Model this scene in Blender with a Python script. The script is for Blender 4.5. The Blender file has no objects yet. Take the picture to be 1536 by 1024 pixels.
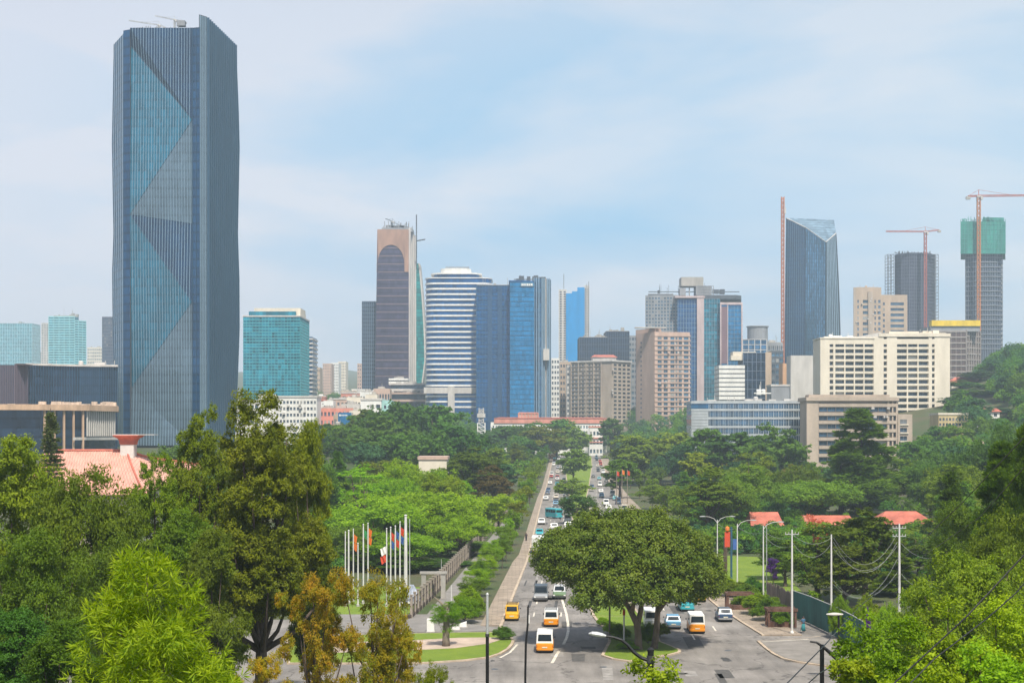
import bpy, math, random
import numpy as np
from mathutils import Vector, Matrix
R = math.radians
SC = bpy.context.scene
COL = SC.collection
# ------------------------------------------------------------------ camera, world, sun, exposure
F, YH, CZ = 2219.0, 650.0, 22.0           # focal length in px of a 1536 px wide frame, horizon row, eye height
cam = bpy.data.cameras.new('camera'); camo = bpy.data.objects.new('camera', cam); COL.objects.link(camo)
camo.location = (0, 0, CZ); camo.rotation_euler = (R(90), 0, 0)
cam.sensor_width = 36; cam.lens = 36*F/1536; cam.shift_y = (YH-512)/1536
cam.clip_start = 0.5; cam.clip_end = 30000
SC.camera = camo
SC.view_settings.view_transform = 'Standard'; SC.view_settings.look = 'None'
SC.view_settings.exposure = 0.42; SC.view_settings.gamma = 1
SUN_EL, SUN_AZ = 57.0, 165.0              # azimuth measured clockwise from +Y (the view direction): behind and to the right
world = bpy.data.worlds.new('World'); SC.world = world; world.use_nodes = True
def make_world():
    nt = world.node_tree; N = nt.nodes; L = nt.links; N.clear()
    out = N.new('ShaderNodeOutputWorld'); bg = N.new('ShaderNodeBackground')
    sky = N.new('ShaderNodeTexSky'); sky.sky_type = 'NISHITA'; sky.sun_disc = False
    sky.sun_elevation = R(SUN_EL); sky.sun_rotation = R(SUN_AZ); sky.air_density = 1.0; sky.dust_density = 1.6; sky.ozone_density = 1.5
    tc = N.new('ShaderNodeTexCoord'); mp = N.new('ShaderNodeMapping')
    mp.inputs['Scale'].default_value = (1.3, 1.3, 4.5); mp.inputs['Location'].default_value = (3.1, 0.4, 0.35)
    L.new(tc.outputs['Generated'], mp.inputs['Vector'])
    n1 = N.new('ShaderNodeTexNoise'); n1.inputs['Scale'].default_value = 2.8; n1.inputs['Detail'].default_value = 7; n1.inputs['Roughness'].default_value = 0.5
    n1.inputs['Distortion'].default_value = 0.35
    L.new(mp.outputs['Vector'], n1.inputs['Vector'])
    cr = N.new('ShaderNodeValToRGB'); cr.color_ramp.elements[0].position = 0.40; cr.color_ramp.elements[1].position = 0.66
    L.new(n1.outputs['Fac'], cr.inputs['Fac'])
    # cloud sheets are thick low over the horizon and thin out overhead
    sx = N.new('ShaderNodeSeparateXYZ'); L.new(tc.outputs['Generated'], sx.inputs['Vector'])
    mr = N.new('ShaderNodeMapRange'); mr.inputs['From Min'].default_value = 0.02; mr.inputs['From Max'].default_value = 0.34
    mr.inputs['To Min'].default_value = 1.0; mr.inputs['To Max'].default_value = 0.0
    L.new(sx.outputs['Z'], mr.inputs['Value'])
    ma = N.new('ShaderNodeMath'); ma.operation = 'MULTIPLY_ADD'; ma.inputs[1].default_value = 0.0; ma.inputs[2].default_value = 0.75
    L.new(cr.outputs['Color'], ma.inputs[0])
    mx = N.new('ShaderNodeMath'); mx.operation = 'MULTIPLY_ADD'; mx.use_clamp = True; mx.inputs[1].default_value = 0.42
    L.new(mr.outputs['Result'], mx.inputs[0]); L.new(ma.outputs['Value'], mx.inputs[2])
    hi = N.new('ShaderNodeMapRange'); hi.inputs['From Min'].default_value = 0.34; hi.inputs['From Max'].default_value = 0.85; hi.inputs['To Min'].default_value = 1.0; hi.inputs['To Max'].default_value = 0.35  # cloud above the view is thinned to lower the ambient light
    L.new(sx.outputs['Z'], hi.inputs['Value']); hm = N.new('ShaderNodeMath'); hm.operation = 'MULTIPLY'; L.new(mx.outputs['Value'], hm.inputs[0]); L.new(hi.outputs['Result'], hm.inputs[1]); mx = hm
    cc = N.new('ShaderNodeMix'); cc.data_type = 'RGBA'          # cloud colour: lavender white to the left, bluer to the right
    mr2 = N.new('ShaderNodeMapRange'); mr2.inputs['From Min'].default_value = -0.3; mr2.inputs['From Max'].default_value = 0.35
    L.new(sx.outputs['X'], mr2.inputs['Value']); L.new(mr2.outputs['Result'], cc.inputs['Factor'])
    cc.inputs[6].default_value = (5.9, 6.15, 6.85, 1); cc.inputs[7].default_value = (5.6, 6.3, 7.0, 1)
    bl = N.new('ShaderNodeMix'); bl.data_type = 'RGBA'; gx = N.new('ShaderNodeMapRange'); gx.inputs['From Min'].default_value = -0.02; gx.inputs['From Max'].default_value = 0.21; gx.interpolation_type = 'SMOOTHSTEP'   # the cloud sheet is thinnest in a broad band, right of the middle
    vs = N.new('ShaderNodeVectorMath'); vs.operation = 'MULTIPLY_ADD'; vs.inputs[1].default_value = (0.36, 0.0, 1.0); vs.inputs[2].default_value = (-0.045, 0, -0.175); L.new(tc.outputs['Generated'], vs.inputs[0])
    ln = N.new('ShaderNodeVectorMath'); ln.operation = 'LENGTH'; L.new(vs.outputs['Vector'], ln.inputs[0]); L.new(ln.outputs['Value'], gx.inputs['Value'])
    cm = N.new('ShaderNodeMath'); cm.operation = 'MULTIPLY_ADD'; cm.use_clamp = True; cm.inputs[1].default_value = 0.72; L.new(cr.outputs['Color'], cm.inputs[0]); L.new(gx.outputs['Result'], cm.inputs[2]); L.new(cm.outputs['Value'], bl.inputs['Factor']); bl.inputs[6].default_value = (2.1, 4.6, 6.8, 1); L.new(cc.outputs[2], bl.inputs[7])
    mix = N.new('ShaderNodeMix'); mix.data_type = 'RGBA'
    L.new(mx.outputs['Value'], mix.inputs['Factor']); L.new(sky.outputs['Color'], mix.inputs[6]); L.new(bl.outputs[2], mix.inputs[7])
    L.new(mix.outputs[2], bg.inputs['Color']); bg.inputs['Strength'].default_value = 0.1
    L.new(bg.outputs['Background'], out.inputs['Surface'])
make_world()
sun = bpy.data.lights.new('sun', 'SUN'); suno = bpy.data.objects.new('sun', sun); COL.objects.link(suno)
sun.energy = 4.8; sun.angle = R(3.0); sun.color = (1.0, 0.93, 0.80)
_e, _a = R(SUN_EL), R(SUN_AZ)
_dir = Vector((math.sin(_a)*math.cos(_e), math.cos(_a)*math.cos(_e), math.sin(_e)))   # towards the sun
suno.rotation_euler = _dir.to_track_quat('Z', 'Y').to_euler(); suno.location = (0, 0, 300)
cy = SC.cycles
cy.max_bounces = 6; cy.diffuse_bounces = 3; cy.glossy_bounces = 3; cy.transmission_bounces = 4; cy.volume_bounces = 1
cy.transparent_max_bounces = 8; cy.caustics_reflective = False; cy.caustics_refractive = False
cy.use_denoising = True
try: cy.denoiser = 'OPENIMAGEDENOISE'
except Exception: pass
cy.use_adaptive_sampling = True; cy.adaptive_threshold = 0.02

# ------------------------------------------------------------------ helpers
def X(u, d): return (u-768.0)*d/F
def Z(v, d): return CZ-(v-YH)*d/F
def DG(v): return CZ*F/(v-YH)              # distance of the flat street at image row v
def sst(t): t = min(1.0, max(0.0, t)); return t*t*(3-2*t)
def axis_x(y): return 0.04326*y            # the avenue's axis
def ground(x, y):
    near = 14.0*sst((116-y)/120.0)
    far = 0.022*max(0.0, y-600.0)+0.034*max(0.0, y-1000.0)
    lat = x-axis_x(y)
    right = 60.0*sst((lat-35)/290.0)*sst((y-300)/620.0)*(1-0.65*sst((y-950)/330.0))+14.0*sst((lat-24)/60.0)*sst((y-660)/240.0)*(1-sst((lat-120)/110.0))
    left = 13.0*sst((-lat-32)/70.0)*sst((y-330)/260.0)
    return near+far+right+left
ORG = {}
def tag(o, label=None, cat=None, group=None, kind=None):
    if label: o['label'] = label
    if cat: o['category'] = cat
    if group: o['group'] = group
    if kind: o['kind'] = kind
    return o
def thing(name, label, cat, loc, group=None, kind=None):
    o = bpy.data.objects.new(name, None); COL.objects.link(o)
    o.empty_display_size = 0.2; o.location = loc; ORG[o.name] = Vector(loc)
    return tag(o, label, cat, group, kind)
class MB:
    def __init__(s): s.v = []; s.f = []; s.m = []
    def add(s, vs, fs, m=0):
        b = len(s.v); s.v += [tuple(p) for p in vs]
        for f in fs: s.f.append(tuple(i+b for i in f)); s.m.append(m)
    def box(s, x0, x1, y0, y1, z0, z1, m=0):
        vs = [(x0,y0,z0),(x1,y0,z0),(x1,y1,z0),(x0,y1,z0),(x0,y0,z1),(x1,y0,z1),(x1,y1,z1),(x0,y1,z1)]
        s.add(vs, [(0,3,2,1),(4,5,6,7),(0,1,5,4),(1,2,6,5),(2,3,7,6),(3,0,4,7)], m)
    def prism(s, poly, z0, z1, m=0, zt=None, top=None):
        """poly: plan points; zt: optional list of top heights; top: optional other plan at the top"""
        p = [tuple(q) for q in poly]; t = [tuple(q) for q in (top or poly)]
        a = sum(p[i][0]*p[(i+1)%len(p)][1]-p[(i+1)%len(p)][0]*p[i][1] for i in range(len(p)))
        zz = list(zt) if zt else [z1]*len(p)
        if a < 0: p.reverse(); t.reverse(); zz.reverse()
        n = len(p)
        vs = [(x,y,z0) for x,y in p]+[(t[i][0],t[i][1],zz[i]) for i in range(n)]
        fs = [tuple(range(n-1,-1,-1)), tuple(range(n,2*n))]+[(i,(i+1)%n,n+(i+1)%n,n+i) for i in range(n)]
        s.add(vs, fs, m)
    def tube(s, pts, rad, n=6, m=0, cap=True):
        pts = [Vector(p) for p in pts]; k = len(pts)
        if not hasattr(rad, '__len__'): rad = [rad]*k
        vs = []; ref = None
        for i, p in enumerate(pts):
            t = (pts[min(i+1,k-1)]-pts[max(i-1,0)])
            if t.length < 1e-9: t = Vector((0,0,1))
            t.normalize()
            a = Vector((1,0,0)) if abs(t.x) < 0.8 else Vector((0,1,0))
            if ref is not None: a = ref
            a = a-t*a.dot(t)
            if a.length < 1e-6: a = Vector((0,1,0))-t*t.y
            a.normalize(); ref = a; b = t.cross(a)
            for j in range(n):
                w = 2*math.pi*j/n; vs.append(p+(a*math.cos(w)+b*math.sin(w))*rad[i])
        fs = [(i*n+j, i*n+(j+1)%n, (i+1)*n+(j+1)%n, (i+1)*n+j) for i in range(k-1) for j in range(n)]
        if cap: fs += [tuple(range(n-1,-1,-1)), tuple(range((k-1)*n, k*n))]
        s.add(vs, fs, m)
    def beam(s, a, b, w, h=None, m=0):
        a = Vector(a); b = Vector(b); h = h or w; t = (b-a).normalized()
        u = Vector((0,0,1)) if abs(t.z) < 0.95 else Vector((0,1,0))
        p = t.cross(u).normalized()*w/2; q = p.cross(t).normalized()*h/2
        vs = [a-p-q,a+p-q,a+p+q,a-p+q,b-p-q,b+p-q,b+p+q,b-p+q]
        s.add(vs, [(0,3,2,1),(4,5,6,7),(0,1,5,4),(1,2,6,5),(2,3,7,6),(3,0,4,7)], m)
    def lathe(s, prof, c, n=16, m=0):
        vs = []; k = len(prof)
        for r, z in prof:
            for j in range(n):
                w = 2*math.pi*j/n; vs.append((c[0]+r*math.cos(w), c[1]+r*math.sin(w), c[2]+z))
        fs = [(i*n+j, i*n+(j+1)%n, (i+1)*n+(j+1)%n, (i+1)*n+j) for i in range(k-1) for j in range(n)]
        fs += [tuple(range(n-1,-1,-1)), tuple(range((k-1)*n, k*n))]
        s.add(vs, fs, m)
    def loft(s, secs, m=0):
        n = len(secs[0]); k = len(secs); vs = [p for q in secs for p in q]
        fs = [(i*n+j, i*n+(j+1)%n, (i+1)*n+(j+1)%n, (i+1)*n+j) for i in range(k-1) for j in range(n)]
        fs += [tuple(range(n-1,-1,-1)), tuple(range((k-1)*n, k*n))]
        s.add(vs, fs, m)
    def build(s, name, mats, parent=None, smooth=False, world=True):
        if not isinstance(mats, (list, tuple)): mats = [mats]
        off = Vector((0,0,0))
        if parent is not None and world: off = ORG.get(parent.name, off)
        me = bpy.data.meshes.new(name)
        me.from_pydata([(p[0]-off[0], p[1]-off[1], p[2]-off[2]) for p in s.v], [], s.f)
        for m in mats: me.materials.append(m)
        if len(mats) > 1: me.polygons.foreach_set('material_index', s.m)
        if smooth: me.polygons.foreach_set('use_smooth', [True]*len(s.f))
        me.update()
        o = bpy.data.objects.new(name, me); COL.objects.link(o)
        if parent is not None:
            o.parent = parent; ORG[o.name] = off
        return o
def kids(o): return KID.get(o.name) or [c for c in bpy.data.objects if c.parent == o]
KID = {}
def index_kids(root):
    for c in [c for c in bpy.data.objects if c.parent == root]:
        KID.setdefault(root.name, []).append(c); index_kids(c)
def copy_tree(o, parent=None):
    c = o.copy(); COL.objects.link(c)
    if parent: c.parent = parent
    for ch in KID.get(o.name, []): copy_tree(ch, c)
    return c
def slot(o, mat, i=0):
    o.material_slots[i].link = 'OBJECT'; o.material_slots[i].material = mat

# ------------------------------------------------------------------ materials
MATS = {}
def _base(name):
    m = bpy.data.materials.new(name); m.use_nodes = True
    return m, m.node_tree.nodes, m.node_tree.links, m.node_tree.nodes['Principled BSDF']
def _noise(N, L, scale, detail=4, rough=0.6, coord='Object', vscale=None):
    tc = N.new('ShaderNodeTexCoord'); n = N.new('ShaderNodeTexNoise')
    n.inputs['Scale'].default_value = scale; n.inputs['Detail'].default_value = detail; n.inputs['Roughness'].default_value = rough
    if vscale:
        mp = N.new('ShaderNodeMapping'); mp.inputs['Scale'].default_value = vscale
        L.new(tc.outputs[coord], mp.inputs['Vector']); L.new(mp.outputs['Vector'], n.inputs['Vector'])
    else: L.new(tc.outputs[coord], n.inputs['Vector'])
    return n.outputs['Fac']
def _mul(N, L, fac, lo, hi, fmin=0.3, fmax=0.7):
    r = N.new('ShaderNodeMapRange'); r.inputs['From Min'].default_value = fmin; r.inputs['From Max'].default_value = fmax
    r.inputs['To Min'].default_value = lo; r.inputs['To Max'].default_value = hi; L.new(fac, r.inputs['Value']); return r.outputs['Result']
def _scale(N, L, col, fac):
    v = N.new('ShaderNodeVectorMath'); v.operation = 'SCALE'
    if isinstance(col, tuple): v.inputs[0].default_value = col
    else: L.new(col, v.inputs[0])
    L.new(fac, v.inputs['Scale']); return v.outputs['Vector']
def plain(name, col, rough=0.75, var=0.18, scale=0.25, metal=0.0, spec=0.4, streak=True, bump=0.0):
    """a wall, paint or metal with weather stains"""
    if name in MATS: return MATS[name]
    m, N, L, b = _base(name)
    f = _noise(N, L, scale, 6, 0.65, vscale=(1,1,0.25) if streak else None)
    f2 = _noise(N, L, scale*9, 3)
    a = N.new('ShaderNodeMath'); a.operation = 'MULTIPLY'
    L.new(_mul(N, L, f, 1-1.5*var, 1+var*0.5), a.inputs[0]); L.new(_mul(N, L, f2, 1-var*0.4, 1+var*0.3), a.inputs[1])
    L.new(_scale(N, L, tuple(col), a.outputs['Value']), b.inputs['Base Color'])
    b.inputs['Roughness'].default_value = rough; b.inputs['Metallic'].default_value = metal; b.inputs['Specular IOR Level'].default_value = spec
    if bump:
        bp = N.new('ShaderNodeBump'); bp.inputs['Strength'].default_value = bump; bp.inputs['Distance'].default_value = 0.05
        L.new(f2, bp.inputs['Height']); L.new(bp.outputs['Normal'], b.inputs['Normal'])
    MATS[name] = m; return m
def glass(name, col, cell=(1.6,1.6,3.6), var=0.45, metal=0.32, rough=0.12, spec=0.5, rand=False, spand=0.62):
    """curtain-wall glass: each pane a little different in tint, tilt and polish"""
    if name in MATS: return MATS[name]
    m, N, L, b = _base(name)
    tc = N.new('ShaderNodeTexCoord'); d = N.new('ShaderNodeVectorMath'); d.operation = 'DIVIDE'; d.inputs[1].default_value = cell
    L.new(tc.outputs['Object'], d.inputs[0])
    fl = N.new('ShaderNodeVectorMath'); fl.operation = 'FLOOR'; L.new(d.outputs['Vector'], fl.inputs[0])
    wn = N.new('ShaderNodeTexWhiteNoise'); wn.noise_dimensions = '3D'; L.new(fl.outputs['Vector'], wn.inputs['Vector'])
    big = _noise(N, L, 0.045, 4, 0.6, vscale=(1,1,0.55))
    a = N.new('ShaderNodeMath'); a.operation = 'MULTIPLY'
    L.new(_mul(N, L, wn.outputs['Value'], 1-var, 1+var*0.6, 0, 1), a.inputs[0]); L.new(_mul(N, L, big, 0.72, 1.28), a.inputs[1])
    fz = N.new('ShaderNodeSeparateXYZ'); L.new(d.outputs['Vector'], fz.inputs['Vector']); fr = N.new('ShaderNodeMath'); fr.operation = 'FRACT'; L.new(fz.outputs['Z'], fr.inputs[0])
    a2 = N.new('ShaderNodeMath'); a2.operation = 'MULTIPLY'; L.new(a.outputs['Value'], a2.inputs[0]); L.new(_mul(N, L, fr.outputs['Value'], spand, 1.06, 0.24, 0.30), a2.inputs[1])   # spandrel strip of each storey
    cs = _scale(N, L, tuple(col), a2.outputs['Value'])
    if rand:      # each window: darker or lighter glass, some with pale curtains drawn
        oi = N.new('ShaderNodeObjectInfo'); rp = N.new('ShaderNodeValToRGB'); rp.color_ramp.interpolation = 'CONSTANT'; el = rp.color_ramp.elements; el[0].color = (0,0,0,1); el[1].position = 0.80; el[1].color = (.35,.35,.35,1); e3 = el.new(0.93); e3.color = (.8,.8,.8,1)
        L.new(oi.outputs['Random'], rp.inputs['Fac']); mc = N.new('ShaderNodeMix'); mc.data_type = 'RGBA'; L.new(rp.outputs['Color'], mc.inputs['Factor'])
        fr2 = N.new('ShaderNodeMath'); fr2.operation = 'FRACT'; m7 = N.new('ShaderNodeMath'); m7.operation = 'MULTIPLY'; m7.inputs[1].default_value = 13.7; L.new(oi.outputs['Random'], m7.inputs[0]); L.new(m7.outputs['Value'], fr2.inputs[0])
        L.new(_scale(N, L, cs, _mul(N, L, fr2.outputs['Value'], 0.5, 1.7, 0, 1)), mc.inputs[6]); mc.inputs[7].default_value = (0.42,0.40,0.36,1); cs = mc.outputs[2]
    L.new(cs, b.inputs['Base Color'])
    b.inputs['Metallic'].default_value = metal; b.inputs['Roughness'].default_value = rough; b.inputs['Specular IOR Level'].default_value = spec
    bp = N.new('ShaderNodeBump'); bp.inputs['Strength'].default_value = 0.25; bp.inputs['Distance'].default_value = 0.3
    s = N.new('ShaderNodeMath'); s.operation = 'ADD'; L.new(_mul(N, L, wn.outputs['Value'], 0, 0.02, 0, 1), s.inputs[0]); L.new(_noise(N, L, 0.35, 2), s.inputs[1])
    L.new(s.outputs['Value'], bp.inputs['Height']); L.new(bp.outputs['Normal'], b.inputs['Normal'])
    MATS[name] = m; return m
def leafmat(name, c1, c2, transl=0.35, scale=0.35, gloss=0.12):
    """foliage: two leaf colours mixed by noise through the crown, a little by tree"""
    if name in MATS: return MATS[name]
    m, N, L, b = _base(name)
    f = _noise(N, L, scale, 5, 0.7); f2 = _noise(N, L, scale*14, 2)
    ad = N.new('ShaderNodeMath'); ad.operation = 'ADD'; L.new(_mul(N, L, f, 0, 0.7), ad.inputs[0]); L.new(_mul(N, L, f2, -0.25, 0.45), ad.inputs[1])
    mx = N.new('ShaderNodeMix'); mx.data_type = 'RGBA'; mx.clamp_factor = True
    L.new(ad.outputs['Value'], mx.inputs['Factor']); mx.inputs[6].default_value = (*c1, 1); mx.inputs[7].default_value = (*c2, 1)
    oi = N.new('ShaderNodeObjectInfo'); hs = N.new('ShaderNodeHueSaturation'); L.new(mx.outputs[2], hs.inputs['Color'])
    L.new(_mul(N, L, oi.outputs['Random'], 0.482, 0.52, 0, 1), hs.inputs['Hue'])
    sc = N.new('ShaderNodeMath'); sc.operation = 'FRACT'; ml = N.new('ShaderNodeMath'); ml.operation = 'MULTIPLY'; ml.inputs[1].default_value = 7.31
    L.new(oi.outputs['Random'], ml.inputs[0]); L.new(ml.outputs['Value'], sc.inputs[0])
    L.new(_mul(N, L, sc.outputs['Value'], 0.78, 1.22, 0, 1), hs.inputs['Value'])
    L.new(hs.outputs['Color'], b.inputs['Base Color']); b.inputs['Roughness'].default_value = 0.55; b.inputs['Specular IOR Level'].default_value = gloss
    tr = N.new('ShaderNodeBsdfTranslucent'); g = N.new('ShaderNodeMix'); g.data_type = 'RGBA'; g.blend_type = 'MULTIPLY'; g.inputs['Factor'].default_value = 1
    L.new(hs.outputs['Color'], g.inputs[6]); g.inputs[7].default_value = (1.5, 1.5, 0.6, 1); L.new(g.outputs[2], tr.inputs['Color'])
    ms = N.new('ShaderNodeMixShader'); ms.inputs['Fac'].default_value = transl
    L.new(b.outputs['BSDF'], ms.inputs[1]); L.new(tr.outputs['BSDF'], ms.inputs[2])
    L.new(ms.outputs['Shader'], N['Material Output'].inputs['Surface'])
    MATS[name] = m; return m
def groundmat(name, c1, c2, c3, s1=0.05, s2=1.2, rough=0.9, bump=0.3):
    if name in MATS: return MATS[name]
    m, N, L, b = _base(name)
    f = _noise(N, L, s1, 8, 0.65); f2 = _noise(N, L, s2, 6, 0.7)
    a = N.new('ShaderNodeMix'); a.data_type = 'RGBA'; a.clamp_factor = True; L.new(_mul(N, L, f, 0, 1, 0.38, 0.62), a.inputs['Factor'])
    a.inputs[6].default_value = (*c1, 1); a.inputs[7].default_value = (*c2, 1)
    c = N.new('ShaderNodeMix'); c.data_type = 'RGBA'; c.clamp_factor = True; L.new(_mul(N, L, f2, 0, 0.8, 0.45, 0.7), c.inputs['Factor'])
    L.new(a.outputs[2], c.inputs[6]); c.inputs[7].default_value = (*c3, 1)
    L.new(c.outputs[2], b.inputs['Base Color']); b.inputs['Roughness'].default_value = rough; b.inputs['Specular IOR Level'].default_value = 0.25
    bp = N.new('ShaderNodeBump'); bp.inputs['Strength'].default_value = bump; bp.inputs['Distance'].default_value = 0.08
    L.new(f2, bp.inputs['Height']); L.new(bp.outputs['Normal'], b.inputs['Normal'])
    MATS[name] = m; return m
def asphalt():
    m, N, L, b = _base('asphalt')
    f = _noise(N, L, 0.12, 6, 0.6); f2 = _noise(N, L, 18, 3); f3 = _noise(N, L, 0.5, 5, 0.7, vscale=(1,0.12,1))
    a = N.new('ShaderNodeMath'); a.operation = 'MULTIPLY'; L.new(_mul(N, L, f, 0.66, 1.22), a.inputs[0]); L.new(_mul(N, L, f2, 0.8, 1.2), a.inputs[1])
    a2 = N.new('ShaderNodeMath'); a2.operation = 'MULTIPLY'; L.new(a.outputs['Value'], a2.inputs[0]); L.new(_mul(N, L, f3, 0.68, 1.14), a2.inputs[1])
    # tar-filled cracks
    tc = N.new('ShaderNodeTexCoord'); vo = N.new('ShaderNodeTexVoronoi'); vo.feature = 'DISTANCE_TO_EDGE'; vo.inputs['Scale'].default_value = 0.11
    mpx = N.new('ShaderNodeMapping'); mpx.inputs['Scale'].default_value = (1,0.6,1); nn = N.new('ShaderNodeTexNoise'); nn.inputs['Scale'].default_value = 0.6
    va = N.new('ShaderNodeVectorMath'); va.operation = 'MULTIPLY_ADD'; va.inputs[1].default_value = (3,3,3)
    L.new(tc.outputs['Object'], nn.inputs['Vector']); L.new(nn.outputs['Color'], va.inputs[0]); L.new(tc.outputs['Object'], va.inputs[2])
    L.new(va.outputs['Vector'], mpx.inputs['Vector']); L.new(mpx.outputs['Vector'], vo.inputs['Vector'])
    a3 = N.new('ShaderNodeMath'); a3.operation = 'MULTIPLY'; L.new(a2.outputs['Value'], a3.inputs[0]); L.new(_mul(N, L, vo.outputs['Distance'], 0.5, 1.0, 0.0, 0.016), a3.inputs[1])
    L.new(_scale(N, L, (0.235, 0.215, 0.197), a3.outputs['Value']), b.inputs['Base Color']); b.inputs['Roughness'].default_value = 0.8; b.inputs['Specular IOR Level'].default_value = 0.3
    bp = N.new('ShaderNodeBump'); bp.inputs['Strength'].default_value = 0.3; bp.inputs['Distance'].default_value = 0.01; L.new(f2, bp.inputs['Height']); L.new(bp.outputs['Normal'], b.inputs['Normal'])
    return m
def paving(name, col, sx=1.2, sy=1.2):
    m, N, L, b = _base(name)
    tc = N.new('ShaderNodeTexCoord'); br = N.new('ShaderNodeTexBrick'); br.inputs['Scale'].default_value = 1.0
    br.inputs['Brick Width'].default_value = sx; br.inputs['Row Height'].default_value = sy; br.inputs['Mortar Size'].default_value = 0.03
    br.inputs['Color1'].default_value = (*col, 1); br.inputs['Color2'].default_value = (*[c*0.8 for c in col], 1); br.inputs['Mortar'].default_value = (*[c*0.45 for c in col], 1)
    L.new(tc.outputs['Object'], br.inputs['Vector'])
    f = _noise(N, L, 0.4, 6); L.new(_scale(N, L, br.outputs['Color'], _mul(N, L, f, 0.72, 1.15)), b.inputs['Base Color'])
    b.inputs['Roughness'].default_value = 0.85; return m
ASPH = asphalt()
PAVE = paving('tan paving', (0.33, 0.265, 0.205)); PAVE2 = plain('pinkish concrete', (0.46, 0.36, 0.29), 0.9, 0.2, 0.5, streak=False)
PATH = plain('grey path', (0.23, 0.215, 0.20), 0.9, 0.2, 0.4, streak=False, bump=0.2)
KERB = plain('kerb stone', (0.50, 0.40, 0.30), 0.85, 0.3, 0.8, streak=False)
LINE = plain('road paint', (0.72, 0.66, 0.56), 0.8, 0.35, 1.5, streak=False)
SOIL = groundmat('soil and scrub', (0.10,0.085,0.05), (0.055,0.085,0.028), (0.04,0.065,0.02))
GRASS = groundmat('lawn', (0.12,0.19,0.018), (0.18,0.245,0.025), (0.075,0.12,0.014), 0.25, 6, 0.9, 0.6)
CONC = plain('concrete', (0.40,0.38,0.35), 0.85, 0.25, 0.2); LCONC = plain('pale concrete', (0.56,0.53,0.50), 0.85, 0.2, 0.2)
WHITE = plain('white render', (0.74,0.73,0.70), 0.75, 0.14, 0.2); CREAM = plain('cream render', (0.70,0.63,0.52), 0.8, 0.14, 0.12)
BEIGE = plain('beige render', (0.44,0.36,0.29), 0.85, 0.2, 0.12); TAN = plain('tan render', (0.47,0.36,0.27), 0.85, 0.2, 0.12)
PINK = plain('pink beige render', (0.52,0.37,0.30), 0.85, 0.18, 0.12); ROSE = plain('rose render', (0.62,0.26,0.20), 0.8, 0.2, 0.3)
BROWN = plain('brown cladding', (0.36,0.21,0.15), 0.6, 0.2, 0.2); DBROWN = plain('dark brown cladding', (0.10,0.065,0.06), 0.4, 0.2, 0.2)
GREY = plain('grey cladding', (0.27,0.28,0.30), 0.6, 0.2, 0.2); DGREY = plain('dark grey metal', (0.08,0.09,0.105), 0.5, 0.2, 0.4)
STEEL = plain('galvanised steel', (0.55,0.56,0.56), 0.45, 0.2, 0.8, metal=0.35); BLACKM = plain('black painted steel', (0.012,0.012,0.014), 0.45, 0.2, 1)
POLE = plain('pale pole paint', (0.66,0.65,0.63), 0.6, 0.2, 1.0); ORANGEM = plain('orange crane steel', (0.52,0.16,0.05), 0.6, 0.25, 0.5)
REDM = plain('red crane steel', (0.42,0.08,0.05), 0.6, 0.25, 0.5); YELLOW = plain('yellow banner', (0.78,0.55,0.03), 0.7, 0.2, 0.3)
RROOF = plain('red roof', (0.52,0.155,0.105), 0.7, 0.3, 0.3, streak=False); PROOF = plain('pink roof sheet', (0.62,0.30,0.22), 0.6, 0.2, 0.3)
GNET = plain('green debris net', (0.02,0.24,0.20), 0.8, 0.3, 0.15); BTARP = plain('blue cladding sheet', (0.0,0.25,0.60), 0.5, 0.15, 0.15)
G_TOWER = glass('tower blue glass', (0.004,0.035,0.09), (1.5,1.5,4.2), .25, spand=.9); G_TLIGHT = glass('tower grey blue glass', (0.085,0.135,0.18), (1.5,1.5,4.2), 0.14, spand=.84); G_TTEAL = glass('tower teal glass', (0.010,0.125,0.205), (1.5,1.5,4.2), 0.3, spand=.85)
G_TSIDE = glass('tower side glass', (0.004,0.055,0.14), (2,2,4.2), 0.25)
G_BLUE = glass('blue glass', (0.002,0.085,0.25), (1.6,1.6,3.6), 0.35, 0.3); G_BRIGHT = glass('bright blue glass', (0.002,0.19,0.43), (1.6,1.6,3.6), 0.3, 0.3)
G_TEAL = glass('teal glass', (0.008,0.22,0.31), (2.2,2.2,3.6), 0.6, 0.45); G_DARK = glass('dark glass', (0.018,0.042,0.085), (1.6,1.6,3.6), 0.4, 0.4)
G_PURP = glass('purple brown glass', (0.065,0.055,0.10), (2,2,3.8), 0.3, 0.3); G_SLATE = glass('slate glass', (0.045,0.15,0.28), (1.8,1.8,3.6), 0.5, 0.5)
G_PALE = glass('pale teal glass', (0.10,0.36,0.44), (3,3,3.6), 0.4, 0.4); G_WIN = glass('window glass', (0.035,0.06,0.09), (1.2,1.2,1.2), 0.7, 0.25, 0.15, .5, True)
G_WINB = glass('bluish window glass', (0.05,0.12,0.19), (1.2,1.2,1.2), 0.6, 0.3, 0.15, .5, True)
BARK = plain('bark', (0.11,0.08,0.06), 0.9, 0.35, 3.0, bump=0.6); BARKP = plain('pale bark', (0.24,0.20,0.16), 0.9, 0.3, 3.0, bump=0.5)

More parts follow.
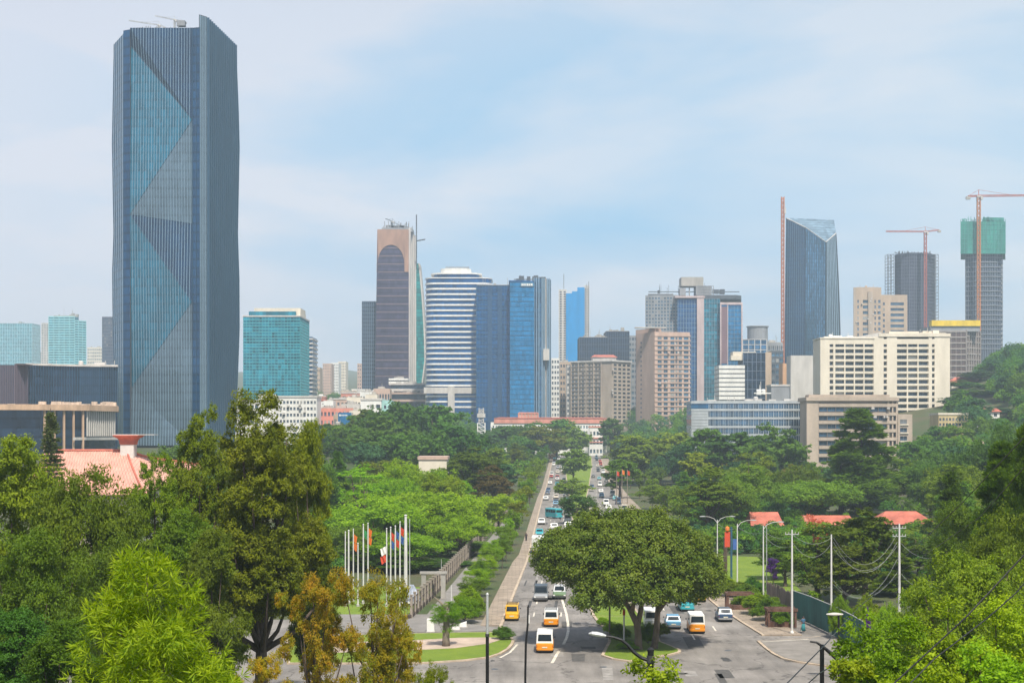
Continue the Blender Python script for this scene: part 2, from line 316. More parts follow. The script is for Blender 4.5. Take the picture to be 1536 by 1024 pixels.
# ------------------------------------------------------------------ ground, hills, roads
def build_ground():
    ys = list(range(-50, 124, 4))+list(range(124, 420, 16))+list(range(420, 1000, 20))+list(range(1000, 2000, 50))+list(range(2000, 3901, 100))
    xs = sorted(set(list(range(-2400, -600, 120))+list(range(-600, 601, 12))+list(range(600, 2401, 120))))
    v = [(x, y, ground(x, y)) for y in ys for x in xs]; n = len(xs)
    f = [(j*n+i, j*n+i+1, (j+1)*n+i+1, (j+1)*n+i) for j in range(len(ys)-1) for i in range(n-1)]
    mb = MB(); mb.v = v; mb.f = f; mb.m = [0]*len(f)
    tag(mb.build('ground', SOIL, smooth=True), kind='structure')
    # far ridge fading into the haze
    mb = MB(); rnd = random.Random(5); k = 90; rows = []
    for i in range(k+1):
        x = -2350+4700*i/k
        t = x/900.0
        h = 80+30*sst((-x-60)/500)*sst((x+1500)/900)+30*math.sin(t*3.1+2)+12*math.sin(t*7.7)+rnd.uniform(-4, 4)
        rows.append((x, h))
    vs = []
    for x, h in rows: vs += [(x, 3330, ground(x, 3330)-5), (x, 3560+0.02*x, 0.62*h+60), (x, 3780, h+55), (x, 3890, ground(x, 3890)-5)]
    fs = [(4*i+j, 4*i+4+j, 4*i+5+j, 4*i+1+j) for i in range(k) for j in range(3)]
    mb.add(vs, fs)
    hm = groundmat('far hillside', (0.07,0.10,0.05), (0.11,0.11,0.07), (0.05,0.08,0.035), 0.004, 0.03)
    tag(mb.build('hills', hm, smooth=True), kind='structure')
build_ground()
def interp(tab):
    def f(y):
        if y <= tab[0][0]: return tab[0][1]
        for (a, p), (b, q) in zip(tab, tab[1:]):
            if y <= b: return p+(q-p)*(y-a)/(b-a)
        return tab[-1][1]
    return f
LKERB = interp([(118,-8.6),(257,-8.4),(503,-11.4),(800,-13.4),(1000,-15)])
LMED = interp([(178,2.0),(200,1.1),(257,0.2),(503,-2.2),(800,-6.2),(1000,-7.2)])
RMED = interp([(160,9.0),(200,6.6),(257,5.2),(503,3.6),(800,8.8),(1000,10.5)])
RKERB = interp([(118,20.8),(157,20.6),(175,18.9),(194,17.4),(257,16.2),(503,14.0),(800,14.6),(1000,16)])
def stations(y0, y1):
    ys = [y for y in list(range(124, 420, 16))+list(range(420, 1000, 20))+list(range(1000, 2000, 50)) if y0 < y < y1]
    return [y0]+ys+[y1]
def strip(la, lb, y0, y1, dz, name, mat, th=0.0, kind='structure'):
    """a slab along the avenue between two lateral offsets"""
    vs = []; ys = stations(y0, y1)
    for y in ys:
        a = la(y) if callable(la) else la; b = lb(y) if callable(lb) else lb
        xa, xb = axis_x(y)+a, axis_x(y)+b; g = ground(axis_x(y), y)
        vs += [(xa,y,g+dz),(xb,y,g+dz),(xa,y,g-0.3),(xb,y,g-0.3)]
    fs = []
    for i in range(len(ys)-1):
        o = 4*i
        fs += [(o,o+1,o+5,o+4)]
        if th: fs += [(o+2,o,o+4,o+6),(o+1,o+3,o+7,o+5)]
    if th: fs += [(2,3,1,0)]
    mb = MB(); mb.add(vs, fs); return tag(mb.build(name, mat), kind=kind)
def gp(u, v): d = DG(v); return (X(u, d), d)
def junction():
    mb = MB(); ys = [112, 116, 120, 124, 140, 150, 156, 162, 168, 175]
    vs = []
    for y in ys: vs += [(-62, y, ground(0, y)+0.010), (62, y, ground(0, y)+0.010)]
    mb.add(vs, [(2*i,2*i+1,2*i+3,2*i+2) for i in range(len(ys)-1)])
    tag(mb.build('road', ASPH), kind='structure')
junction()
strip(LKERB, lambda y: LMED(y)+0.5, 174.9, 968, 0.016, 'road', ASPH)
strip(lambda y: RMED(y)-0.5, RKERB, 174.9, 968, 0.016, 'road', ASPH)
# pavements, kerbs, paths
strip(lambda y: LKERB(y)-(2.4 if y < 260 else 1.8), lambda y: LKERB(y)-0.22, 169, 940, 0.14, 'pavement', PAVE, 1)
strip(lambda y: LKERB(y)-0.22, lambda y: LKERB(y)+0.12, 165, 940, 0.15, 'kerb', KERB, 1)
strip(-18.1, lambda y: -14.3, 171, 420, 0.06, 'path', PATH, 1)
strip(RKERB, lambda y: RKERB(y)+0.3, 161, 900, 0.15, 'kerb', KERB, 1)
strip(lambda y: RKERB(y)+0.3, lambda y: RKERB(y)+4.4, 161, 900, 0.14, 'pavement', PAVE, 1)
strip(lambda y: LMED(y)+0.3, lambda y: RMED(y)-0.3, 178, 940, 0.13, 'median', GRASS, 1)
strip(LMED, lambda y: LMED(y)+0.3, 178, 900, 0.15, 'kerb', KERB, 1)
strip(lambda y: RMED(y)-0.3, RMED, 178, 900, 0.15, 'kerb', KERB, 1)
def shrink(poly, k):
    a = sum(poly[i][0]*poly[(i+1)%len(poly)][1]-poly[(i+1)%len(poly)][0]*poly[i][1] for i in range(len(poly)))
    p = list(poly) if a > 0 else list(reversed(poly)); n = len(p); out = []
    for i in range(n):
        a, b, c = Vector(p[i-1]), Vector(p[i]), Vector(p[(i+1)%n])
        n1 = (b-a).normalized(); n2 = (c-b).normalized()
        q = Vector((-n1.y, n1.x))+Vector((-n2.y, n2.x))
        q = q.normalized()*min(2*k, k/max(0.35, q.length/2)); out.append((b.x+q.x, b.y+q.y))
    return out
def island(pix, name, top, kerbw=0.32):
    P_ = [gp(*p) for p in pix]
    mb = MB(); mb.prism(P_, -0.2, 0.15); tag(mb.build('kerb', KERB), kind='structure')
    Q = shrink(P_, kerbw); mb = MB(); mb.prism(Q, -0.1, 0.175); tag(mb.build(name, top), kind='structure'); return Q
island([(912,964),(906,975),(901.5,983.7),(918,989),(943,992.7),(962,991),(981,986),(1006,983),(1021,979),(1022,976),(1011,971),(991,963),(985,950),(978,925),(889,925),(900,938),(913,948)], 'median', GRASS)
LI = [(772,962),(770,967),(764,974),(752,981),(735,986.5),(700,991),(640,995),(560,996),(430,996),(430,956),(560,953),(625,951),(700,949.5),(735,949),(757,952),(768,957)]
island(LI, 'verge', GRASS)
mb = MB(); mb.prism([gp(*p) for p in [(500,966),(622,962),(688,958.5),(744,958),(752,961),(734,967),(683,974),(622,977),(500,981)]], -0.1, 0.20); tag(mb.build('pavement', PAVE2), kind='structure')
mb = MB(); mb.prism([gp(*p) for p in [(480,950),(612,948.5),(700,947.5),(745,947),(752,944.5),(735,941),(700,936),(660,930),(640,922),(480,922)]], -0.1, 0.10); tag(mb.build('path', PATH), kind='structure')
DRV = [(1135,962),(1146,972),(1158,981),(1173,988.5),(1195,993.5),(1240,1000),(1330,1006),(1330,990),(1278,972),(1245,953),(1215,957),(1170,961)]
island(DRV, 'pavement', plain('driveway', (0.24,0.22,0.20), 0.9, 0.2, 0.5, streak=False), 0.3)
mb = MB(); mb.prism([(axis_x(y)+l, y) for l, y in [(20.5,203),(31,198),(34,262),(21,268)]], -0.1, 0.12); tag(mb.build('lawn', GRASS), kind='structure')
mb = MB(); mb.prism([(axis_x(y)+l, y) for l, y in [(-34,176),(-20.5,176),(-20,212),(-36,212)]], -0.1, 0.05); tag(mb.build('lawn', GRASS), kind='structure')
# markings, one sheet 4 mm above the road
def markings():
    mb = MB()
    def line(pts, w=0.13, z=0.024):
        for (a, b) in zip(pts, pts[1:]):
            a = Vector(a); b = Vector(b); t = (b-a).normalized(); n = Vector((-t.y, t.x))*w
            mb.add([(*(a-n),z),(*(b-n),z),(*(b+n),z),(*(a+n),z)], [(0,1,2,3)])
    line([gp(*p) for p in [(830,850),(836,872),(841,893),(846,908),(849.5,920),(852,935),(852.3,946),(850,956),(845,966)]], 0.15)
    line([gp(*p) for p in [(840,974),(835,981.5),(828,994)]], 0.15)
    def dash(lat, y0, y1, on=4, gap=9, w=0.09):
        y = y0
        while y < y1:
            g = ground(axis_x(y), y)
            l = lat(y) if callable(lat) else lat
            mb.add([(axis_x(y)+l-w,y,g+.024),(axis_x(y)+l+w,y,g+.024),(axis_x(y+on)+l+w,y+on,g+.024),(axis_x(y+on)+l-w,y+on,g+.024)], [(0,1,2,3)]); y += on+gap
    dash(lambda y: LKERB(y)+3.4, 178, 900); dash(lambda y: LKERB(y)+6.7, 178, 900, 4, 14)
    dash(lambda y: RMED(y)+0.62*(RKERB(y)-RMED(y)), 165, 900); dash(lambda y: RMED(y)+0.32*(RKERB(y)-RMED(y)), 158, 900)
    line([gp(*p) for p in [(1143,964.6),(1180,962.6),(1213,960.6)]], 0.12, 0.19)
    line([gp(*p) for p in [(776,966),(765,978),(750,986)]], 0.12, 0.02)
    tag(mb.build('road_marking', LINE), kind='structure')
markings()
def road_repairs():
    rnd = random.Random(21); dk = plain('fresh tar patch', (0.10,0.095,0.09), .85, .3, 1.5, streak=False); lt = plain('worn grey patch', (0.30,0.28,0.26), .9, .3, 1.0, streak=False); st = plain('oil stain', (0.075,0.07,0.065), .6, .5, 1.2, streak=False)
    mb = [MB(), MB(), MB()]
    for i in range(34):
        y = rnd.uniform(126, 175) if i < 16 else rnd.uniform(176, 420)
        if y < 165: x = rnd.uniform(axis_x(y)-24, axis_x(y)+26)
        else:
            a, b = (LKERB(y)+1, LMED(y)-.8) if rnd.random() < .5 else (RMED(y)+.8, RKERB(y)-1); x = axis_x(y)+rnd.uniform(a, b)
        k = rnd.choice([0,0,1,2,2]); w, l = (rnd.uniform(.5, 1.8), rnd.uniform(1.5, 9)) if k < 2 else (rnd.uniform(.25, .7), rnd.uniform(.5, 2.2)); n = 4 if k < 2 else 12
        if k < 2: P_ = [(x-w/2+rnd.uniform(-.1,.1),y),(x+w/2+rnd.uniform(-.1,.1),y+.1),(x+w/2+.04*l,y+l),(x-w/2+.04*l,y+l+.1)]
        else: P_ = [(x+w*math.cos(6.283*j/n)*rnd.uniform(.6,1.1), y+l*math.sin(6.283*j/n)*rnd.uniform(.6,1.1)) for j in range(n)]
        if k < 2 and any(p[1] > 174 for p in P_) and y < 176: continue
        mb[k].add([(*p, .0205) for p in P_], [tuple(range(len(P_)))])
    # tyre-darkened wheel tracks and gutter dirt
    for f in (lambda y: LKERB(y)+1.0, lambda y: LKERB(y)+2.5, lambda y: LKERB(y)+4.4, lambda y: LKERB(y)+5.9, lambda y: RKERB(y)-1.4, lambda y: RKERB(y)-2.9, lambda y: RKERB(y)-4.9):
        ys = [178+9*i for i in range(24)]
        for a, b in zip(ys, ys[1:]):
            if rnd.random() < .3: continue
            w = rnd.uniform(.10, .22); mb[0 if rnd.random() < .12 else 1 if rnd.random() < .2 else 2].add([(axis_x(a)+f(a)-w,a,.0205),(axis_x(a)+f(a)+w,a,.0205),(axis_x(b)+f(b)+w,b-1.2,.0205),(axis_x(b)+f(b)-w,b-1.2,.0205)], [(0,1,2,3)]) if rnd.random() < .35 else None
    for m, q in zip(mb, (dk, lt, st)): tag(m.build('road_patch', q), kind='structure')
    for u, v in ((742,1003),(905,1000),(1092,975),(800,955)):
        x, y = gp(u, v); m = MB(); m.lathe([(.36,0),(.36,.004),(.3,.006)], (x, y, .0215), 18); tag(m.build('manhole_cover', DGREY), 'round dark manhole cover '+{742:'in front of the left verge',905:'in front of the median nose',1092:'on the right of the junction',800:'left of the white and orange minibus'}[u], 'manhole cover')
road_repairs()

# ------------------------------------------------------------------ haze
def build_haze():
    mb = MB(); mb.box(-2450, 2450, -70, 3950, -16, 262)
    o = mb.build('haze', []); m = bpy.data.materials.new('haze'); m.use_nodes = True
    N = m.node_tree.nodes; L = m.node_tree.links; N.clear()
    out = N.new('ShaderNodeOutputMaterial'); pv = N.new('ShaderNodeVolumePrincipled')
    pv.inputs['Color'].default_value = (0.72, 0.86, 1.0, 1); pv.inputs['Density'].default_value = HAZE; pv.inputs['Anisotropy'].default_value = 0.25
    L.new(pv.outputs['Volume'], out.inputs['Volume']); o.data.materials.clear(); o.data.materials.append(m)
    tag(o, kind='stuff', label='pale blue summer haze over the whole city')
HAZE = 0.00023
build_haze()

# ------------------------------------------------------------------ buildings
def bld(name, label, u, d, cat='building', group=None, z=None):
    x = X(u, d); return thing(name, label, cat, (x, d, ground(x, d) if z is None else z), group)
def pl(pts): return [(X(u, d), d) for u, d in pts]
def gz(pts): return min(ground(x, y) for x, y in pts)-3.0
class Face:
    """a vertical facade from A to B (plan points), outward side towards the camera"""
    def __init__(s, A, B):
        s.A = Vector((A[0], A[1], 0)); s.e = Vector((B[0]-A[0], B[1]-A[1], 0)); s.L = s.e.length; s.e.normalize()
        n = Vector((s.e.y, -s.e.x, 0)); mid = s.A+s.e*s.L/2
        if n.dot(-mid) < 0: n = -n
        s.n = n
    def p(s, a, t, z): q = s.A+s.e*a+s.n*t; return (q.x, q.y, z)
    def box(s, mb, a0, a1, t0, t1, z0, z1, m=0):
        vs = [s.p(a0,t0,z0),s.p(a1,t0,z0),s.p(a1,t1,z0),s.p(a0,t1,z0),s.p(a0,t0,z1),s.p(a1,t0,z1),s.p(a1,t1,z1),s.p(a0,t1,z1)]
        fs = [(0,3,2,1),(4,5,6,7),(0,1,5,4),(1,2,6,5),(2,3,7,6),(3,0,4,7)]
        if s.e.cross(s.n).z < 0: fs = [tuple(reversed(f)) for f in fs]
        mb.add(vs, fs, m)
def pane_mesh(w, h, mat, fr=0.07):
    k = (round(w, 2), round(h, 2), mat.name)
    if k not in PANES:
        mb = MB(); mb.box(-w/2, w/2, -0.05, 0.15, -h/2, h/2)
        mb.box(-w/2-fr, w/2+fr, -0.09, 0.15, -h/2-fr*1.4, -h/2-0.002, 1)
        mb.box(-0.035, 0.035, -0.075, 0.1, -h/2, h/2, 1)
        me = bpy.data.meshes.new('window'); me.from_pydata(mb.v, [], mb.f); me.materials.append(mat); me.materials.append(GREY)
        me.polygons.foreach_set('material_index', mb.m); me.update(); PANES[k] = me
    return PANES[k]
PANES = {}; NWIN = {}; SPARE = {}
def window_at(root, face, a, z, w, h, mat):
    n = NWIN.get(root.name, 0); NWIN[root.name] = n+1
    if n < 100:
        o = bpy.data.objects.new('window', pane_mesh(w, h, mat)); COL.objects.link(o); o.parent = root
        o.location = Vector(face.p(a, 0, z))-ORG[root.name]
        o.rotation_euler = (0, 0, math.atan2(face.n.y, face.n.x)+math.pi/2)
    else:
        mb, _ = SPARE.setdefault(root.name, (MB(), (root, mat))); face.box(mb, a-w/2, a+w/2, -0.05, 0.05, z-h/2, z+h/2)
def flush_windows():
    for mb, (root, mat) in SPARE.values(): tag(mb.build('window', mat, root), kind='stuff')
def windows(root, A, B, z0, z1, cols, rows, fw=0.6, fh=0.5, mat=None, skip=(), jit=0):
    f = Face(A, B); cw = f.L/cols; rh = (z1-z0)/rows
    for r in range(rows-1, -1, -1):
        for c in range(cols):
            if c in skip: continue
            window_at(root, f, (c+0.5)*cw, z0+(r+0.5)*rh, cw*fw, rh*fh, mat or G_WIN)
def grid(mb, A, B, z0, z1, nv, nh, w=0.18, dep=0.22, hw=None, m=0, edges=True):
    f = Face(A, B); hw = hw or w
    for i in range(nv+1 if nv else 0):
        if not edges and i in (0, nv): continue
        a = f.L*i/nv; f.box(mb, a-w/2, a+w/2, -0.05, dep, z0, z1, m)
    for j in range(nh+1 if nh else 0):
        z = z0+(z1-z0)*j/nh
        if nh: f.box(mb, 0, f.L, -0.05, dep*0.8, z-hw/2, z+hw/2, m)
def wall(root, pts, z0, z1, mat, name='wall', **k):
    mb = MB(); mb.prism(pts, z0, z1, **k); return mb.build(name, mat, root)
def roofbits(root, u0, u1, v, d, seed, mat=None, n=7, h=3.0):
    """plant rooms, tanks, rails and aerials on a flat roof"""
    rnd = random.Random(seed); z = Z(v, d); x0, x1 = X(u0, d), X(u1, d); mb = MB()
    for i in range(n):
        w = rnd.uniform(1.5, 5); x = rnd.uniform(x0+w, x1-w) if x1-x0 > 2*w+1 else (x0+x1)/2; y = d+rnd.uniform(4, 14)
        k = rnd.random()
        if k < 0.55: mb.box(x-w/2, x+w/2, y, y+rnd.uniform(2, 5), z-0.5, z+rnd.uniform(0.4, 1)*h)
        elif k < 0.75: mb.lathe([(1.1,0),(1.1,2.2),(0.6,2.6)], (x, y, z-0.3), 10)
        else: mb.tube([(x,y,z-0.5),(x,y,z+h*rnd.uniform(1.2, 2.2))], 0.12, 4)
    f = d+0.4; mb.box(x0+0.4, x1-0.4, f, f+0.12, z-0.1, z+0.15*h)
    return mb.build('roof_plant', mat or CONC, root)
def zig(a, b, n): return [a+(b-a)*i/n for i in range(n+1)]
def lattice(mb, a, b, w, n, r=0.12, m=0):
    """square lattice girder from a to b"""
    a = Vector(a); b = Vector(b); t = (b-a).normalized()
    u = Vector((0,0,1)) if abs(t.z) < 0.9 else Vector((0,1,0))
    p = t.cross(u).normalized()*w/2; q = p.cross(t).normalized()*w/2
    C4 = [-p-q, p-q, p+q, -p+q]
    for c in C4: mb.beam(a+c, b+c, r, r, m)
    for i in range(n):
        s, e = a+(b-a)*i/n, a+(b-a)*(i+1)/n
        for k in range(4):
            c0, c1 = C4[k], C4[(k+1)%4]
            mb.beam(s+c0, e+c1 if i%2 else e+c1, r*0.7, r*0.7, m); mb.beam(s+c0, s+c1, r*0.7, r*0.7, m)
def crane(label, u, v0, v1, d, jib, cj, mat, w=2.0, mat2=None, luff=None, n=24, zbase=None):
    """tower crane: mast, slewing unit and cab, jib, counter jib, apex ties"""
    x = X(u, d); zt = Z(v0, d); zb = Z(v1, d) if zbase is None else zbase
    r = thing('tower_crane', label, 'crane', (x, d, zb))
    s = w*0.2
    mb = MB(); lattice(mb, (x, d, zb), (x, d, zt), w, n, s); mb.build('mast', mat, r)
    mb = MB(); mb.box(x-w*0.7, x+w*0.7, d-w*0.7, d+w*0.7, zt, zt+w*0.5); mb.box(x+w*0.5, x+w*1.2, d-w, d+w*0.2, zt-w*0.9, zt+w*0.3); mb.build('cab', LCONC, r)
    a = (x, d, zt+w*0.5); apex = (x, d, zt+w*2.6)
    mb = MB(); e = (X(jib[0], d), d, Z(jib[1], d)); lattice(mb, a, e, w*0.55, n, s*0.6)
    mb.tube([apex, tuple(np.array(a)*0.4+np.array(e)*0.6)], s*0.3, 4); mb.build('jib', mat2 or mat, r)
    mb = MB(); e2 = (X(cj[0], d), d, Z(cj[1], d)); lattice(mb, a, e2, w*0.5, max(4, n//3), s*0.6); mb.tube([apex, e2], s*0.3, 4)
    mb.beam(a, apex, s); mb.build('counter_jib', mat2 or mat, r)
    mb = MB(); mb.box(e2[0]-w*0.7, e2[0]+w*0.7, d-w*0.5, d+w*0.5, e2[2]-w*1.1, e2[2]-w*0.1); mb.build('counterweight', CONC, r)
    return r

# --- the tall faceted tower
def big_tower():
    r = bld('faceted_tower', 'tallest dark blue glass skyscraper with folded triangular facets, on the left of the skyline', 240, 720)
    z0 = -2.0; DL = interp([(20,0),(65,0),(130,-1.2),(200,-2.6),(270,-1.5),(340,-0.2),(400,-2.2),(470,-1.6),(540,0.3),(660,3.5)])
    DR = interp([(20,-1.5),(65,-1.2),(130,1.2),(190,2.6),(260,1.2),(330,0.0),(400,2.2),(480,2.6),(560,0),(660,-4.5)])
    vs_ = list(range(24, 666, 8))
    lev = [Z(v, 700) for v in vs_]+[z0]; vs_ = vs_+[vs_[-1]+6]
    def pts(v): return {'a': (X(171+DL(v), 722), 722), 'b': (X(185, 703), 703), 'c': (X(195, 701), 701), 'e': (X(289, 700), 700), 'f': (X(300, 699), 699), 'g': (X(311, 703), 703), 'h': (X(354+DR(v), 752), 752), 'i': (X(250, 775), 775)}
    def ruled(p, q, ztop, name, mat, nv, finw, find, fmat, fname='mullion', sub=0.5):
        """facade surface between two plan points through all levels, with vertical fins"""
        mb = MB(); L_ = [(v, min(z, ztop)) for v, z in zip(vs_, lev)]; vv = []; prev = None
        for v, z in L_:
            if prev is not None and z == prev: continue
            prev = z; P_ = pts(v); vv += [(*P_[p], z), (*P_[q], z)]
        k = len(vv)//2; mb.add(vv, [(2*i,2*i+1,2*i+3,2*i+2) for i in range(k-1)])
        o = mb.build(name, mat, r); mb = MB()
        for j in range(nv+1 if nv else 0):
            t = j/nv; rows = []
            for i in range(k):
                a, b = Vector(vv[2*i]), Vector(vv[2*i+1]); e = (b-a).normalized(); n = Vector((e.y, -e.x, 0)).normalized()
                if n.dot(-a) < 0: n = -n
                c = a+(b-a)*t; rows.append([c-e*finw/2-n*0.05, c+e*finw/2-n*0.05, c+e*finw/2+n*find, c-e*finw/2+n*find])
            mb.loft(rows)
        if nv: mb.build(fname, fmat, o)
        return o
    fin = plain('tower fins', (0.26,0.37,0.47), 0.4, 0.15, 0.1, metal=0.3); fin2 = plain('steel blue fins', (0.035,0.10,0.17), 0.4, 0.15, 0.1, metal=0.5)
    zp, zf, zl = 219.4, 213.8, 211.8
    ruled('a', 'b', zl, 'glass_facade', glass('tower flank glass', (0.05,0.15,0.25), (1.5,1.5,4.2), .2), 5, 0.16, 0.2, fin2); ruled('b', 'c', zl+1.5, 'glass_facade', G_TSIDE, 0, .2, .2, fin2)  # flank glass coloured lighter to hold its blue sky reflection
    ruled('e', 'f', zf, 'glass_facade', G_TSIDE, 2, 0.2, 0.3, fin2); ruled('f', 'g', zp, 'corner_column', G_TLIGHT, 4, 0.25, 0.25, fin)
    ruled('g', 'h', zp, 'glass_facade', G_TSIDE, 15, 0.42, 1.0, fin2)
    # folded front: left and right edge points push in and out
    def fp(u, v, off): d = 700.6+off; return Vector((X(u, 700.6), d, Z(v, 700.6)))
    L0, L1, L2, L3, L4 = fp(195,42,0), fp(195,68,2.2), fp(196,322,-1.2), fp(196,580,2.4), fp(195,668,0)
    R0, R1, R2, R3, R4 = fp(289,42,0), fp(289,180,-0.8), fp(290,335,1.6), fp(289,453,-1.2), fp(290,668,0.3)
    facets = [([L0,L1,R1,R0], G_TOWER), ([L1,L2,R1], G_TTEAL), ([L2,R2,R1], G_TLIGHT), ([L2,R3,R2], G_TOWER), ([L2,L3,R3], G_TTEAL), ([L3,R4,R3], G_TLIGHT), ([L3,L4,R4], G_TLIGHT)]  # facet tints put the uneven sky reflections into the glass colour
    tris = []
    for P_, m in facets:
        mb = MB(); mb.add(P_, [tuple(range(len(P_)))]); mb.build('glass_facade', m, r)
        tris.append(P_[:3])
        if len(P_) == 4: tris.append([P_[0], P_[2], P_[3]])
    mb = MB(); xL, xR = L0.x, R0.x; n = 23
    for j in range(1, n):
        x = xL+(xR-xL)*j/n; zs = []
        for T in tris:                        # where the vertical line crosses the facet edges
            for a, b in ((T[0],T[1]),(T[1],T[2]),(T[2],T[0])):
                if abs(a.x-b.x) > 1e-6 and min(a.x,b.x)-1e-6 <= x <= max(a.x,b.x)+1e-6:
                    t = (x-a.x)/(b.x-a.x); zs.append((a.z+(b.z-a.z)*t, a.y+(b.y-a.y)*t))
        zs.sort(); w = 0.09
        mb.loft([[(x-w,y+0.05,z),(x+w,y+0.05,z),(x+w,y-0.32,z),(x-w,y-0.32,z)] for z, y in zs])
    mb.build('mullion', fin, r)
    mb = MB()
    for a, b in ((L1,R1),(R1,L2),(L2,R3),(R3,L3),(L2,R2)): mb.tube([a+Vector((0,-.12,0)), b+Vector((0,-.12,0))], 0.13, 4)
    mb.build('facet_edge', fin2, r)
    mb = MB()
    for P_, u, d in (((L0,L1,L2,L3,L4),195,701),((R0,R1,R2,R3,R4),289,700)):      # returns closing the folds at both edges
        for a, b in zip(P_, P_[1:]): mb.add([(X(u,d),d,a.z),a,b,(X(u,d),d,b.z)], [(0,1,2,3)])
    mb.build('fold_return', DGREY, r)
    T = pts(24)
    mb = MB(); mb.prism([T['a'],T['b'],T['c'],T['e'],T['f'],T['g'],T['h'],T['i']], z0, 210.5); 
    mb2 = MB(); mb2.prism([T['c'],T['e'],T['g'],T['h'],T['i']], 205, 209.5)
    core = shrink([T['a'],T['b'],T['c'],T['e'],T['f'],T['g'],T['h'],T['i']], 4.5); mb = MB(); mb.prism(core, z0, 208); mb.build('core', DGREY, r)
    mb = MB(); Fh = Face(T['g'], T['h']); Fh.box(mb, 0, Fh.L, -0.7, -0.1, 200, zp-0.1); Fa = Face(T['f'], T['g']); Fa.box(mb, 0, Fa.L, -0.7, -0.1, 200, zp+0.4)
    Fb = Face(T['c'], T['f']); Fb.box(mb, 0, Fb.L, -3.3, -2.7, 200, zf-0.2); mb.build('parapet', DGREY, r)
    mb = MB(); rnd = random.Random(8)
    for i in range(26):
        x = rnd.uniform(X(200,705), X(295,705)); mb.box(x-0.15, x+0.15, 706, 706.3, 208, 213.8+rnd.uniform(0.5, 2.6))
    mb.box(X(265,706), X(277,706), 706, 709, 216.5, 219); mb.build('roof_plant', GREY, r)
    crane('small crane with a lowered grey jib on the roof of the tallest tower', 238, 39, 45, 712, (193,31), (247,41), STEEL, 0.8, n=12)
    crane('small crane with a raised grey jib on the roof of the tallest tower', 262, 31, 42, 716, (232,24), (278,33), STEEL, 0.8, n=10)
big_tower()

def podium():
    d = 640
    r = bld('podium_hall', 'low dark glass hall with a curved front, beside the tallest tower', 100, d)
    A = pl([(41,640),(80,648),(120,654),(150,656),(176,656),(176,690),(41,690)]); z1 = Z(549,650)
    wall(r, A, -1, z1, G_DARK, 'glass_facade')
    mb = MB()
    for i in range(4): grid(mb, A[i], A[i+1], Z(606,645), z1, 10, 0, 0.22, 0.4)
    mb.build('mullion', plain('steel blue fins', (0.1,0.19,0.29)), r)
    mb = MB(); mb.prism(pl([(38,639.3),(80,647),(120,653),(150,655.2),(177,655.2),(177,691),(38,691)]), z1, z1+0.8); mb.build('roof_edge', LCONC, r)
    roofbits(r, 46, 172, 547.5, 660, 3, LCONC, 8, 1.5)
    r2 = bld('brown_hall', 'dark brown ribbed metal hall at the left edge beside the curved glass hall', 15, 628)
    B_ = pl([(-60,628),(22,628),(41,636),(41,680),(-60,680)]); wall(r2, B_, -1, Z(547,628), plain('brown metal', (0.055,0.055,0.085), 0.45, 0.2, 0.1))
    mb = MB(); grid(mb, B_[0], B_[1], Z(606,628), Z(547,628), 24, 0, 0.16, 0.3); grid(mb, B_[1], B_[2], Z(606,628), Z(546,630), 9, 0, 0.16, 0.3); mb.build('rib', plain('dusty plum rib', (0.14,0.11,0.14)), r2)
    mb = MB(); mb.box(X(22,628), X(40,632), 629, 640, Z(547,628), Z(545,628)); mb.build('parapet', DBROWN, r2)
    r3 = bld('terrace_building', 'low glass building with an unfinished tan roof terrace and pale columns, before the dark halls', 90, 590)
    C_ = pl([(-60,560),(60,570),(130,585),(173,606),(173,625),(-60,620)]); zt = Z(616,585)
    wall(r3, C_, -1, zt, G_DARK, 'glass_facade')
    mb = MB(); Q = pl([(-60,556),(62,566),(134,581),(178,604),(178,626),(-60,622)]); mb.prism(Q, zt, Z(608,590)); mb.build('terrace_slab', plain('tan slab', (0.55,0.37,0.25), 0.9, 0.25, 0.3), r3)
    rnd = random.Random(2)
    for i in range(24):
        mb = MB(); x = rnd.uniform(X(-10,590), X(165,600)); y = 606+rnd.uniform(0, 10); w = rnd.uniform(0.4, 2.6); mb.box(x-w, x+w, y, y+1, zt+2, zt+2+rnd.uniform(0.8, 2.3)); mb.build('material_stack', plain('tan and white rubble', (0.6,0.48,0.38), 0.9, 0.4, 0.6), r3)
    f = Face(Q[2], Q[3])
    for i in range(14):
        mb = MB(); a = f.L*(i+0.5)/14; f.box(mb, a-0.22, a+0.22, -1.6, -1.1, zt-10-0*i, zt); mb.build('column', LCONC, r3)
    f = Face(Q[1], Q[2])
    for i in range(5):
        mb = MB(); a = f.L*(i+0.5)/5; f.box(mb, a-0.35, a+0.35, -1.6, -0.9, zt-16, zt); mb.build('column', plain('tan slab', (0.55,0.37,0.25)), r3)
    mb = MB(); f = Face(C_[2], C_[3]); f.box(mb, -10, f.L, 0.1, 1.2, zt-11.5, zt-10.4); mb.build('lower_slab', LCONC, r3)
podium()

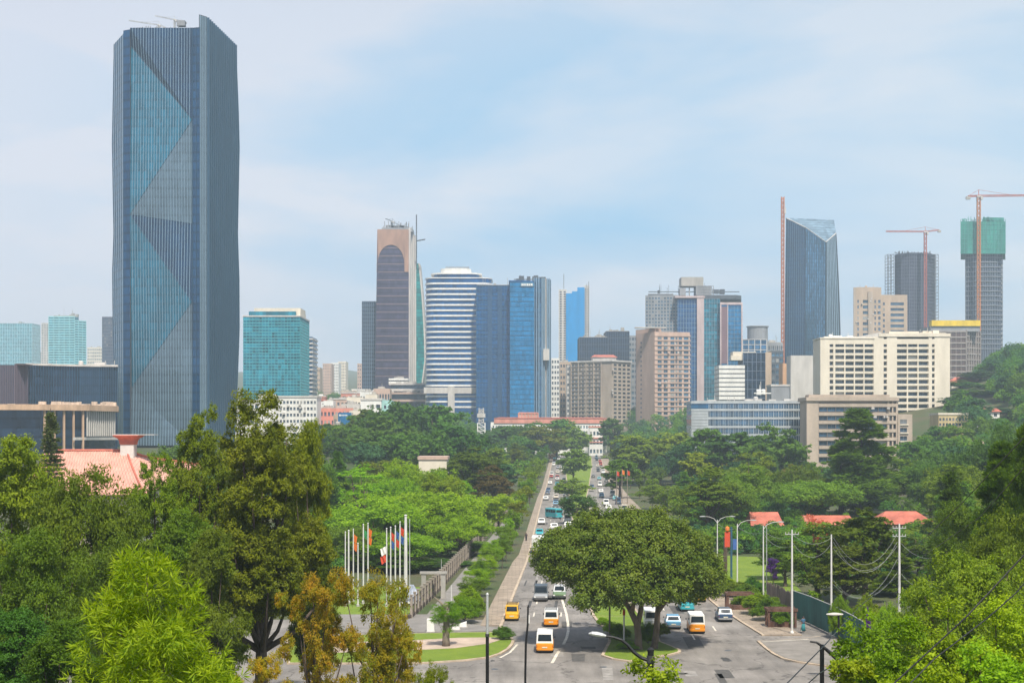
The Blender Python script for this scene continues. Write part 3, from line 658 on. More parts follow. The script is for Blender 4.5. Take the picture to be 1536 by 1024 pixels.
def simple(name, label, u0, u1, vt, d, dep, mat, cols=0, rows=0, fw=.6, fh=.5, wm=None, group=None, side=None, sidecols=4, zt=None, vb=None, parapet=None, roof=0, seed=1, cat='building', skip=(), inset=0.0, sidemat=None):
    """a straight block: front u0..u1 at distance d, its side following the perspective"""
    r = bld(name, label, (u0+u1)/2, d, cat, group)
    x0, x1 = X(u0, d), X(u1, d); pts = [(x0,d),(x1,d),(x1,d+dep),(x0,d+dep)]; zb = gz(pts); z1 = Z(vt, d)
    wall(r, pts, zb, z1, mat)
    zlow = Z(vb, d) if vb else max(zb+3, 2)
    if cols: windows(r, (x0+inset,d), (x1-inset,d), zlow, z1-0.8, cols, rows, fw, fh, wm, skip)
    if side:
        s = (x1, x1) if side == 'r' else (x0, x0)
        if sidemat:
            mb = MB(); f = Face((s[0],d), (s[0],d+dep)); f.box(mb, 0.05, f.L-0.05, -0.3, 0.06, zb, z1-0.3); mb.build('side_wall', sidemat, r)
        if sidecols: windows(r, (s[0],d), (s[0],d+dep), zlow, z1-0.8, sidecols, rows, fw, fh, wm)
    if parapet:
        mb = MB(); mb.prism([(x0-.3,d-.3),(x1+.3,d-.3),(x1+.3,d+dep+.3),(x0-.3,d+dep+.3)], z1+0.003, z1+0.9); mb.build('parapet', parapet, r)
    if roof: roofbits(r, u0, u1, vt, d, seed, None, roof, 3)
    return r
def curtain(name, label, u0, u1, vt, d, dep, mat, nv, nh, fmat, w=.2, dp=.3, hw=None, roof=0, seed=1, plan=None, group=None, cap=None):
    """a curtain-wall block with mullions on its front and inner side"""
    r = bld(name, label, (u0+u1)/2, d, 'building', group)
    pts = plan or [(X(u0,d),d),(X(u1,d),d),(X(u1,d),d+dep),(X(u0,d),d+dep)]; zb = gz(pts); z1 = Z(vt, d)
    wall(r, pts, zb, z1, mat, 'glass_facade')
    mb = MB(); grid(mb, pts[0], pts[1], zb, z1, nv, nh, w, dp, hw); k = 1 if (u0+u1)/2 < 768 else 3
    A, B_ = (pts[1], pts[2]) if k == 1 else (pts[0], pts[3]); n = max(2, int(nv*Face(A, B_).L/Face(pts[0], pts[1]).L)); grid(mb, A, B_, zb, z1, n, nh, w, dp, hw)
    mb.build('mullion', fmat, r)
    if cap: mb = MB(); mb.prism(shrink(pts, -0.4), z1+0.003, z1+1.4); mb.build('parapet', cap, r)
    if roof: roofbits(r, u0, u1, vt, d, seed, None, roof, 4)
    return r
# --- far left background
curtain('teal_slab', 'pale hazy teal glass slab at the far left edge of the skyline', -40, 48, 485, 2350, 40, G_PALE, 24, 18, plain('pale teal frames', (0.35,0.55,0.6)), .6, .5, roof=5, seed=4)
simple('grey_block', 'thin pale grey sliver of a building behind the hazy teal slab', 48, 56, 527, 2500, 30, LCONC, 3, 8)
def l1():
    d = 1750; r = bld('teal_tower', 'bright turquoise glass tower with a grey side wing, left of the tallest tower', 95, d)
    P_ = pl([(73,d),(112,d),(118,d+8),(118,d+40),(73,d+40)]); zb = gz(P_); z1 = Z(475,d); wall(r, P_, zb, z1, G_PALE if 0 else G_TEAL, 'glass_facade')
    Q = pl([(112,d-2),(129,d+10),(129,d+45),(112,d+45)]); wall(r, Q, zb, Z(481,d), G_TEAL, 'glass_facade')
    G = pl([(62,d+3),(73,d+3),(73,d+40),(62,d+40)]); wall(r, G, zb, Z(484,d), LCONC, 'side_wing')
    mb = MB(); grid(mb, P_[0], P_[1], zb, z1, 5, 34, .5, .4, 1.3); grid(mb, Q[0], Q[1], zb, Z(481,d), 3, 32, .5, .4, 1.3); mb.build('spandrel', plain('pale teal bands', (0.30,0.60,0.64)), r)
    windows(r, G[0], G[1], zb+40, Z(484,d)-1, 3, 26, .55, .4, G_WINB); roofbits(r, 80, 116, 474, d, 6, CONC, 7, 5)
l1()
simple('pale_block', 'pale cream hazy block between the turquoise tower and the dark windowed slab', 131, 153, 521, 2300, 40, CREAM, 8, 12, .6, .45, G_WINB, roof=4, seed=9)
simple('dark_slab', 'dark slab with small pale-edged windows just left of the tallest tower', 153, 190, 475, 1100, 25, plain('blue grey panel', (0.10,0.12,0.17), 0.6), 12, 34, .5, .4, G_WINB)
# --- between the tall tower and the arch tower
def l3():
    d = 1000; r = curtain('teal_block', 'broad teal glass block with a beige roof box, right of the tallest tower', 365, 450, 475, d, 45, G_TEAL, 18, 40, plain('teal frames', (0.06,0.33,0.38), 0.4), .22, .15, .5)
    mb = MB(); mb.box(X(365,d)-.4, X(450,d)+.4, d-.4, d+45, Z(475,d)+.003, Z(473,d)); mb.build('roof_edge', LCONC, r)
    mb = MB(); mb.box(X(372,d), X(443,d), d+3, d+40, Z(474,d), Z(466.5,d)); mb.build('penthouse', G_TEAL, r)
    mb = MB(); mb.box(X(379,d), X(449,d), d+6, d+30, Z(467,d), Z(460.8,d)); mb.box(X(440,d), X(449,d), d+5, d+32, Z(473,d), Z(466.9,d)); mb.build('roof_box', CREAM, r)
l3()
def bands(name, label, u0, u1, vt, d, dep, gm, bm, n, hb, plan=None, round_=0, vb=None):
    r = bld(name, label, (u0+u1)/2, d); pts = plan or [(X(u0,d),d),(X(u1,d),d),(X(u1,d),d+dep),(X(u0,d),d+dep)]
    zb = gz(pts); z1 = Z(vt, d); wall(r, pts, zb, z1, gm, 'glass_facade'); zl = Z(vb, d) if vb else zb+2
    out = shrink(pts, -0.45)
    for i in range(n):
        z = zl+(z1-zl)*(i+0.5)/n; mb = MB(); mb.prism(out, z-hb/2, z+hb/2); mb.build('spandrel_band', bm, r)
    return r
bands('slim_block', 'slim hazy blue block with white floor bands, right of the broad teal block', 452, 468, 505, 1150, 30, G_SLATE, LCONC, 20, 1.2)
simple('brick_block', 'small hazy reddish block to the right of the slim banded block', 470, 480, 551, 1500, 20, TAN, 4, 8, .5, .4, group=None)
simple('pink_block', 'hazy pale pink block among distant trees, right of the broad teal block', 484, 497, 545, 1700, 25, PINK, 4, 12, .4, .35)
simple('white_block', 'hazy white block of flats, right beside the pale pink one in the distance', 496, 508, 544, 1750, 25, WHITE, 5, 12, .5, .4)
simple('cream_block', 'hazy cream block of flats, rightmost of the distant three right of the teal block', 507, 519, 542, 1800, 25, CREAM, 5, 12, .5, .4)
simple('rose_block', 'small hazy rose coloured block beside the left foot of the purple arch tower', 536, 545, 545, 1650, 20, PINK, 3, 10, .5, .4)
def l6():
    d = 760; r = simple('white_office', 'white five-storey office with rows of dark windows, right of the tallest tower', 388, 475, 596, d, 18, WHITE, 17, 6, .62, .42, G_WIN, vb=655, parapet=LCONC)
    mb = MB(); mb.box(X(388,d), X(412,d), d-1.2, d-.1, Z(660,d), Z(591,d)); mb.prism([(X(402,d),d-1),(X(412,d),d-1),(X(412,d),d+6),(X(402,d),d+6)], Z(596,d), Z(591,d)); mb.build('stair_tower', WHITE, r)
    r = simple('white_wing', 'low white wing with big windows, between the tallest tower and the white office block', 350, 388, 602, 770, 16, WHITE, 6, 4, .7, .5, G_WINB, vb=650, parapet=LCONC)
l6()
# small houses of the low town in front of the arch tower
TOWN = [(474,530,612,780,14,ROSE,10,4,'low rose brick building under the distant trees'),(500,532,622,742,12,TAN,5,3,'small tan house behind the blue billboard'),(524,545,616,770,12,CREAM,4,4,'small cream house right of the blue billboard'),
 (512,540,606,850,14,LCONC,6,3,'long flat pale roof above the rose brick building'),(540,560,588,980,14,WHITE,5,4,'white cube house under the arch tower'),(520,545,596,900,14,CREAM,6,3,'cream flat-roofed house right of the pale flat roof'),
 (560,585,583,1000,14,PINK,6,3,'pink flat-roofed house at the foot of the arch tower'),(497,513,640,640,10,TAN,4,2,'small ochre house low among the trees below the billboard'),(485,500,601,900,12,WHITE,4,3,'small white house at the left of the low town'),
 (548,566,592,900,12,CREAM,5,3,'low cream house between the white corner block and the arch tower')]
for u0, u1, v, d, dep, m, c, rw, lab in TOWN:
    r = simple('town_house', lab, u0, u1, v, d, dep, m, c, rw, .55, .45, G_WIN, group='houses of the low town')
    roofbits(r, u0, u1, v, d, int(u0), CONC, 4, 2)
def town_clutter():
    rnd = random.Random(44); cs = [('white',WHITE),('cream',CREAM),('tan',TAN),('rose',ROSE),('pale grey',LCONC),('pink beige',PINK)]; L_ = []
    for i in range(26):
        d = rnd.uniform(770, 1080); u = rnd.uniform(470, 562); v = 638-(d-770)*0.165+rnd.uniform(-6, 5); L_.append((u, v, d, rnd.choice(cs), rnd.uniform(8, 15)))
    L_.sort(); cnt = {}; w = ['first','second','third','fourth','fifth','sixth','seventh','eighth','ninth','tenth','eleventh']
    for u, v, d, (cn, m), wd in L_:
        k = cnt.get(cn, 0); cnt[cn] = k+1; hw = wd*F/d/2
        r = simple('town_house', f'small {cn} box house below the arch tower, {w[k]} {cn} one from the left', u-hw, u+hw, v, d, 9, m, rnd.randint(3, 5), rnd.randint(2, 4), .5, .45, G_WIN, group='houses of the low town', vb=v+9*F/d, parapet=rnd.choice([LCONC, m, RROOF]))
        if rnd.random() < .6: roofbits(r, u-hw, u+hw, v, d, int(u*7), rnd.choice([CONC, WHITE]), 3, 2)
town_clutter()
def billboard():
    d = 700; r = thing('billboard', 'blue billboard with small pale lettering on the roofs left of the white corner block', 'billboard', (X(517,d), d, Z(642,d)))
    mb = MB(); mb.box(X(507,d), X(527,d), d, d+0.5, Z(637,d), Z(618.5,d)); mb.build('panel', plain('billboard blue', (0.015,0.16,0.36), 0.5, 0.35, 0.3), r)
    mb = MB(); mb.lathe([(0.5,0),(0.5,0.1)], (0,0,0), 8); mb.v = [(X(510,d)+p[0], d-0.02-p[2]*0.3, Z(622.5,d)+p[1]) for p in mb.v]
    for i, (a, b) in enumerate(((512,514),(514.5,516),(516.6,518.5),(519,521))): mb.box(X(a,d), X(b,d), d-.03, d, Z(623.4,d), Z(621.8,d))
    mb.build('lettering', WHITE, r)
    mb = MB(); mb.box(X(510,d), X(511,d), d+.5, d+1, Z(642,d)-6, Z(637,d)); mb.box(X(523,d), X(524,d), d+.5, d+1, Z(642,d)-6, Z(637,d)); mb.build('frame', DGREY, r)
billboard()
def l8():
    d = 705; r = simple('white_corner_block', 'white corner block with a mint side, in front of the arch tower', 541, 572, 600, d, 26, WHITE, 0, 0, parapet=LCONC)
    f0, f1 = (X(553,d),d), (X(572,d),d); windows(r, f0, f1, Z(639,d), Z(603,d), 2, 3, .62, .42, G_WIN)
    mb = MB(); mb.box(X(572,d)+.02, X(587,d), d+1.5, d+22, gz([(X(560,d),d)]), Z(600,d)); mb.build('side_wing', plain('mint render', (0.36,0.60,0.58)), r)
    windows(r, (X(574,d),d+1.5), (X(587,d),d+1.5), Z(640,d), Z(604,d), 2, 3, .5, .4, G_WIN)
l8()

def arch_tower():
    d = 1300; r = bld('arch_tower', 'tall purple brown tower with a round arch outlined in tan near its top', 592, d)
    A, B_, C_ = pl([(562,d),(613,d),(623.5,d+36)]); zt = Z(345,d); zb = gz([A,B_])
    D_, E_ = pl([(575,d+60),(600,d+60)])
    tap = lambda P_, k: [(p[0]+(X(566,d)-A[0])*(1 if i == 0 else 0), p[1]) for i, p in enumerate(P_)]
    base = [A,B_,C_,D_]; mb = MB(); mb.prism(base, zb, zt, top=tap(base, 1)); mb.build('wall', G_PURP, r)
    # tan frame with arched opening on the front, proud of the glass
    mb = MB(); fl = lambda v: X(566-4*(v-345)/230, d); xr = X(613,d); cx = X(586.5,d); ra = X(606,d)-cx; zc = Z(393,d); n = 16
    arc = [(cx-ra*math.cos(math.pi*i/n), zc+ra*1.32*math.sin(math.pi*i/n)) for i in range(n+1)]
    y0, y1 = d-0.7, d+0.2
    for i in range(n):
        a, b = arc[i], arc[i+1]; t0 = fl(350) if i == 0 else a[0]
        mb.loft([[(a[0],y0,a[1]),(a[0],y0,zt+.5),(a[0],y1,zt+.5),(a[0],y1,a[1])],[(b[0],y0,b[1]),(b[0],y0,zt+.5),(b[0],y1,zt+.5),(b[0],y1,b[1])]])
    zl = Z(408,d)
    mb.loft([[(fl(408),y0,zl),(arc[0][0]-1.0,y0,zl),(arc[0][0]-1.0,y1,zl),(fl(408),y1,zl)],[(fl(345),y0,zt+.5),(arc[0][0],y0,zt+.5),(arc[0][0],y1,zt+.5),(fl(345),y1,zt+.5)]])
    mb.loft([[(arc[-1][0]+.5,y0,zl),(xr,y0,zl),(xr,y1,zl),(arc[-1][0]+.5,y1,zl)],[(arc[-1][0],y0,zt+.5),(xr,y0,zt+.5),(xr,y1,zt+.5),(arc[-1][0],y1,zt+.5)]])
    mb.build('arch_frame', BROWN, r)
    bm = plain('dull purple bands', (0.15,0.10,0.12), 0.6)
    for i in range(17):
        v = 372+i*12; mb = MB(); x0 = fl(v) if v > 408 else cx-ra*math.sqrt(max(0.02, 1-min(1, max(0, (393-v)/32))**2)); x1 = xr if v > 408 else 2*cx-x0
        mb.box(x0, x1, d-.25, d+.1, Z(v,d)-.5, Z(v,d)+.5); mb.build('spandrel_band', bm, r)
    f = Face(B_, C_)
    mb = MB(); f.box(mb, 0, f.L, -1, .1, zb, Z(346,d)); mb.build('side_wall', plain('pinkish grey panel', (0.62,0.53,0.52), 0.7), r)
    for a, w in ((0.08,1.2),(0.36,1.5),(0.62,1.2),(0.86,2.0)):
        mb = MB(); f.box(mb, f.L*a, f.L*a+w*2.2, -.5, 1.0, zb, Z(340,d)-6*a); mb.build('side_fin', LCONC, r)
    mb = MB(); f.box(mb, f.L*0.22, f.L*0.30, 0.1, 0.35, zb, Z(400,d)); f.box(mb, f.L*0.52, f.L*0.56, 0.1, 0.35, zb, Z(380,d)); mb.build('side_glazing', G_TEAL, r)
    r2 = bld('sail_building', 'green glass building with a curved sail edge, behind the right side of the arch tower', 630, d+30)
    mb = MB(); dd = d+34; pr = [(395,627.5),(420,630),(450,632.5),(480,634.5),(510,636),(540,636.5),(560,634),(590,630)]
    mb.loft([[(X(622,dd),dd,Z(v,dd)),(X(u,dd),dd,Z(v,dd)),(X(u,dd)-1,dd+25,Z(v,dd)),(X(622,dd),dd+25,Z(v,dd))] for v, u in reversed(pr)])
    mb.build('glass_facade', glass('sea green glass', (0.01,0.26,0.25), (2,2,3.6), .4, .4), r2)
    mb = MB(); mb.loft([[(X(u,dd)+.05,dd-.6,Z(v,dd)),(X(u,dd)+1.2,dd-.6,Z(v,dd)),(X(u,dd)+1.2,dd+25,Z(v,dd)),(X(u,dd)+.05,dd+25,Z(v,dd))] for v, u in reversed(pr)]); mb.build('edge_wall', LCONC, r2)
    z = gz(pl([(636,dd)])); mb = MB(); mb.box(X(622,dd), X(630,dd), dd+.2, dd+24.6, z, Z(590,dd)-.01); mb.build('base', CONC, r2)
    mb = MB(); rnd = random.Random(4)
    mb.box(X(572,d), X(618,d), d+4, d+30, zt-1, zt+2.6)
    for i in range(30):
        x = rnd.uniform(X(572,d), X(618,d)); mb.box(x-.3, x+.3, d+5, d+5.6, zt, zt+rnd.uniform(3, 9))
        if i%3 == 0: mb.box(x-2.5, x+2.5, d+6, d+9, zt+2, zt+rnd.uniform(3.5, 5.5))
    mb.build('roof_plant', GREY, r)
    mb = MB(); mb.beam((X(622.5,d),d+20,Z(400,d)), (X(622.5,d),d+20,Z(317,d)), 1.0, 1.0); mb.beam((X(622,d),d+20,Z(357,d)), (X(636,d),d+18,Z(355,d)), .8, 1.0); mb.build('aerial', DGREY, r)
    crane('small dark roof crane on top of the purple arch tower', 588.5, 333, 346, d+12, (578,328), (600,339), DGREY, 1.2, n=8)
    G = curtain('annex_tower', 'dark blue gridded block against the left side of the arch tower', 543, 563, 452, d+14, 30, G_DARK, 7, 30, plain('blue grey frames', (0.14,0.20,0.28)), .35, .3, .4)
arch_tower()
def podium2():
    d = 1180
    for name, lab, u0, u1, v0, v1, dd, m in (('low_block','lowest long slab roof of the stepped podium left of the white banded tower',575,640,591,600,0,PINK),('low_block','upper slab of the stepped podium left of the white banded tower',583,640,577,584,12,LCONC),('low_block','thin canopy slab on top of the stepped podium under the arch tower',583,612,570,573,25,WHITE)):
        r = bld(name, lab, (u0+u1)/2, d+dd); y = d+dd; zb = gz([(X(u0,y),y),(X(u1,y),y)])
        wall(r, [(X(u0,y)+1.5,y+1.5),(X(u1,y)-1,y+1.5),(X(u1,y)-1,y+20),(X(u0,y)+1.5,y+20)], zb, Z(v0,y)-.01, G_WIN, 'glass_facade')
        mb = MB(); mb.box(X(u0,y), X(u1,y), y, y+22, Z(v0,y), Z(v0,y)+1.5); mb.build('roof', m, r)
        mb = MB(); mb.box(X(u0,y), X(u1,y), y, y+1.4, Z(v1,y)-1.2, Z(v1,y)+.6); mb.build('floor_slab', m, r)
        roofbits(r, u0, u1, v0-1, y, u0, CONC, 9, 3)
podium2()
def banded():
    d = 1120; r = bld('banded_tower', 'blue glass tower with many white floor bands and a rounded white crown', 685, d)
    cx = (X(638,d)+X(737,d))/2; hw = (X(737,d)-X(638,d))/2; n = 20
    def plan(k, u0=638, u1=737, fr=12):     # rounded left end
        x0, x1 = X(u0,d), X(u1,d); rr = 9.0; P_ = []
        for i in range(9):
            a = math.pi+math.pi/2*i/8; P_.append((x0+rr+(rr+k)*math.cos(a), d+rr+(rr+k)*math.sin(a)))
        for i in range(9):
            a = -math.pi/2+math.pi/2*i/8; P_.append((x1-rr+(rr+k)*math.cos(a), d+rr+(rr+k)*math.sin(a)))
        return P_+[(x1+k, d+34+k), (x0-k, d+34+k)]
    zb = gz([(cx,d)]); wall(r, plan(0), zb, Z(417.5,d), G_BLUE, 'glass_facade')
    for i in range(28):
        v = 425+i*8.05
        if v > 612: break
        mb = MB(); z = Z(v,d); mb.prism(plan(.5), z-.66, z+.66); mb.build('floor_band', WHITE, r)
    mb = MB(); mb.prism(plan(.6), Z(417.4,d), Z(416,d)); mb.build('roof_edge', WHITE, r)
    wall(r, plan(-1, 648, 721), Z(416,d), Z(411,d), G_BLUE, 'upper_glass'); mb = MB(); mb.prism(plan(.3, 646, 722), Z(411,d)+.003, Z(409,d)); mb.build('roof_edge', WHITE, r)
    mb = MB(); mb.prism(plan(-1, 658, 708), Z(409,d), Z(402,d)); mb.build('crown', WHITE, r)
    mb = MB(); mb.box(X(668,d), X(703,d), d+6, d+20, Z(402,d), Z(400,d)); grid(mb, (X(668,d),d+5), (X(703,d),d+5), Z(402,d), Z(399,d), 12, 1, .3, .3); mb.build('roof_plant', GREY, r)
    mb = MB(); mb.box(X(636,d), X(716,d), d-2.4, d-.6, Z(590,d), Z(581,d)); mb.build('canopy', LCONC, r)
    mb = MB(); mb.box(X(672,d), X(682,d), d-3, d-.7, gz([(X(677,d),d)]), Z(580,d)); mb.build('stair_tower', LCONC, r)
banded()
def blues():
    d = 1104
    r = curtain('navy_tower', 'dark navy glass slab directly right of the white banded tower', 714.5, 766, 428, d, 40, G_BLUE, 11, 46, plain('navy frames', (0.02,0.09,0.18), .4), .3, .35, .25, roof=4, seed=3)
    f = Face((X(714.5,d),d), (X(766,d),d))
    for a in (0.33, 0.62):
        mb = MB(); f.box(mb, f.L*a, f.L*(a+.13), .36, .8, gz([(X(740,d),d)]), Z(430,d)); mb.build('vertical_bay', plain('navy bay', (0.03,0.09,0.19), .3, metal=.4), r)
    d2 = 1094; P_ = pl([(765,d2),(801,d2),(801,d2+40),(765,d2+40)])
    r = curtain('azure_tower', 'bright azure glass slab with a small pale sign on top, beside the navy slab', 765, 801, 423, d2, 40, G_BRIGHT, 14, 44, plain('azure frames', (0.006,0.13,0.27), .4), .16, .15, .3)
    mb = MB(); mb.prism(pl([(763,d2-.3),(782,d2-.3),(801,d2+4),(801,d2+40),(763,d2+40)]), Z(423,d2)+.003, Z(420.5,d2)); mb.build('parapet', G_BLUE, r)
    mb = MB(); mb.box(X(781,d2), X(800,d2), d2-.8, d2-.2, Z(429.5,d2), Z(424.5,d2)); mb.build('sign_panel', plain('sign blue grey', (0.16,0.30,0.42)), r)
    mb = MB()
    for i, (a, b) in enumerate(((782.2,784.2),(785,787.2),(788,789.4),(790.2,792.6),(793.4,795.4),(796.2,798.8))): mb.box(X(a,d2), X(b,d2), d2-.95, d2-.8, Z(428.6,d2), Z(425.6,d2))
    mb.build('sign_lettering', WHITE, r)
    r = bld('finned_tower', 'blue grey tower edge with tall pale vertical fins, right of the azure slab', 813, 1098)
    P_ = pl([(801,1100),(812,1098),(826,1108),(826,1145),(801,1145)]); zb = gz(P_); wall(r, P_, zb, Z(417.5,1098), G_SLATE, 'glass_facade')
    fm = plain('pale blue fins', (0.24,0.36,0.48))
    for k in range(3):
        f = Face(P_[0], P_[1]); mb = MB(); f.box(mb, f.L*k/3, f.L*k/3+.5, -.1, 1.0, zb, Z(416,1098)); mb.build('fin', fm, r)
    for k in range(5):
        f = Face(P_[1], P_[2]); mb = MB(); f.box(mb, f.L*k/5, f.L*k/5+.5, -.1, .9, zb, Z(417-k*.3,1098)); mb.build('fin', fm if k != 2 else LCONC, r)
    mb = MB(); grid(mb, P_[1], P_[2], zb, Z(418,1098), 0 or 1, 50, .2, .3, .5); mb.build('floor_band', plain('slate bands', (0.12,0.18,0.25)), r)
    mb = MB(); mb.box(X(815,1096), X(824,1096), 1097, 1103, Z(540,1096), Z(523,1096)); mb.build('plant_box', LCONC, r); roofbits(r, 770, 825, 419.5, 1106, 12, DGREY, 12, 4)
blues()
def tarped():
    d = 1500; r = bld('tarped_tower', 'tower wrapped in vivid blue sheets with bare concrete edges and a thin mast', 860, d)
    P_ = pl([(838,d),(884,d),(884,d+30),(838,d+30)]); zb = gz(P_); wall(r, pl([(838,d),(850,d),(850,d+30),(838,d+30)]), zb, Z(434,d), LCONC, 'concrete_frame')
    wall(r, pl([(876,d),(884,d),(884,d+30),(876,d+30)]), zb, Z(428,d), LCONC, 'concrete_frame')
    windows(r, P_[0], pl([(850,d)])[0], Z(545,d), Z(436,d), 2, 30, .5, .5, G_DARK)
    mb = MB(); mb.prism(pl([(849,d-1),(858,d-1),(858,d+29),(849,d+29)]), zb, Z(440,d)); mb.prism(pl([(858,d-1),(866,d-1),(866,d+29),(858,d+29)]), zb, Z(437,d)); mb.prism(pl([(866,d-1),(877,d-1),(877,d+29),(866,d+29)]), zb, Z(431,d)); mb.build('blue_sheeting', BTARP, r)
    mb = MB(); mb.box(X(879,d), X(880,d), d-.6, d, zb, Z(426,d)); mb.box(X(882.5,d), X(883.5,d), d-.6, d, zb, Z(422,d)); mb.tube([(X(846,d),d+5,Z(434,d)),(X(846,d),d+5,Z(410,d))], .35, 4); mb.build('mast', GREY, r)
    windows(r, pl([(876,d)])[0], pl([(884,d)])[0], Z(545,d), Z(432,d), 2, 28, .35, .5, G_DARK)
tarped()
simple('thin_white_block', 'thin white balcony block between the finned tower and the beige flats', 827, 839, 537, 1240, 20, WHITE, 3, 14, .6, .5, G_WIN)
simple('brick_brown_block', 'shadowed brown block behind the left end of the beige flats', 840, 860, 543, 1260, 20, TAN, 5, 12, .6, .5, G_WIN, roof=4, seed=5)
curtain('charcoal_tower', 'charcoal glass block behind the beige flats with the red roof', 869, 912, 506, 1280, 30, G_DARK, 12, 14, plain('charcoal frames', (0.10,0.12,0.15)), .3, .3, .3, roof=8, seed=6)
curtain('charcoal_tower', 'taller charcoal glass block just left of the pink beige hotel', 909, 944, 497, 1290, 30, G_DARK, 10, 16, plain('charcoal frames', (0.10,0.12,0.15)), .3, .3, .3, roof=5, seed=7)
simple('slate_sliver', 'narrow blue sliver of a building left of the pink beige hotel', 943, 956, 503, 1330, 25, GREY, 3, 16, .7, .5, G_WINB)
def flats():
    d = 1200; r = bld('beige_flats', 'beige apartment block with dense windows and a red roof shed, mid skyline', 900, d)
    A, B_, C_ = pl([(857,d+22),(918,d),(946,d+20)]); zb = gz([A,B_]); zt = Z(542,d)
    P_ = [A,B_,C_,(X(900,d+55),d+55)]; wall(r, P_, zb, zt, BEIGE)
    f = Face(A, B_); windows(r, A, f.p(f.L*.74,0,0)[:2], Z(640,d), zt-1, 9, 16, .6, .5, G_WIN)
    g = Face(B_, C_); windows(r, g.p(g.L*.05,0,0)[:2], C_, Z(640,d), zt-1, 4, 16, .6, .5, G_WINB)
    mb = MB(); grid(mb, A, f.p(f.L*.74,0,0)[:2], Z(640,d), zt, 4, 16, .8, .7, .35); mb.build('balcony_frame', BEIGE, r)
    mb = MB(); mb.prism(shrink(P_, -.6), zt+.003, zt+1.3); mb.build('roof_edge', LCONC, r)
    mb = MB(); mb.box(X(890,d), X(926,d), d+12, d+30, zt+1.3, Z(534,d)); mb.build('roof_shed', LCONC, r)
    mb = MB(); x0, x1 = X(888,d), X(928,d); mb.add([(x0,d+11,Z(534,d)+.01),(x1,d+11,Z(534.5,d)),(x1,d+31,Z(534,d)+.1),(x0,d+31,Z(534,d)+.1),(x0+3,d+21,Z(530,d)),(x1-3,d+21,Z(530,d))], [(0,1,5,4),(1,2,5),(2,3,4,5),(3,0,4),(3,2,1,0)]); mb.build('roof', RROOF, r)
    r = simple('white_sliver', 'slim pale block with rounded left corner at the left end of the beige flats', 850, 859, 548, 1225, 20, LCONC, 2, 13, .6, .5, G_WIN)
flats()
def hotel():
    d = 1060; r = bld('pink_hotel', 'pink beige hotel block with a regular grid of dark square windows', 995, d)
    A, B_, C_ = pl([(955,d+20),(982,d),(1035,d+4)]); zb = gz([A,B_,C_]); P_ = [A,B_,C_,(X(1020,d+40),d+40)]
    wall(r, P_, zb, Z(497.5,d), PINK); wall(r, pl([(953.5,d+22),(983,d+3),(992,d+14),(965,d+32)]), zb, Z(491.5,d), PINK, 'stair_tower')
    mb = MB(); mb.box(X(953,d), X(1000,d), d+2, d+8, Z(491.5,d), Z(490,d)); mb.build('roof_edge', LCONC, r)
    f = Face(B_, C_); s0 = f.L*.02
    cols = [(0.14,.11),(0.31,.11),(0.5,.11),(0.615,.05),(0.725,.09),(0.89,.13)]
    for i in range(19):
        v = 507+i*7.05
        for a, w in cols: window_at(r, f, f.L*a, Z(v,d), f.L*w, 1.75, G_WINB)
    g = Face(A, B_)
    for i in range(17): window_at(r, g, g.L*.25, Z(512+i*7.05,d), 1.3, 1.3, G_WIN)
    mb = MB()
    for i in range(20): f.box(mb, 0, f.L+.5, .02, .35, Z(503.2+i*7.05,d)-.4, Z(503.2+i*7.05,d)+.4)
    mb.build('floor_band', PINK, r)
hotel()
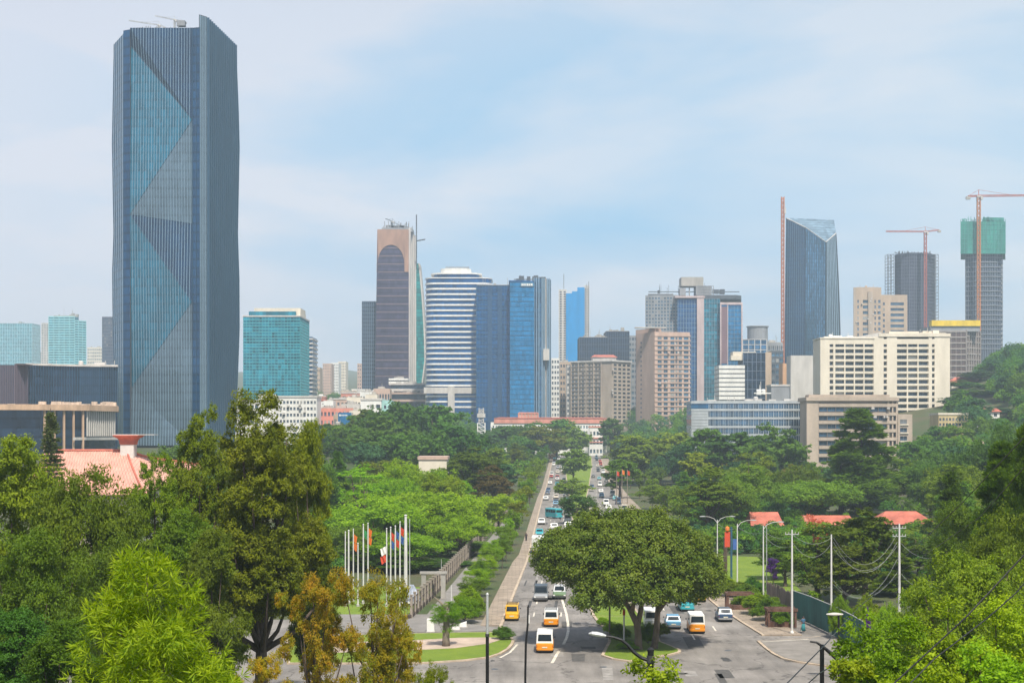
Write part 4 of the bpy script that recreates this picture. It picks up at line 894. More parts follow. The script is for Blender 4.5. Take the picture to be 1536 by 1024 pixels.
def blue_complex():
    d = 1200; r = bld('blue_complex', 'cluster of grey and blue glass slabs with roof tanks, behind the pink hotel', 1040, d)
    zb = gz(pl([(1000,d),(1110,d)])); fr = plain('slate frames', (0.17,0.24,0.31)); pk = plain('pinkish pier', (0.50,0.40,0.40))
    P_ = pl([(968,d+12),(1018,d+8),(1018,d+50),(968,d+50)]); wall(r, P_, zb, Z(441,d), GREY, 'grey_wing'); windows(r, P_[0], P_[1], Z(500,d), Z(443,d), 11, 11, .55, .55, G_WINB)
    mb = MB(); mb.prism(pl([(972,d+16),(1010,d+16),(1010,d+45),(972,d+45)]), Z(441,d), Z(437.5,d)); mb.build('roof_storey', GREY, r)
    wall(r, pl([(1016,d),(1046,d),(1046,d+40),(1016,d+40)]), zb, Z(448,d), G_BLUE, 'glass_facade'); mb = MB(); grid(mb, *pl([(1017,d),(1046,d)]), zb, Z(449,d), 7, 26, .35, .3, .3); mb.build('mullion', fr, r)
    wall(r, pl([(1045.5,d-2),(1056,d-2),(1056,d+40),(1045.5,d+40)]), zb, Z(447,d), pk, 'pier')
    mb = MB(); mb.box(X(1012,d), X(1057,d), d-2.4, d+8, Z(447,d)+.003, Z(444,d)); mb.build('roof_edge', pk, r)
    wall(r, pl([(1056,d+6),(1080,d+6),(1080,d+45),(1056,d+45)]), zb, Z(447,d), G_TEAL, 'teal_facade'); mb = MB(); grid(mb, *pl([(1056,d+6),(1080,d+6)]), zb, Z(447,d), 6, 28, .3, .3, .25); mb.build('mullion', fr, r)
    mb = MB(); mb.prism(pl([(1046,d+8),(1104,d+8),(1112,d+14),(1112,d+48),(1046,d+48)]), Z(447,d)+.003, Z(441,d)); mb.build('roof_storey', DGREY, r)
    wall(r, pl([(1080,d),(1113.5,d),(1113.5,d+40),(1080,d+40)]), zb, Z(455,d), G_BRIGHT, 'glass_facade'); mb = MB(); grid(mb, *pl([(1091,d),(1112,d)]), zb, Z(456,d), 4, 28, .2, .2, .25); mb.build('mullion', fr, r)
    mb = MB(); f = Face(*pl([(1080,d),(1113.5,d)])); f.box(mb, 0, 1, .02, .9, zb, Z(454,d)); f.box(mb, f.L-1.0, f.L, .02, .9, zb, Z(454,d)); f.box(mb, f.L*.32, f.L*.32+.7, .02, .8, zb, Z(457,d)); f.box(mb, 0, f.L, .02, 1.0, Z(457,d), Z(453.5,d)); mb.build('pale_frame', pk, r)
    mb = MB(); f.box(mb, 1.0, f.L*.32, .02, .3, Z(545,d), Z(460,d)); mb.build('red_brown_bay', plain('red brown bay', (0.20,0.12,0.14)), r)
    mb = MB(); mb.box(X(1024,d), X(1057.5,d), d+10, d+26, Z(427,d), Z(413.5,d)); mb.build('roof_tank', CONC, r)
    mb = MB(); mb.box(X(1046,d), X(1070,d), d+9, d+24, Z(441,d), Z(427.3,d)); grid(mb, *pl([(1046,d+9),(1070,d+9)]), Z(441,d), Z(427.3,d), 5, 3, .4, .4); mb.build('roof_cage', GREY, r)
    mb = MB()
    for u in (1026, 1036): mb.box(X(u,d), X(u+1.5,d), d+12, d+13, Z(442,d), Z(427,d)-.01)
    mb.box(X(1022,d), X(1031,d), d+11, d+20, Z(441,d), Z(430,d)); mb.build('tank_legs', GREY, r); roofbits(r, 972, 1110, 438, d+14, 31, DGREY, 16, 4)
blue_complex()
def mid_right():
    d = 1150; r = bld('drum_building', 'grey round drum on a glass block, between the blue cluster and the orange mast', 1135, d)
    zb = gz(pl([(1130,d)])); wall(r, pl([(1114,d),(1150,d),(1150,d+25),(1114,d+25)]), zb, Z(509,d), G_SLATE, 'glass_facade'); mb = MB(); grid(mb, *pl([(1114,d),(1150,d)]), Z(540,d), Z(509,d), 4, 4, .5, .4); mb.build('mullion', LCONC, r)
    mb = MB(); mb.lathe([(8,0),(8,12),(8.6,12.2),(8.6,13)], (X(1139.5,d), d+10, Z(513,d)), 24); mb.build('drum', GREY, r)
    simple('grey_office', 'plain grey office block with small windows, right of the round drum', 1149, 1174, 514, 1180, 25, GREY, 8, 8, .6, .5, G_WIN, roof=8, seed=21)
    d = 930; r = curtain('dark_office', 'dark reflective office block with a beige side pier, behind the white banded block', 1115, 1148, 529, d, 22, G_DARK, 5, 8, plain('dusty blue frames', (0.13,0.17,0.24)), .3, .2, .3)
    mb = MB(); mb.box(X(1148,d)+.01, X(1157,d), d-.5, d+20, gz(pl([(1150,d)])), Z(528,d)); mb.build('side_pier', TAN, r)
    mb = MB(); mb.box(X(1100,d), X(1135,d), d+2, d+14, Z(533,d), Z(527,d)); mb.box(X(1097,d), X(1125,d), d+1, d+8, Z(540,d), Z(533.2,d)); mb.build('roof_shed', CREAM, r)
    r = bands('white_banded_block', 'low white block with thick white floor bands, above the long glass office', 1080, 1115.5, 547, 880, 20, G_WIN, WHITE, 8, 2.0, vb=600)
    r = simple('blue_sliver', 'deep blue sliver of a building at the foot of the orange mast', 1157, 1175, 526, 1100, 20, DGREY, 3, 10, .7, .6, G_WINB)
    r = simple('orange_block', 'low orange tan block at the foot of the sliced blue tower', 1174, 1194, 545, 1050, 15, plain('orange tan', (0.55,0.32,0.17)), 0, 0)
    r = simple('concrete_block_house', 'pale concrete base under the sliced blue tower', 1186, 1235, 533, 1010, 15, LCONC, 0, 0)
    r = simple('grey_shed', 'small grey-white shed on the roofs above the long glass office', 1157, 1184, 579, 760, 14, GREY, 0, 0, parapet=LCONC); roofbits(r, 1130, 1158, 590, 750, 9, WHITE, 8, 3)
mid_right()
def sliced():
    d = 1400; r = bld('sliced_tower', 'blue glass tower with a slanted, scooped glass top, right of the orange mast', 1220, d)
    zb = gz(pl([(1220,d)])); x = lambda u: X(u, d)
    # plan: left facet, folded middle, right facet; the right edge bulges outward towards the base
    def lev(t): return [(x(1177.5+3.5*t), d+6), (x(1207+1*t), d), (X(1237+2*t,d+6), d+6), (X(1262.5-1-7.5*t**2.2,d+24), d+24), (X(1251,d+48), d+48), (X(1184,d+48), d+48)]
    tops = [Z(327,d+6), Z(341,d), Z(363,d+6), Z(350,d+24), Z(330,d+48), Z(327,d+48)]
    zl = [0, .15, .3, .45, .6, .75, .88, 1.0]; mb = MB(); rings = []
    for t in zl: rings.append([(p[0], p[1], zb+(tops[i]-zb)*t) for i, p in enumerate(lev(t))])
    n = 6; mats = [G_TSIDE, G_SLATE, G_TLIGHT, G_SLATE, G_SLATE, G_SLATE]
    for i in range(4):
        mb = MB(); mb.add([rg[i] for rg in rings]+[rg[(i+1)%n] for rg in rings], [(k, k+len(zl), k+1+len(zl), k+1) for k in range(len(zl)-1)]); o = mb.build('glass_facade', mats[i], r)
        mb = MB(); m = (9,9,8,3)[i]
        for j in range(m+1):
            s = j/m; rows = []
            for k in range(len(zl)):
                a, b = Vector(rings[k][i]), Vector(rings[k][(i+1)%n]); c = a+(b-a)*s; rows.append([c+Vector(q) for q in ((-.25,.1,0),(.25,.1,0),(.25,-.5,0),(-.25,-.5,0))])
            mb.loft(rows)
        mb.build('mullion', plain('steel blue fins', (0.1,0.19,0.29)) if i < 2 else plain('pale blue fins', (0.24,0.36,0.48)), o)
    mb = MB(); top = rings[-1]; c = Vector((x(1222), d+22, Z(340,d)))
    mb.add([Vector(p) for p in top]+[c], [(i, (i+1)%n, n) for i in range(n)]); mb.build('sloped_roof', glass('pale roof glass', (0.22,0.33,0.42), (3,3,3), .3, .4), r)
    mb = MB(); mb.tube([top[0], top[1], top[2], top[3]], .5, 5); mb.build('roof_edge', LCONC, r)
    mb = MB(); core = [(p[0]*.97+.03*x(1220), p[1]+3) for p in lev(1)]; mb.prism(core, zb, Z(372,d)); mb.build('core', DGREY, r)
    rr = thing('hoist_mast', 'tall straight orange hoist mast standing left of the sliced blue tower', 'hoist mast', (X(1174.5,d-6), d-6, gz(pl([(1174,d)]))+3))
    mb = MB(); lattice(mb, (X(1174,d-6),d-6,gz(pl([(1174,d)]))), (X(1174,d-6),d-6,Z(297,d)), 2.3, 46, .7); mb.build('mast', ORANGEM, rr)
    mb = MB(); mb.box(X(1176,d-6), X(1178.5,d-6), d-8, d-5, Z(322,d), Z(313,d)); mb.beam((X(1177,d-6),d-5,Z(350,d)), (X(1177,d-6),d-5,Z(305,d)), .5); mb.build('cabin', LCONC, rr)
sliced()
def right_group():
    d = 1300; r = bld('stepped_flats', 'beige stepped apartment tower behind the left end of the white hotel', 1320, d); zb = gz(pl([(1320,d)]))
    A = pl([(1280,d),(1322,d),(1322,d+30),(1280,d+30)]); wall(r, A, zb, Z(431,d), TAN); B_ = pl([(1321,d+4),(1361,d+4),(1361,d+32),(1321,d+32)]); wall(r, B_, zb, Z(441.5,d), TAN, 'lower_wing')
    wm = G_WINB
    for i in range(10):
        v = 452+i*8.3; f = Face(A[0], A[1])
        for a, w in ((.17,.05),(.47,.26),(.78,.05),(.93,.08)): window_at(r, f, f.L*a, Z(v,d), f.L*w, 2.6, wm)
        f = Face(B_[0], B_[1])
        for a, w in ((.12,.07),(.62,.5)): window_at(r, f, f.L*a, Z(v+3,d), f.L*w, 2.4, wm)
    mb = MB(); f = Face(A[0], A[1]); f.box(mb, f.L*.52, f.L*.70, .01, 1.2, zb, Z(437,d)); f.box(mb, f.L*.0, f.L*.09, .01, .8, zb, Z(431,d)); mb.build('pier', BEIGE, r); roofbits(r, 1284, 1318, 431, d, 3, TAN, 3, 2)
    # scaffolded dark tower
    d = 1420; r = bld('scaffold_tower', 'dark unfinished round-fronted tower with scaffold on both sides, behind the white hotel', 1372, d); zb = gz(pl([(1372,d)]))
    P_ = pl([(1343,d+14),(1352,d+4),(1364,d),(1382,d),(1394,d+4),(1402,d+14),(1402,d+50),(1343,d+50)]); wall(r, P_, zb, Z(379,d), plain('dark unfinished concrete', (0.055,0.065,0.11), .8))
    bm = plain('dusty blue slab edge', (0.11,0.125,0.18)); cm = plain('scaffold steel', (0.13,0.14,0.17), .6)
    for i in range(30):
        v = 381+i*5.2; mb = MB(); mb.prism(shrink(P_, -.35), Z(v,d)-.35, Z(v,d)+.35); mb.build('floor_slab', bm, r)
    mb = MB()
    for a, b in zip(P_[:5], P_[1:6]): grid(mb, a, b, zb, Z(379,d), 5, 0, .5, .5)
    mb.build('column', bm, r)
    for u0, u1 in ((1334,1344),(1401,1411)):
        mb = MB(); 
        for u in (u0, (u0+u1)/2, u1):
            for y in (d+8, d+16): mb.beam((X(u,d),y,zb), (X(u,d),y,Z(377+abs(u-1372)*.08,d)), .5, .5)
        for i in range(32):
            v = 380+i*4.8
            for y in (d+8, d+16): mb.beam((X(u0,d),y,Z(v,d)), (X(u1,d),y,Z(v,d)), .4, .4)
            if i%2: mb.beam((X(u0,d),d+8,Z(v,d)), (X(u1,d),d+8,Z(v-4.8,d)), .3, .3)
        mb.build('scaffold', cm, r)
    mb = MB(); rnd = random.Random(6)
    for i in range(40):
        u = rnd.uniform(1346, 1400); mb.box(X(u,d)-.3, X(u,d)+.3, d+8, d+8.6, Z(379,d), Z(379-rnd.uniform(.5, 4.5),d))
    mb.build('rebar', cm, r)
    crane('red tower crane with a level jib beside the scaffolded dark tower', 1388, 349, 520, d-12, (1329,347), (1409,345), plain('brick red crane steel', (0.45,0.13,0.10)), 2.1, n=36, zbase=gz(pl([(1388,d)])))
    # green netted tower
    d = 1400; r = bld('netted_tower', 'unfinished concrete tower with teal green debris netting round its top', 1475, d); zb = gz(pl([(1475,d)]))
    P_ = pl([(1449,d+4),(1460,d),(1492,d),(1503,d+4),(1503,d+40),(1449,d+40)]); wall(r, P_, zb, Z(374,d), plain('dark concrete', (0.045,0.06,0.10), .8))
    for i in range(20):
        v = 386+i*7.2; mb = MB(); mb.prism(shrink(P_, -.5), Z(v,d)-.4, Z(v,d)+.4); mb.build('floor_slab', plain('blue grey slab', (0.20,0.22,0.26)), r)  # slab edges in one even blue grey
    mb = MB()
    for a, b in zip(P_[:3], P_[1:4]): grid(mb, a, b, zb, Z(374,d), 3 if b[0]-a[0] < 12 else 9, 0, .8, .6)
    mb.build('column', plain('grey concrete column', (0.13,0.16,0.21)), r)
    N_ = pl([(1441,d-4),(1508,d-4),(1508,d+46),(1441,d+46)]); mb = MB(); mb.prism(N_, Z(381,d), Z(333,d)); mb.prism([(p[0]*.998+.002*X(1475,d), p[1]) for p in pl([(1474,d-3),(1506,d-3),(1506,d+40),(1474,d+40)])], Z(333,d)-.1, Z(327,d)); mb.build('debris_net', GNET, r)
    mb = MB(); grid(mb, N_[0], N_[1], Z(381,d), Z(330,d), 12, 7, .35, .4); rnd = random.Random(9)
    for i in range(34):
        u = rnd.uniform(1442, 1507); mb.box(X(u,d)-.25, X(u,d)+.25, d-3, d-2.5, Z(334,d), Z(332-rnd.uniform(0, 7),d))
    mb.build('scaffold', plain('teal scaffold', (0.06,0.32,0.28), .7), r)
    mb = MB()
    for i in range(20): mb.box(X(1503.5,d), X(1505.5,d), d+3, d+8, Z(392+i*6.8,d), Z(389+i*6.8,d))
    mb.build('edge_protection', GREY, r)
    crane('orange red tower crane with a long level jib in front of the netted tower', 1468, 296, 520, d-10, (1560,293), (1452,294.5), plain('orange red crane steel', (0.55,0.20,0.06)), 2.7, n=42, zbase=gz(pl([(1468,d)])), mat2=plain('brick red crane steel', (0.45,0.13,0.10)))
    # building under the yellow banner
    d = 1150; r = bld('yellow_topped_block', 'unfinished dark block under a bright yellow banner, right behind the white hotel', 1440, d); zb = gz(pl([(1440,d)]))
    P_ = pl([(1396,d),(1449,d),(1470,d+14),(1470,d+40),(1396,d+40)]); wall(r, P_, zb, Z(497,d), DBROWN)
    mb = MB(); grid(mb, P_[0], P_[1], zb, Z(497,d), 7, 12, .3, .5, 1.0); grid(mb, P_[1], P_[2], zb, Z(495,d), 6, 12, .9, .8, .9); mb.build('concrete_frame', plain('dusty frame', (0.33,0.29,0.27)), r)
    mb = MB(); mb.box(X(1397,d), X(1470,d), d-1, d+6, Z(489,d), Z(480.5,d)); mb.build('banner', YELLOW, r)
    mb = MB(); mb.box(X(1396,d), X(1470,d), d, d+30, Z(497,d), Z(489.2,d)); mb.build('top_storey', GREY, r)
right_group()
def white_hotel():
    d = 790; r = bld('white_hotel', 'big cream white hotel slab with recessed balconies, in front of the construction cranes', 1325, d)
    x = lambda u: X(u, d); zb = gz(pl([(1230,d),(1425,d)])); zt = Z(508,d)
    back = [(x(1231),d+1.6),(x(1424.5),d+1.6),(x(1424.5),d+20),(x(1231),d+20)]; wall(r, back, zb, zt-.2, CREAM)
    f = Face((x(1230.5),d), (x(1425),d)); W_ = lambda u: x(u)-x(1230.5)
    solid = [(1230.5,1244.5),(1250,1253),(1310.5,1325.5),(1330.5,1345.5),(1393,1398),(1402,1425)]
    for a, b in solid:
        mb = MB(); f.box(mb, W_(a), W_(b), -1.6, 0, zb, zt if a < 1300 else Z(505,d)); mb.build('facade_pier', CREAM, r)
    bays = [(1244.5,1250,1),(1253,1310.5,4),(1325.5,1330.5,1),(1345.5,1393,3),(1398,1402,1)]
    vs_ = [519.3+i*9.15 for i in range(12)]
    for a, b, n in bays:
        mb = MB()
        for v in vs_: f.box(mb, W_(a), W_(b), -1.6, -.05, Z(v+2.6,d)-.55, Z(v+2.6,d)+.6)
        f.box(mb, W_(a), W_(b), -1.6, -.05, Z(516,d), zt-.1)
        for k in range(1, n):
            a2 = W_(a)+(W_(b)-W_(a))*k/n; f.box(mb, a2-.3, a2+.3, -1.6, -.02, zb, zt-.12)
        mb.build('balcony', CREAM, r)
        g = Face((x(a),d+1.5), (x(b),d+1.5))
        for v in vs_:
            for k in range(n): window_at(r, g, g.L*(k+.5)/n, Z(v-1.2,d), g.L/n*.86, 1.9, G_WIN)
    mb = MB(); mb.box(x(1318), x(1425.5), d-.4, d+19, Z(504.9,d), Z(500,d)); mb.box(x(1335), x(1380), d+2, d+14, Z(500,d)+.003, Z(496.5,d)); mb.box(x(1229.8), x(1312), d-.3, d+19, zt+.004, Z(506,d)); mb.build('roof_parapet', CREAM, r)
    mb = MB(); mb.prism([(x(1285),d+2),(x(1322),d-.2),(x(1322),d+12),(x(1285),d+12)], Z(506,d)+.01, Z(501,d), zt=[Z(505,d),Z(498,d),Z(498,d),Z(505,d)]); mb.build('sloping_roof', LCONC, r)
    roofbits(r, 1236, 1300, 506, d, 14, WHITE, 8, 2)
    roofbits(r, 1340, 1420, 500, d, 15, CREAM, 8, 2)
white_hotel()
def front_right():
    d = 640; r = bld('beige_office', 'long beige office block with deep horizontal window strips, half hidden by a dark conifer', 1290, d)
    x = lambda u: X(u, d); zb = gz(pl([(1210,d),(1368,d)])); zt = Z(601,d)
    wall(r, [(x(1212),d+1.2),(x(1347),d+1.2),(x(1347),d+18),(x(1212),d+18)], zb, zt, BEIGE); wall(r, [(x(1346.5),d-.6),(x(1368),d-.6),(x(1368),d+15),(x(1346.5),d+15)], zb, Z(621,d), BEIGE, 'side_wing')
    f = Face((x(1210),d), (x(1347),d)); W_ = lambda u: x(u)-x(1210)
    for k, v in enumerate((607,620,632.5,645,657.5,670,682)):
        mb = MB(); f.box(mb, W_(1228), W_(1344), -1.2, .35, Z(v+1.8,d)-.35, Z(v+1.8,d)+1.0); mb.build('spandrel_band', BEIGE, r)
        g = Face((x(1229),d+1.1), (x(1331),d+1.1))
        for c in range(8): window_at(r, g, g.L*(c+.5)/8, Z(v+6.8,d), g.L/8*.9, 1.7, G_WINB)
        g2 = Face((x(1333),d+1.1), (x(1346),d+1.1))
        for c in range(2): window_at(r, g2, g2.L*(c+.5)/2, Z(v+6.8,d), 1.3, 1.7, G_WIN)
    for a, b in ((1210,1228),(1331,1334),(1338,1340),(1344,1347)):
        mb = MB(); f.box(mb, W_(a), W_(b), -1.2, .1, zb, zt); mb.build('facade_pier', BEIGE, r)
    mb = MB(); mb.box(x(1209), x(1348), d-.8, d+18.5, zt+.003, zt+1.6); mb.box(x(1216), x(1338), d+4, d+12, zt+1.6, zt+2.8); mb.build('roof_edge', BEIGE, r)
    h = Face((x(1346.5),d-.6), (x(1368),d-.6))
    for k in range(6):
        window_at(r, h, h.L*.38, Z(632+k*12.5,d), 3.0, 1.8, G_WIN); mb = MB(); h.box(mb, h.L*.14, h.L*.72, 0, .5, Z(637.5+k*12.5,d), Z(636+k*12.5,d)); mb.build('balcony', CREAM, r)
    d = 665; r = bld('long_glass_office', 'long low office with silvery glass floors and a solid white left end', 1125, d); x = lambda u: X(u, d); zb = gz(pl([(1040,d),(1210,d)]))
    P_ = [(x(1037),d),(x(1212),d),(x(1212),d+18),(x(1037),d+18)]; wall(r, P_, zb, Z(602,d), G_SLATE, 'glass_facade'); sv = plain('silver blue panel', (0.46,0.49,0.51), .45, .15, .3, metal=.2)
    for v, h_ in ((603,4.0),(614.5,3.2),(627,3.2),(640,3.2),(652,3),(664,3),(676,3)):
        mb = MB(); mb.box(x(1036.6), x(1212), d-.5, d+18.2, Z(v+h_/2,d), Z(v-h_/2,d)); mb.build('floor_band', sv, r)
    mb = MB(); f = Face(P_[0], P_[1])
    for i in range(60): a = x(1063)-x(1037)+(f.L-7.8)*i/60; f.box(mb, a, a+.12+.12*(i%3 == 0), .02, .35, Z(680,d), Z(606,d))
    mb.build('mullion', sv, r)
    mb = MB(); f.box(mb, 0, x(1062)-x(1037), .02, .42, zb, Z(613.5,d)); mb.build('end_wall', sv, r); mb = MB()
    for k in range(14): f.box(mb, .05, x(1061)-x(1037), .43, .5, Z(617+k*4.4,d), Z(616.4+k*4.4,d))
    mb.build('cladding_joint', GREY, r); roofbits(r, 1042, 1205, 601.5, d, 17, LCONC, 12, 1.4)
    # hillside houses
    def redhouse(lab, u0, u1, v0, v1, vb, d, dep, wm=WHITE, rm=None, kind='gable'):
        r = thing('house', lab, 'house', (X((u0+u1)/2,d), d, Z(vb,d)), 'red-roofed houses among the trees'); x0, x1 = X(u0,d), X(u1,d); ze = Z(v1,d)
        wall(r, [(x0+.5,d),(x1-.5,d),(x1-.5,d+dep),(x0+.5,d+dep)], ground((x0+x1)/2,d)-3, ze, wm); windows(r, (x0+1,d), (x1-1,d), ze-2.6, ze-.5, max(3, int((x1-x0)/3)), 1, .5, .6, G_WIN)
        i = (x1-x0)*(.02 if kind == 'gable' else .22); mb = MB(); zr = Z(v0,d); ym = d+dep/2; y0, y1 = d-.8, d+dep+.8
        mb.add([(x0-.4,y0,ze-.1),(x1+.4,y0,ze-.1),(x1+.4,y1,ze-.1),(x0-.4,y1,ze-.1),(x0+i,ym,zr),(x1-i,ym,zr)], [(0,1,5,4),(1,2,5),(2,3,4,5),(3,0,4),(3,2,1,0)]); mb.build('roof', rm or RROOF, r); return r
    redhouse('red-roofed house on the hill just right of the white hotel', 1426, 1478, 565, 574, 590, 880, 14, CREAM, kind='hip')
    redhouse('long low white house with a flat red roof, right of the white hotel', 1448, 1501, 612, 617, 630, 690, 9)
    redhouse('sliver of a red-roofed house at the right edge of the hill', 1525, 1560, 568, 573, 590, 900, 10)
    redhouse('small pink house among the trees at the far right, above the power lines', 1448, 1470, 700, 704, 716, 470, 6, ROSE)
    redhouse('big red-roofed house behind the row of pale poles, left of the other red roofs', 1128, 1173, 769, 787, 800, 330, 9, CREAM, kind='gable')
    redhouse('long pale house with a weathered red roof, between the other two roofs behind the poles', 1205, 1282, 774, 786, 800, 350, 9, LCONC)
    redhouse('bright red-roofed house right of the poles, with a pinkish upper storey', 1318, 1402, 768, 785, 800, 330, 10, PINK, kind='hip')
    mb = MB()
    r = simple('yellow_villa', 'ochre yellow low building under the right end of the white hotel', 1408, 1452, 622, 650, 14, plain('ochre render', (0.58,0.46,0.25)), 9, 2, .6, .5, G_WIN, vb=640, parapet=CREAM)
    r = simple('ochre_wall_house', 'small tan house half buried in the trees on the right slope', 1462, 1494, 661, 560, 8, plain('dusty tan', (0.45,0.38,0.26)), 5, 2, .4, .4, G_WIN, vb=690)
front_right()
def pink_long():
    d = 985; r = bld('pink_palace', 'long low pink building with white lower walls, closing the end of the avenue', 825, d); x = lambda u: X(u, d); zb = gz(pl([(735,d),(910,d)]))
    wall(r, [(x(736),d),(x(910),d),(x(910),d+16),(x(736),d+16)], zb, Z(633,d), WHITE); windows(r, (x(738),d), (x(908),d), Z(652,d), Z(636,d), 40, 2, .45, .5, G_WINB)
    mb = MB(); mb.box(x(741), x(910.5), d-.6, d+17, Z(634.5,d), Z(627,d)); mb.build('pink_storey', ROSE, r)
    mb = MB(); mb.box(x(778), x(807), d+1, d+14, Z(627,d)+.003, Z(619,d)); mb.build('pink_pavilion', PINK, r)
    mb = MB(); grid(mb, (x(778),d+1), (x(807),d+1), Z(627,d), Z(619,d), 6, 1, .9, .5); mb.build('pavilion_frame', ROSE, r)
    mb = MB(); x0, x1 = x(740), x(912); mb.add([(x0,d-1,Z(627,d)+.01),(x1,d-1,Z(627,d)+.01),(x1,d+17,Z(627,d)+.2),(x0,d+17,Z(627,d)+.2),(x0+4,d+8,Z(625.5,d)),(x1-4,d+8,Z(625.5,d))], [(0,1,5,4),(1,2,5),(2,3,4,5),(3,0,4)]); mb.build('roof', RROOF, r)
    r = simple('gatehouse', 'small white and pink gatehouse at the very end of the right carriageway', 884, 904, 641, 955, 8, WHITE, 4, 3, .6, .4, G_WINB, parapet=ROSE)
    mb = MB(); d = 955
    for v in (656, 662): mb.box(X(883.5,d), X(904.5,d), d-.7, d, Z(v+1.5,d), Z(v,d))
    mb.build('pink_band', ROSE, r)
    r = simple('long_shed', 'long flat pale roof seen over the bright green trees, left of the avenue', 628, 670, 689, 420, 12, CREAM, 8, 1, .6, .4, G_WIN, parapet=PINK)
    d = 850; r = thing('lattice_tower', 'white lattice tower with a wider head, standing among trees left of the avenue', 'lattice tower', (X(722,d), d, ground(X(722,d),d)))
    mb = MB(); lattice(mb, (X(722,d),d,ground(X(722,d),d)-1), (X(722,d),d,Z(634,d)), 4.2, 9, .55); mb.build('lattice_frame', WHITE, r)
    mb = MB(); lattice(mb, (X(722,d),d,Z(634,d)), (X(722,d),d,Z(612,d)), 2.6, 5, .5); mb.box(X(716,d), X(728,d), d-2, d+2, Z(626,d), Z(620,d)); mb.build('head', LCONC, r)
    d = 900; r = thing('signal_tower', 'small orange lattice tower near the end of the avenue', 'lattice tower', (X(828,d), d, ground(X(828,d),d))); mb = MB(); lattice(mb, (X(828,d),d,ground(X(828,d),d)-1), (X(828,d),d,Z(656,d)), 3.4, 6, .9); mb.build('lattice_frame', ORANGEM, r)
pink_long()
def pagoda():
    d = 225; r = bld('pagoda_hall', 'hall with a big pale red ribbed roof and a flared lantern, on the left', 190, d)
    # roof: ridge 112..196 at the back, sweeping concave down to front and right
    xr0, xr1, yr, zr = X(60,d+9), X(190,d+9), d+9, Z(676,d+9)
    nx, ny = 34, 10; vs = []; mb = MB()
    for j in range(ny+1):
        t = j/ny; zz = zr-(zr-Z(742,d-4))*(t**0.85); yy = yr-(13*t)
        for i in range(nx+1):
            s = i/nx; xx = X(40,d)+(xr1-X(40,d)+6*t)*s; vs.append((xx, yy, zz))
    mb.add(vs, [(j*(nx+1)+i, (j+1)*(nx+1)+i, (j+1)*(nx+1)+i+1, j*(nx+1)+i+1) for j in range(ny) for i in range(nx)])
    # right hip
    vs = []; n2 = 14
    for j in range(ny+1):
        t = j/ny
        a = Vector((xr1+6*t, yr-13*t, zr-(zr-Z(742,d-4))*(t**0.85))); b = Vector((xr1+11.0*(t**1.0), yr+9*t, zr-(zr-Z(700,d+8))*(t**0.62)))
        for i in range(n2+1): vs.append(a+(b-a)*(i/n2))
    mb.add(vs, [(j*(n2+1)+i, (j+1)*(n2+1)+i, (j+1)*(n2+1)+i+1, j*(n2+1)+i+1) for j in range(ny) for i in range(n2)])
    m, N, L, b = _base('ribbed red roof'); tc = N.new('ShaderNodeTexCoord'); w = N.new('ShaderNodeTexWave'); w.inputs['Scale'].default_value = 0.62; w.inputs['Distortion'].default_value = 0.0; L.new(tc.outputs['Object'], w.inputs['Vector'])
    f = _noise(N, L, 0.5, 6); L.new(_scale(N, L, (0.66,0.34,0.27), _mul(N, L, f, .8, 1.12)), b.inputs['Base Color']); bp = N.new('ShaderNodeBump'); bp.inputs['Strength'].default_value = 1.0; bp.inputs['Distance'].default_value = 0.12
    L.new(w.outputs['Fac'], bp.inputs['Height']); L.new(bp.outputs['Normal'], b.inputs['Normal']); b.inputs['Roughness'].default_value = 0.6
    o = mb.build('roof', m, r, smooth=True)
    mb = MB(); ribs = []
    for i in range(0, 34): pass
    for i in range(1, 34):
        s = i/34; mb.tube([(X(40,d)+(xr1-X(40,d)+6*(j/6))*s, yr-13*(j/6), zr-(zr-Z(742,d-4))*((j/6)**0.85)+.06) for j in range(7)], .05, 4)
    mb.build('rib', m, o)
    mb = MB(); mb.tube([(X(60,d),yr,zr+.1),(xr1,yr,zr+.1)], .22, 6); mb.tube([(xr1+11.0*t, yr+9*t, zr-(zr-Z(700,d+8))*(t**0.62)+.1) for t in (0,.2,.4,.6,.8,1)], .2, 6); mb.tube([(xr1+6*t, yr-13*t, zr-(zr-Z(742,d-4))*(t**.85)+.1) for t in (0,.2,.4,.6,.8,1)], .16, 6); mb.build('ridge', RROOF, o)
    wall(r, [(X(45,d),d-1),(xr1+3,d-1),(xr1+7,d+9),(xr1+5,d+16),(X(45,d),d+16)], -1, Z(742,d), CREAM)
    cx, cyy = X(188,d+7), d+9; mb = MB(); a = 1.05
    mb.box(cx-a, cx+a, cyy-a, cyy+a, zr-2.4, Z(661,d)); mb.build('lantern', LCONC, r)
    mb = MB(); q = [(1.12,Z(667,d)),(1.2,Z(661,d)),(1.35,Z(658,d)),(1.9,Z(654.5,d)),(2.0,Z(653.5,d)),(2.0,Z(652.3,d))]
    for i in range(len(q)-1): 
        a, z0 = q[i]; b_, z1 = q[i+1]; mb.loft([[(cx-a,cyy-a,z0),(cx+a,cyy-a,z0),(cx+a,cyy+a,z0),(cx-a,cyy+a,z0)],[(cx-b_,cyy-b_,z1),(cx+b_,cyy-b_,z1),(cx+b_,cyy+b_,z1),(cx-b_,cyy+b_,z1)]])
    mb.build('lantern_roof', RROOF, r); mb = MB(); mb.box(cx-2.1, cx+4.4, cyy-1.6, cyy+1.2, Z(652.3,d)+.003, Z(651.2,d)); mb.build('lantern_slab', LCONC, r)
pagoda()
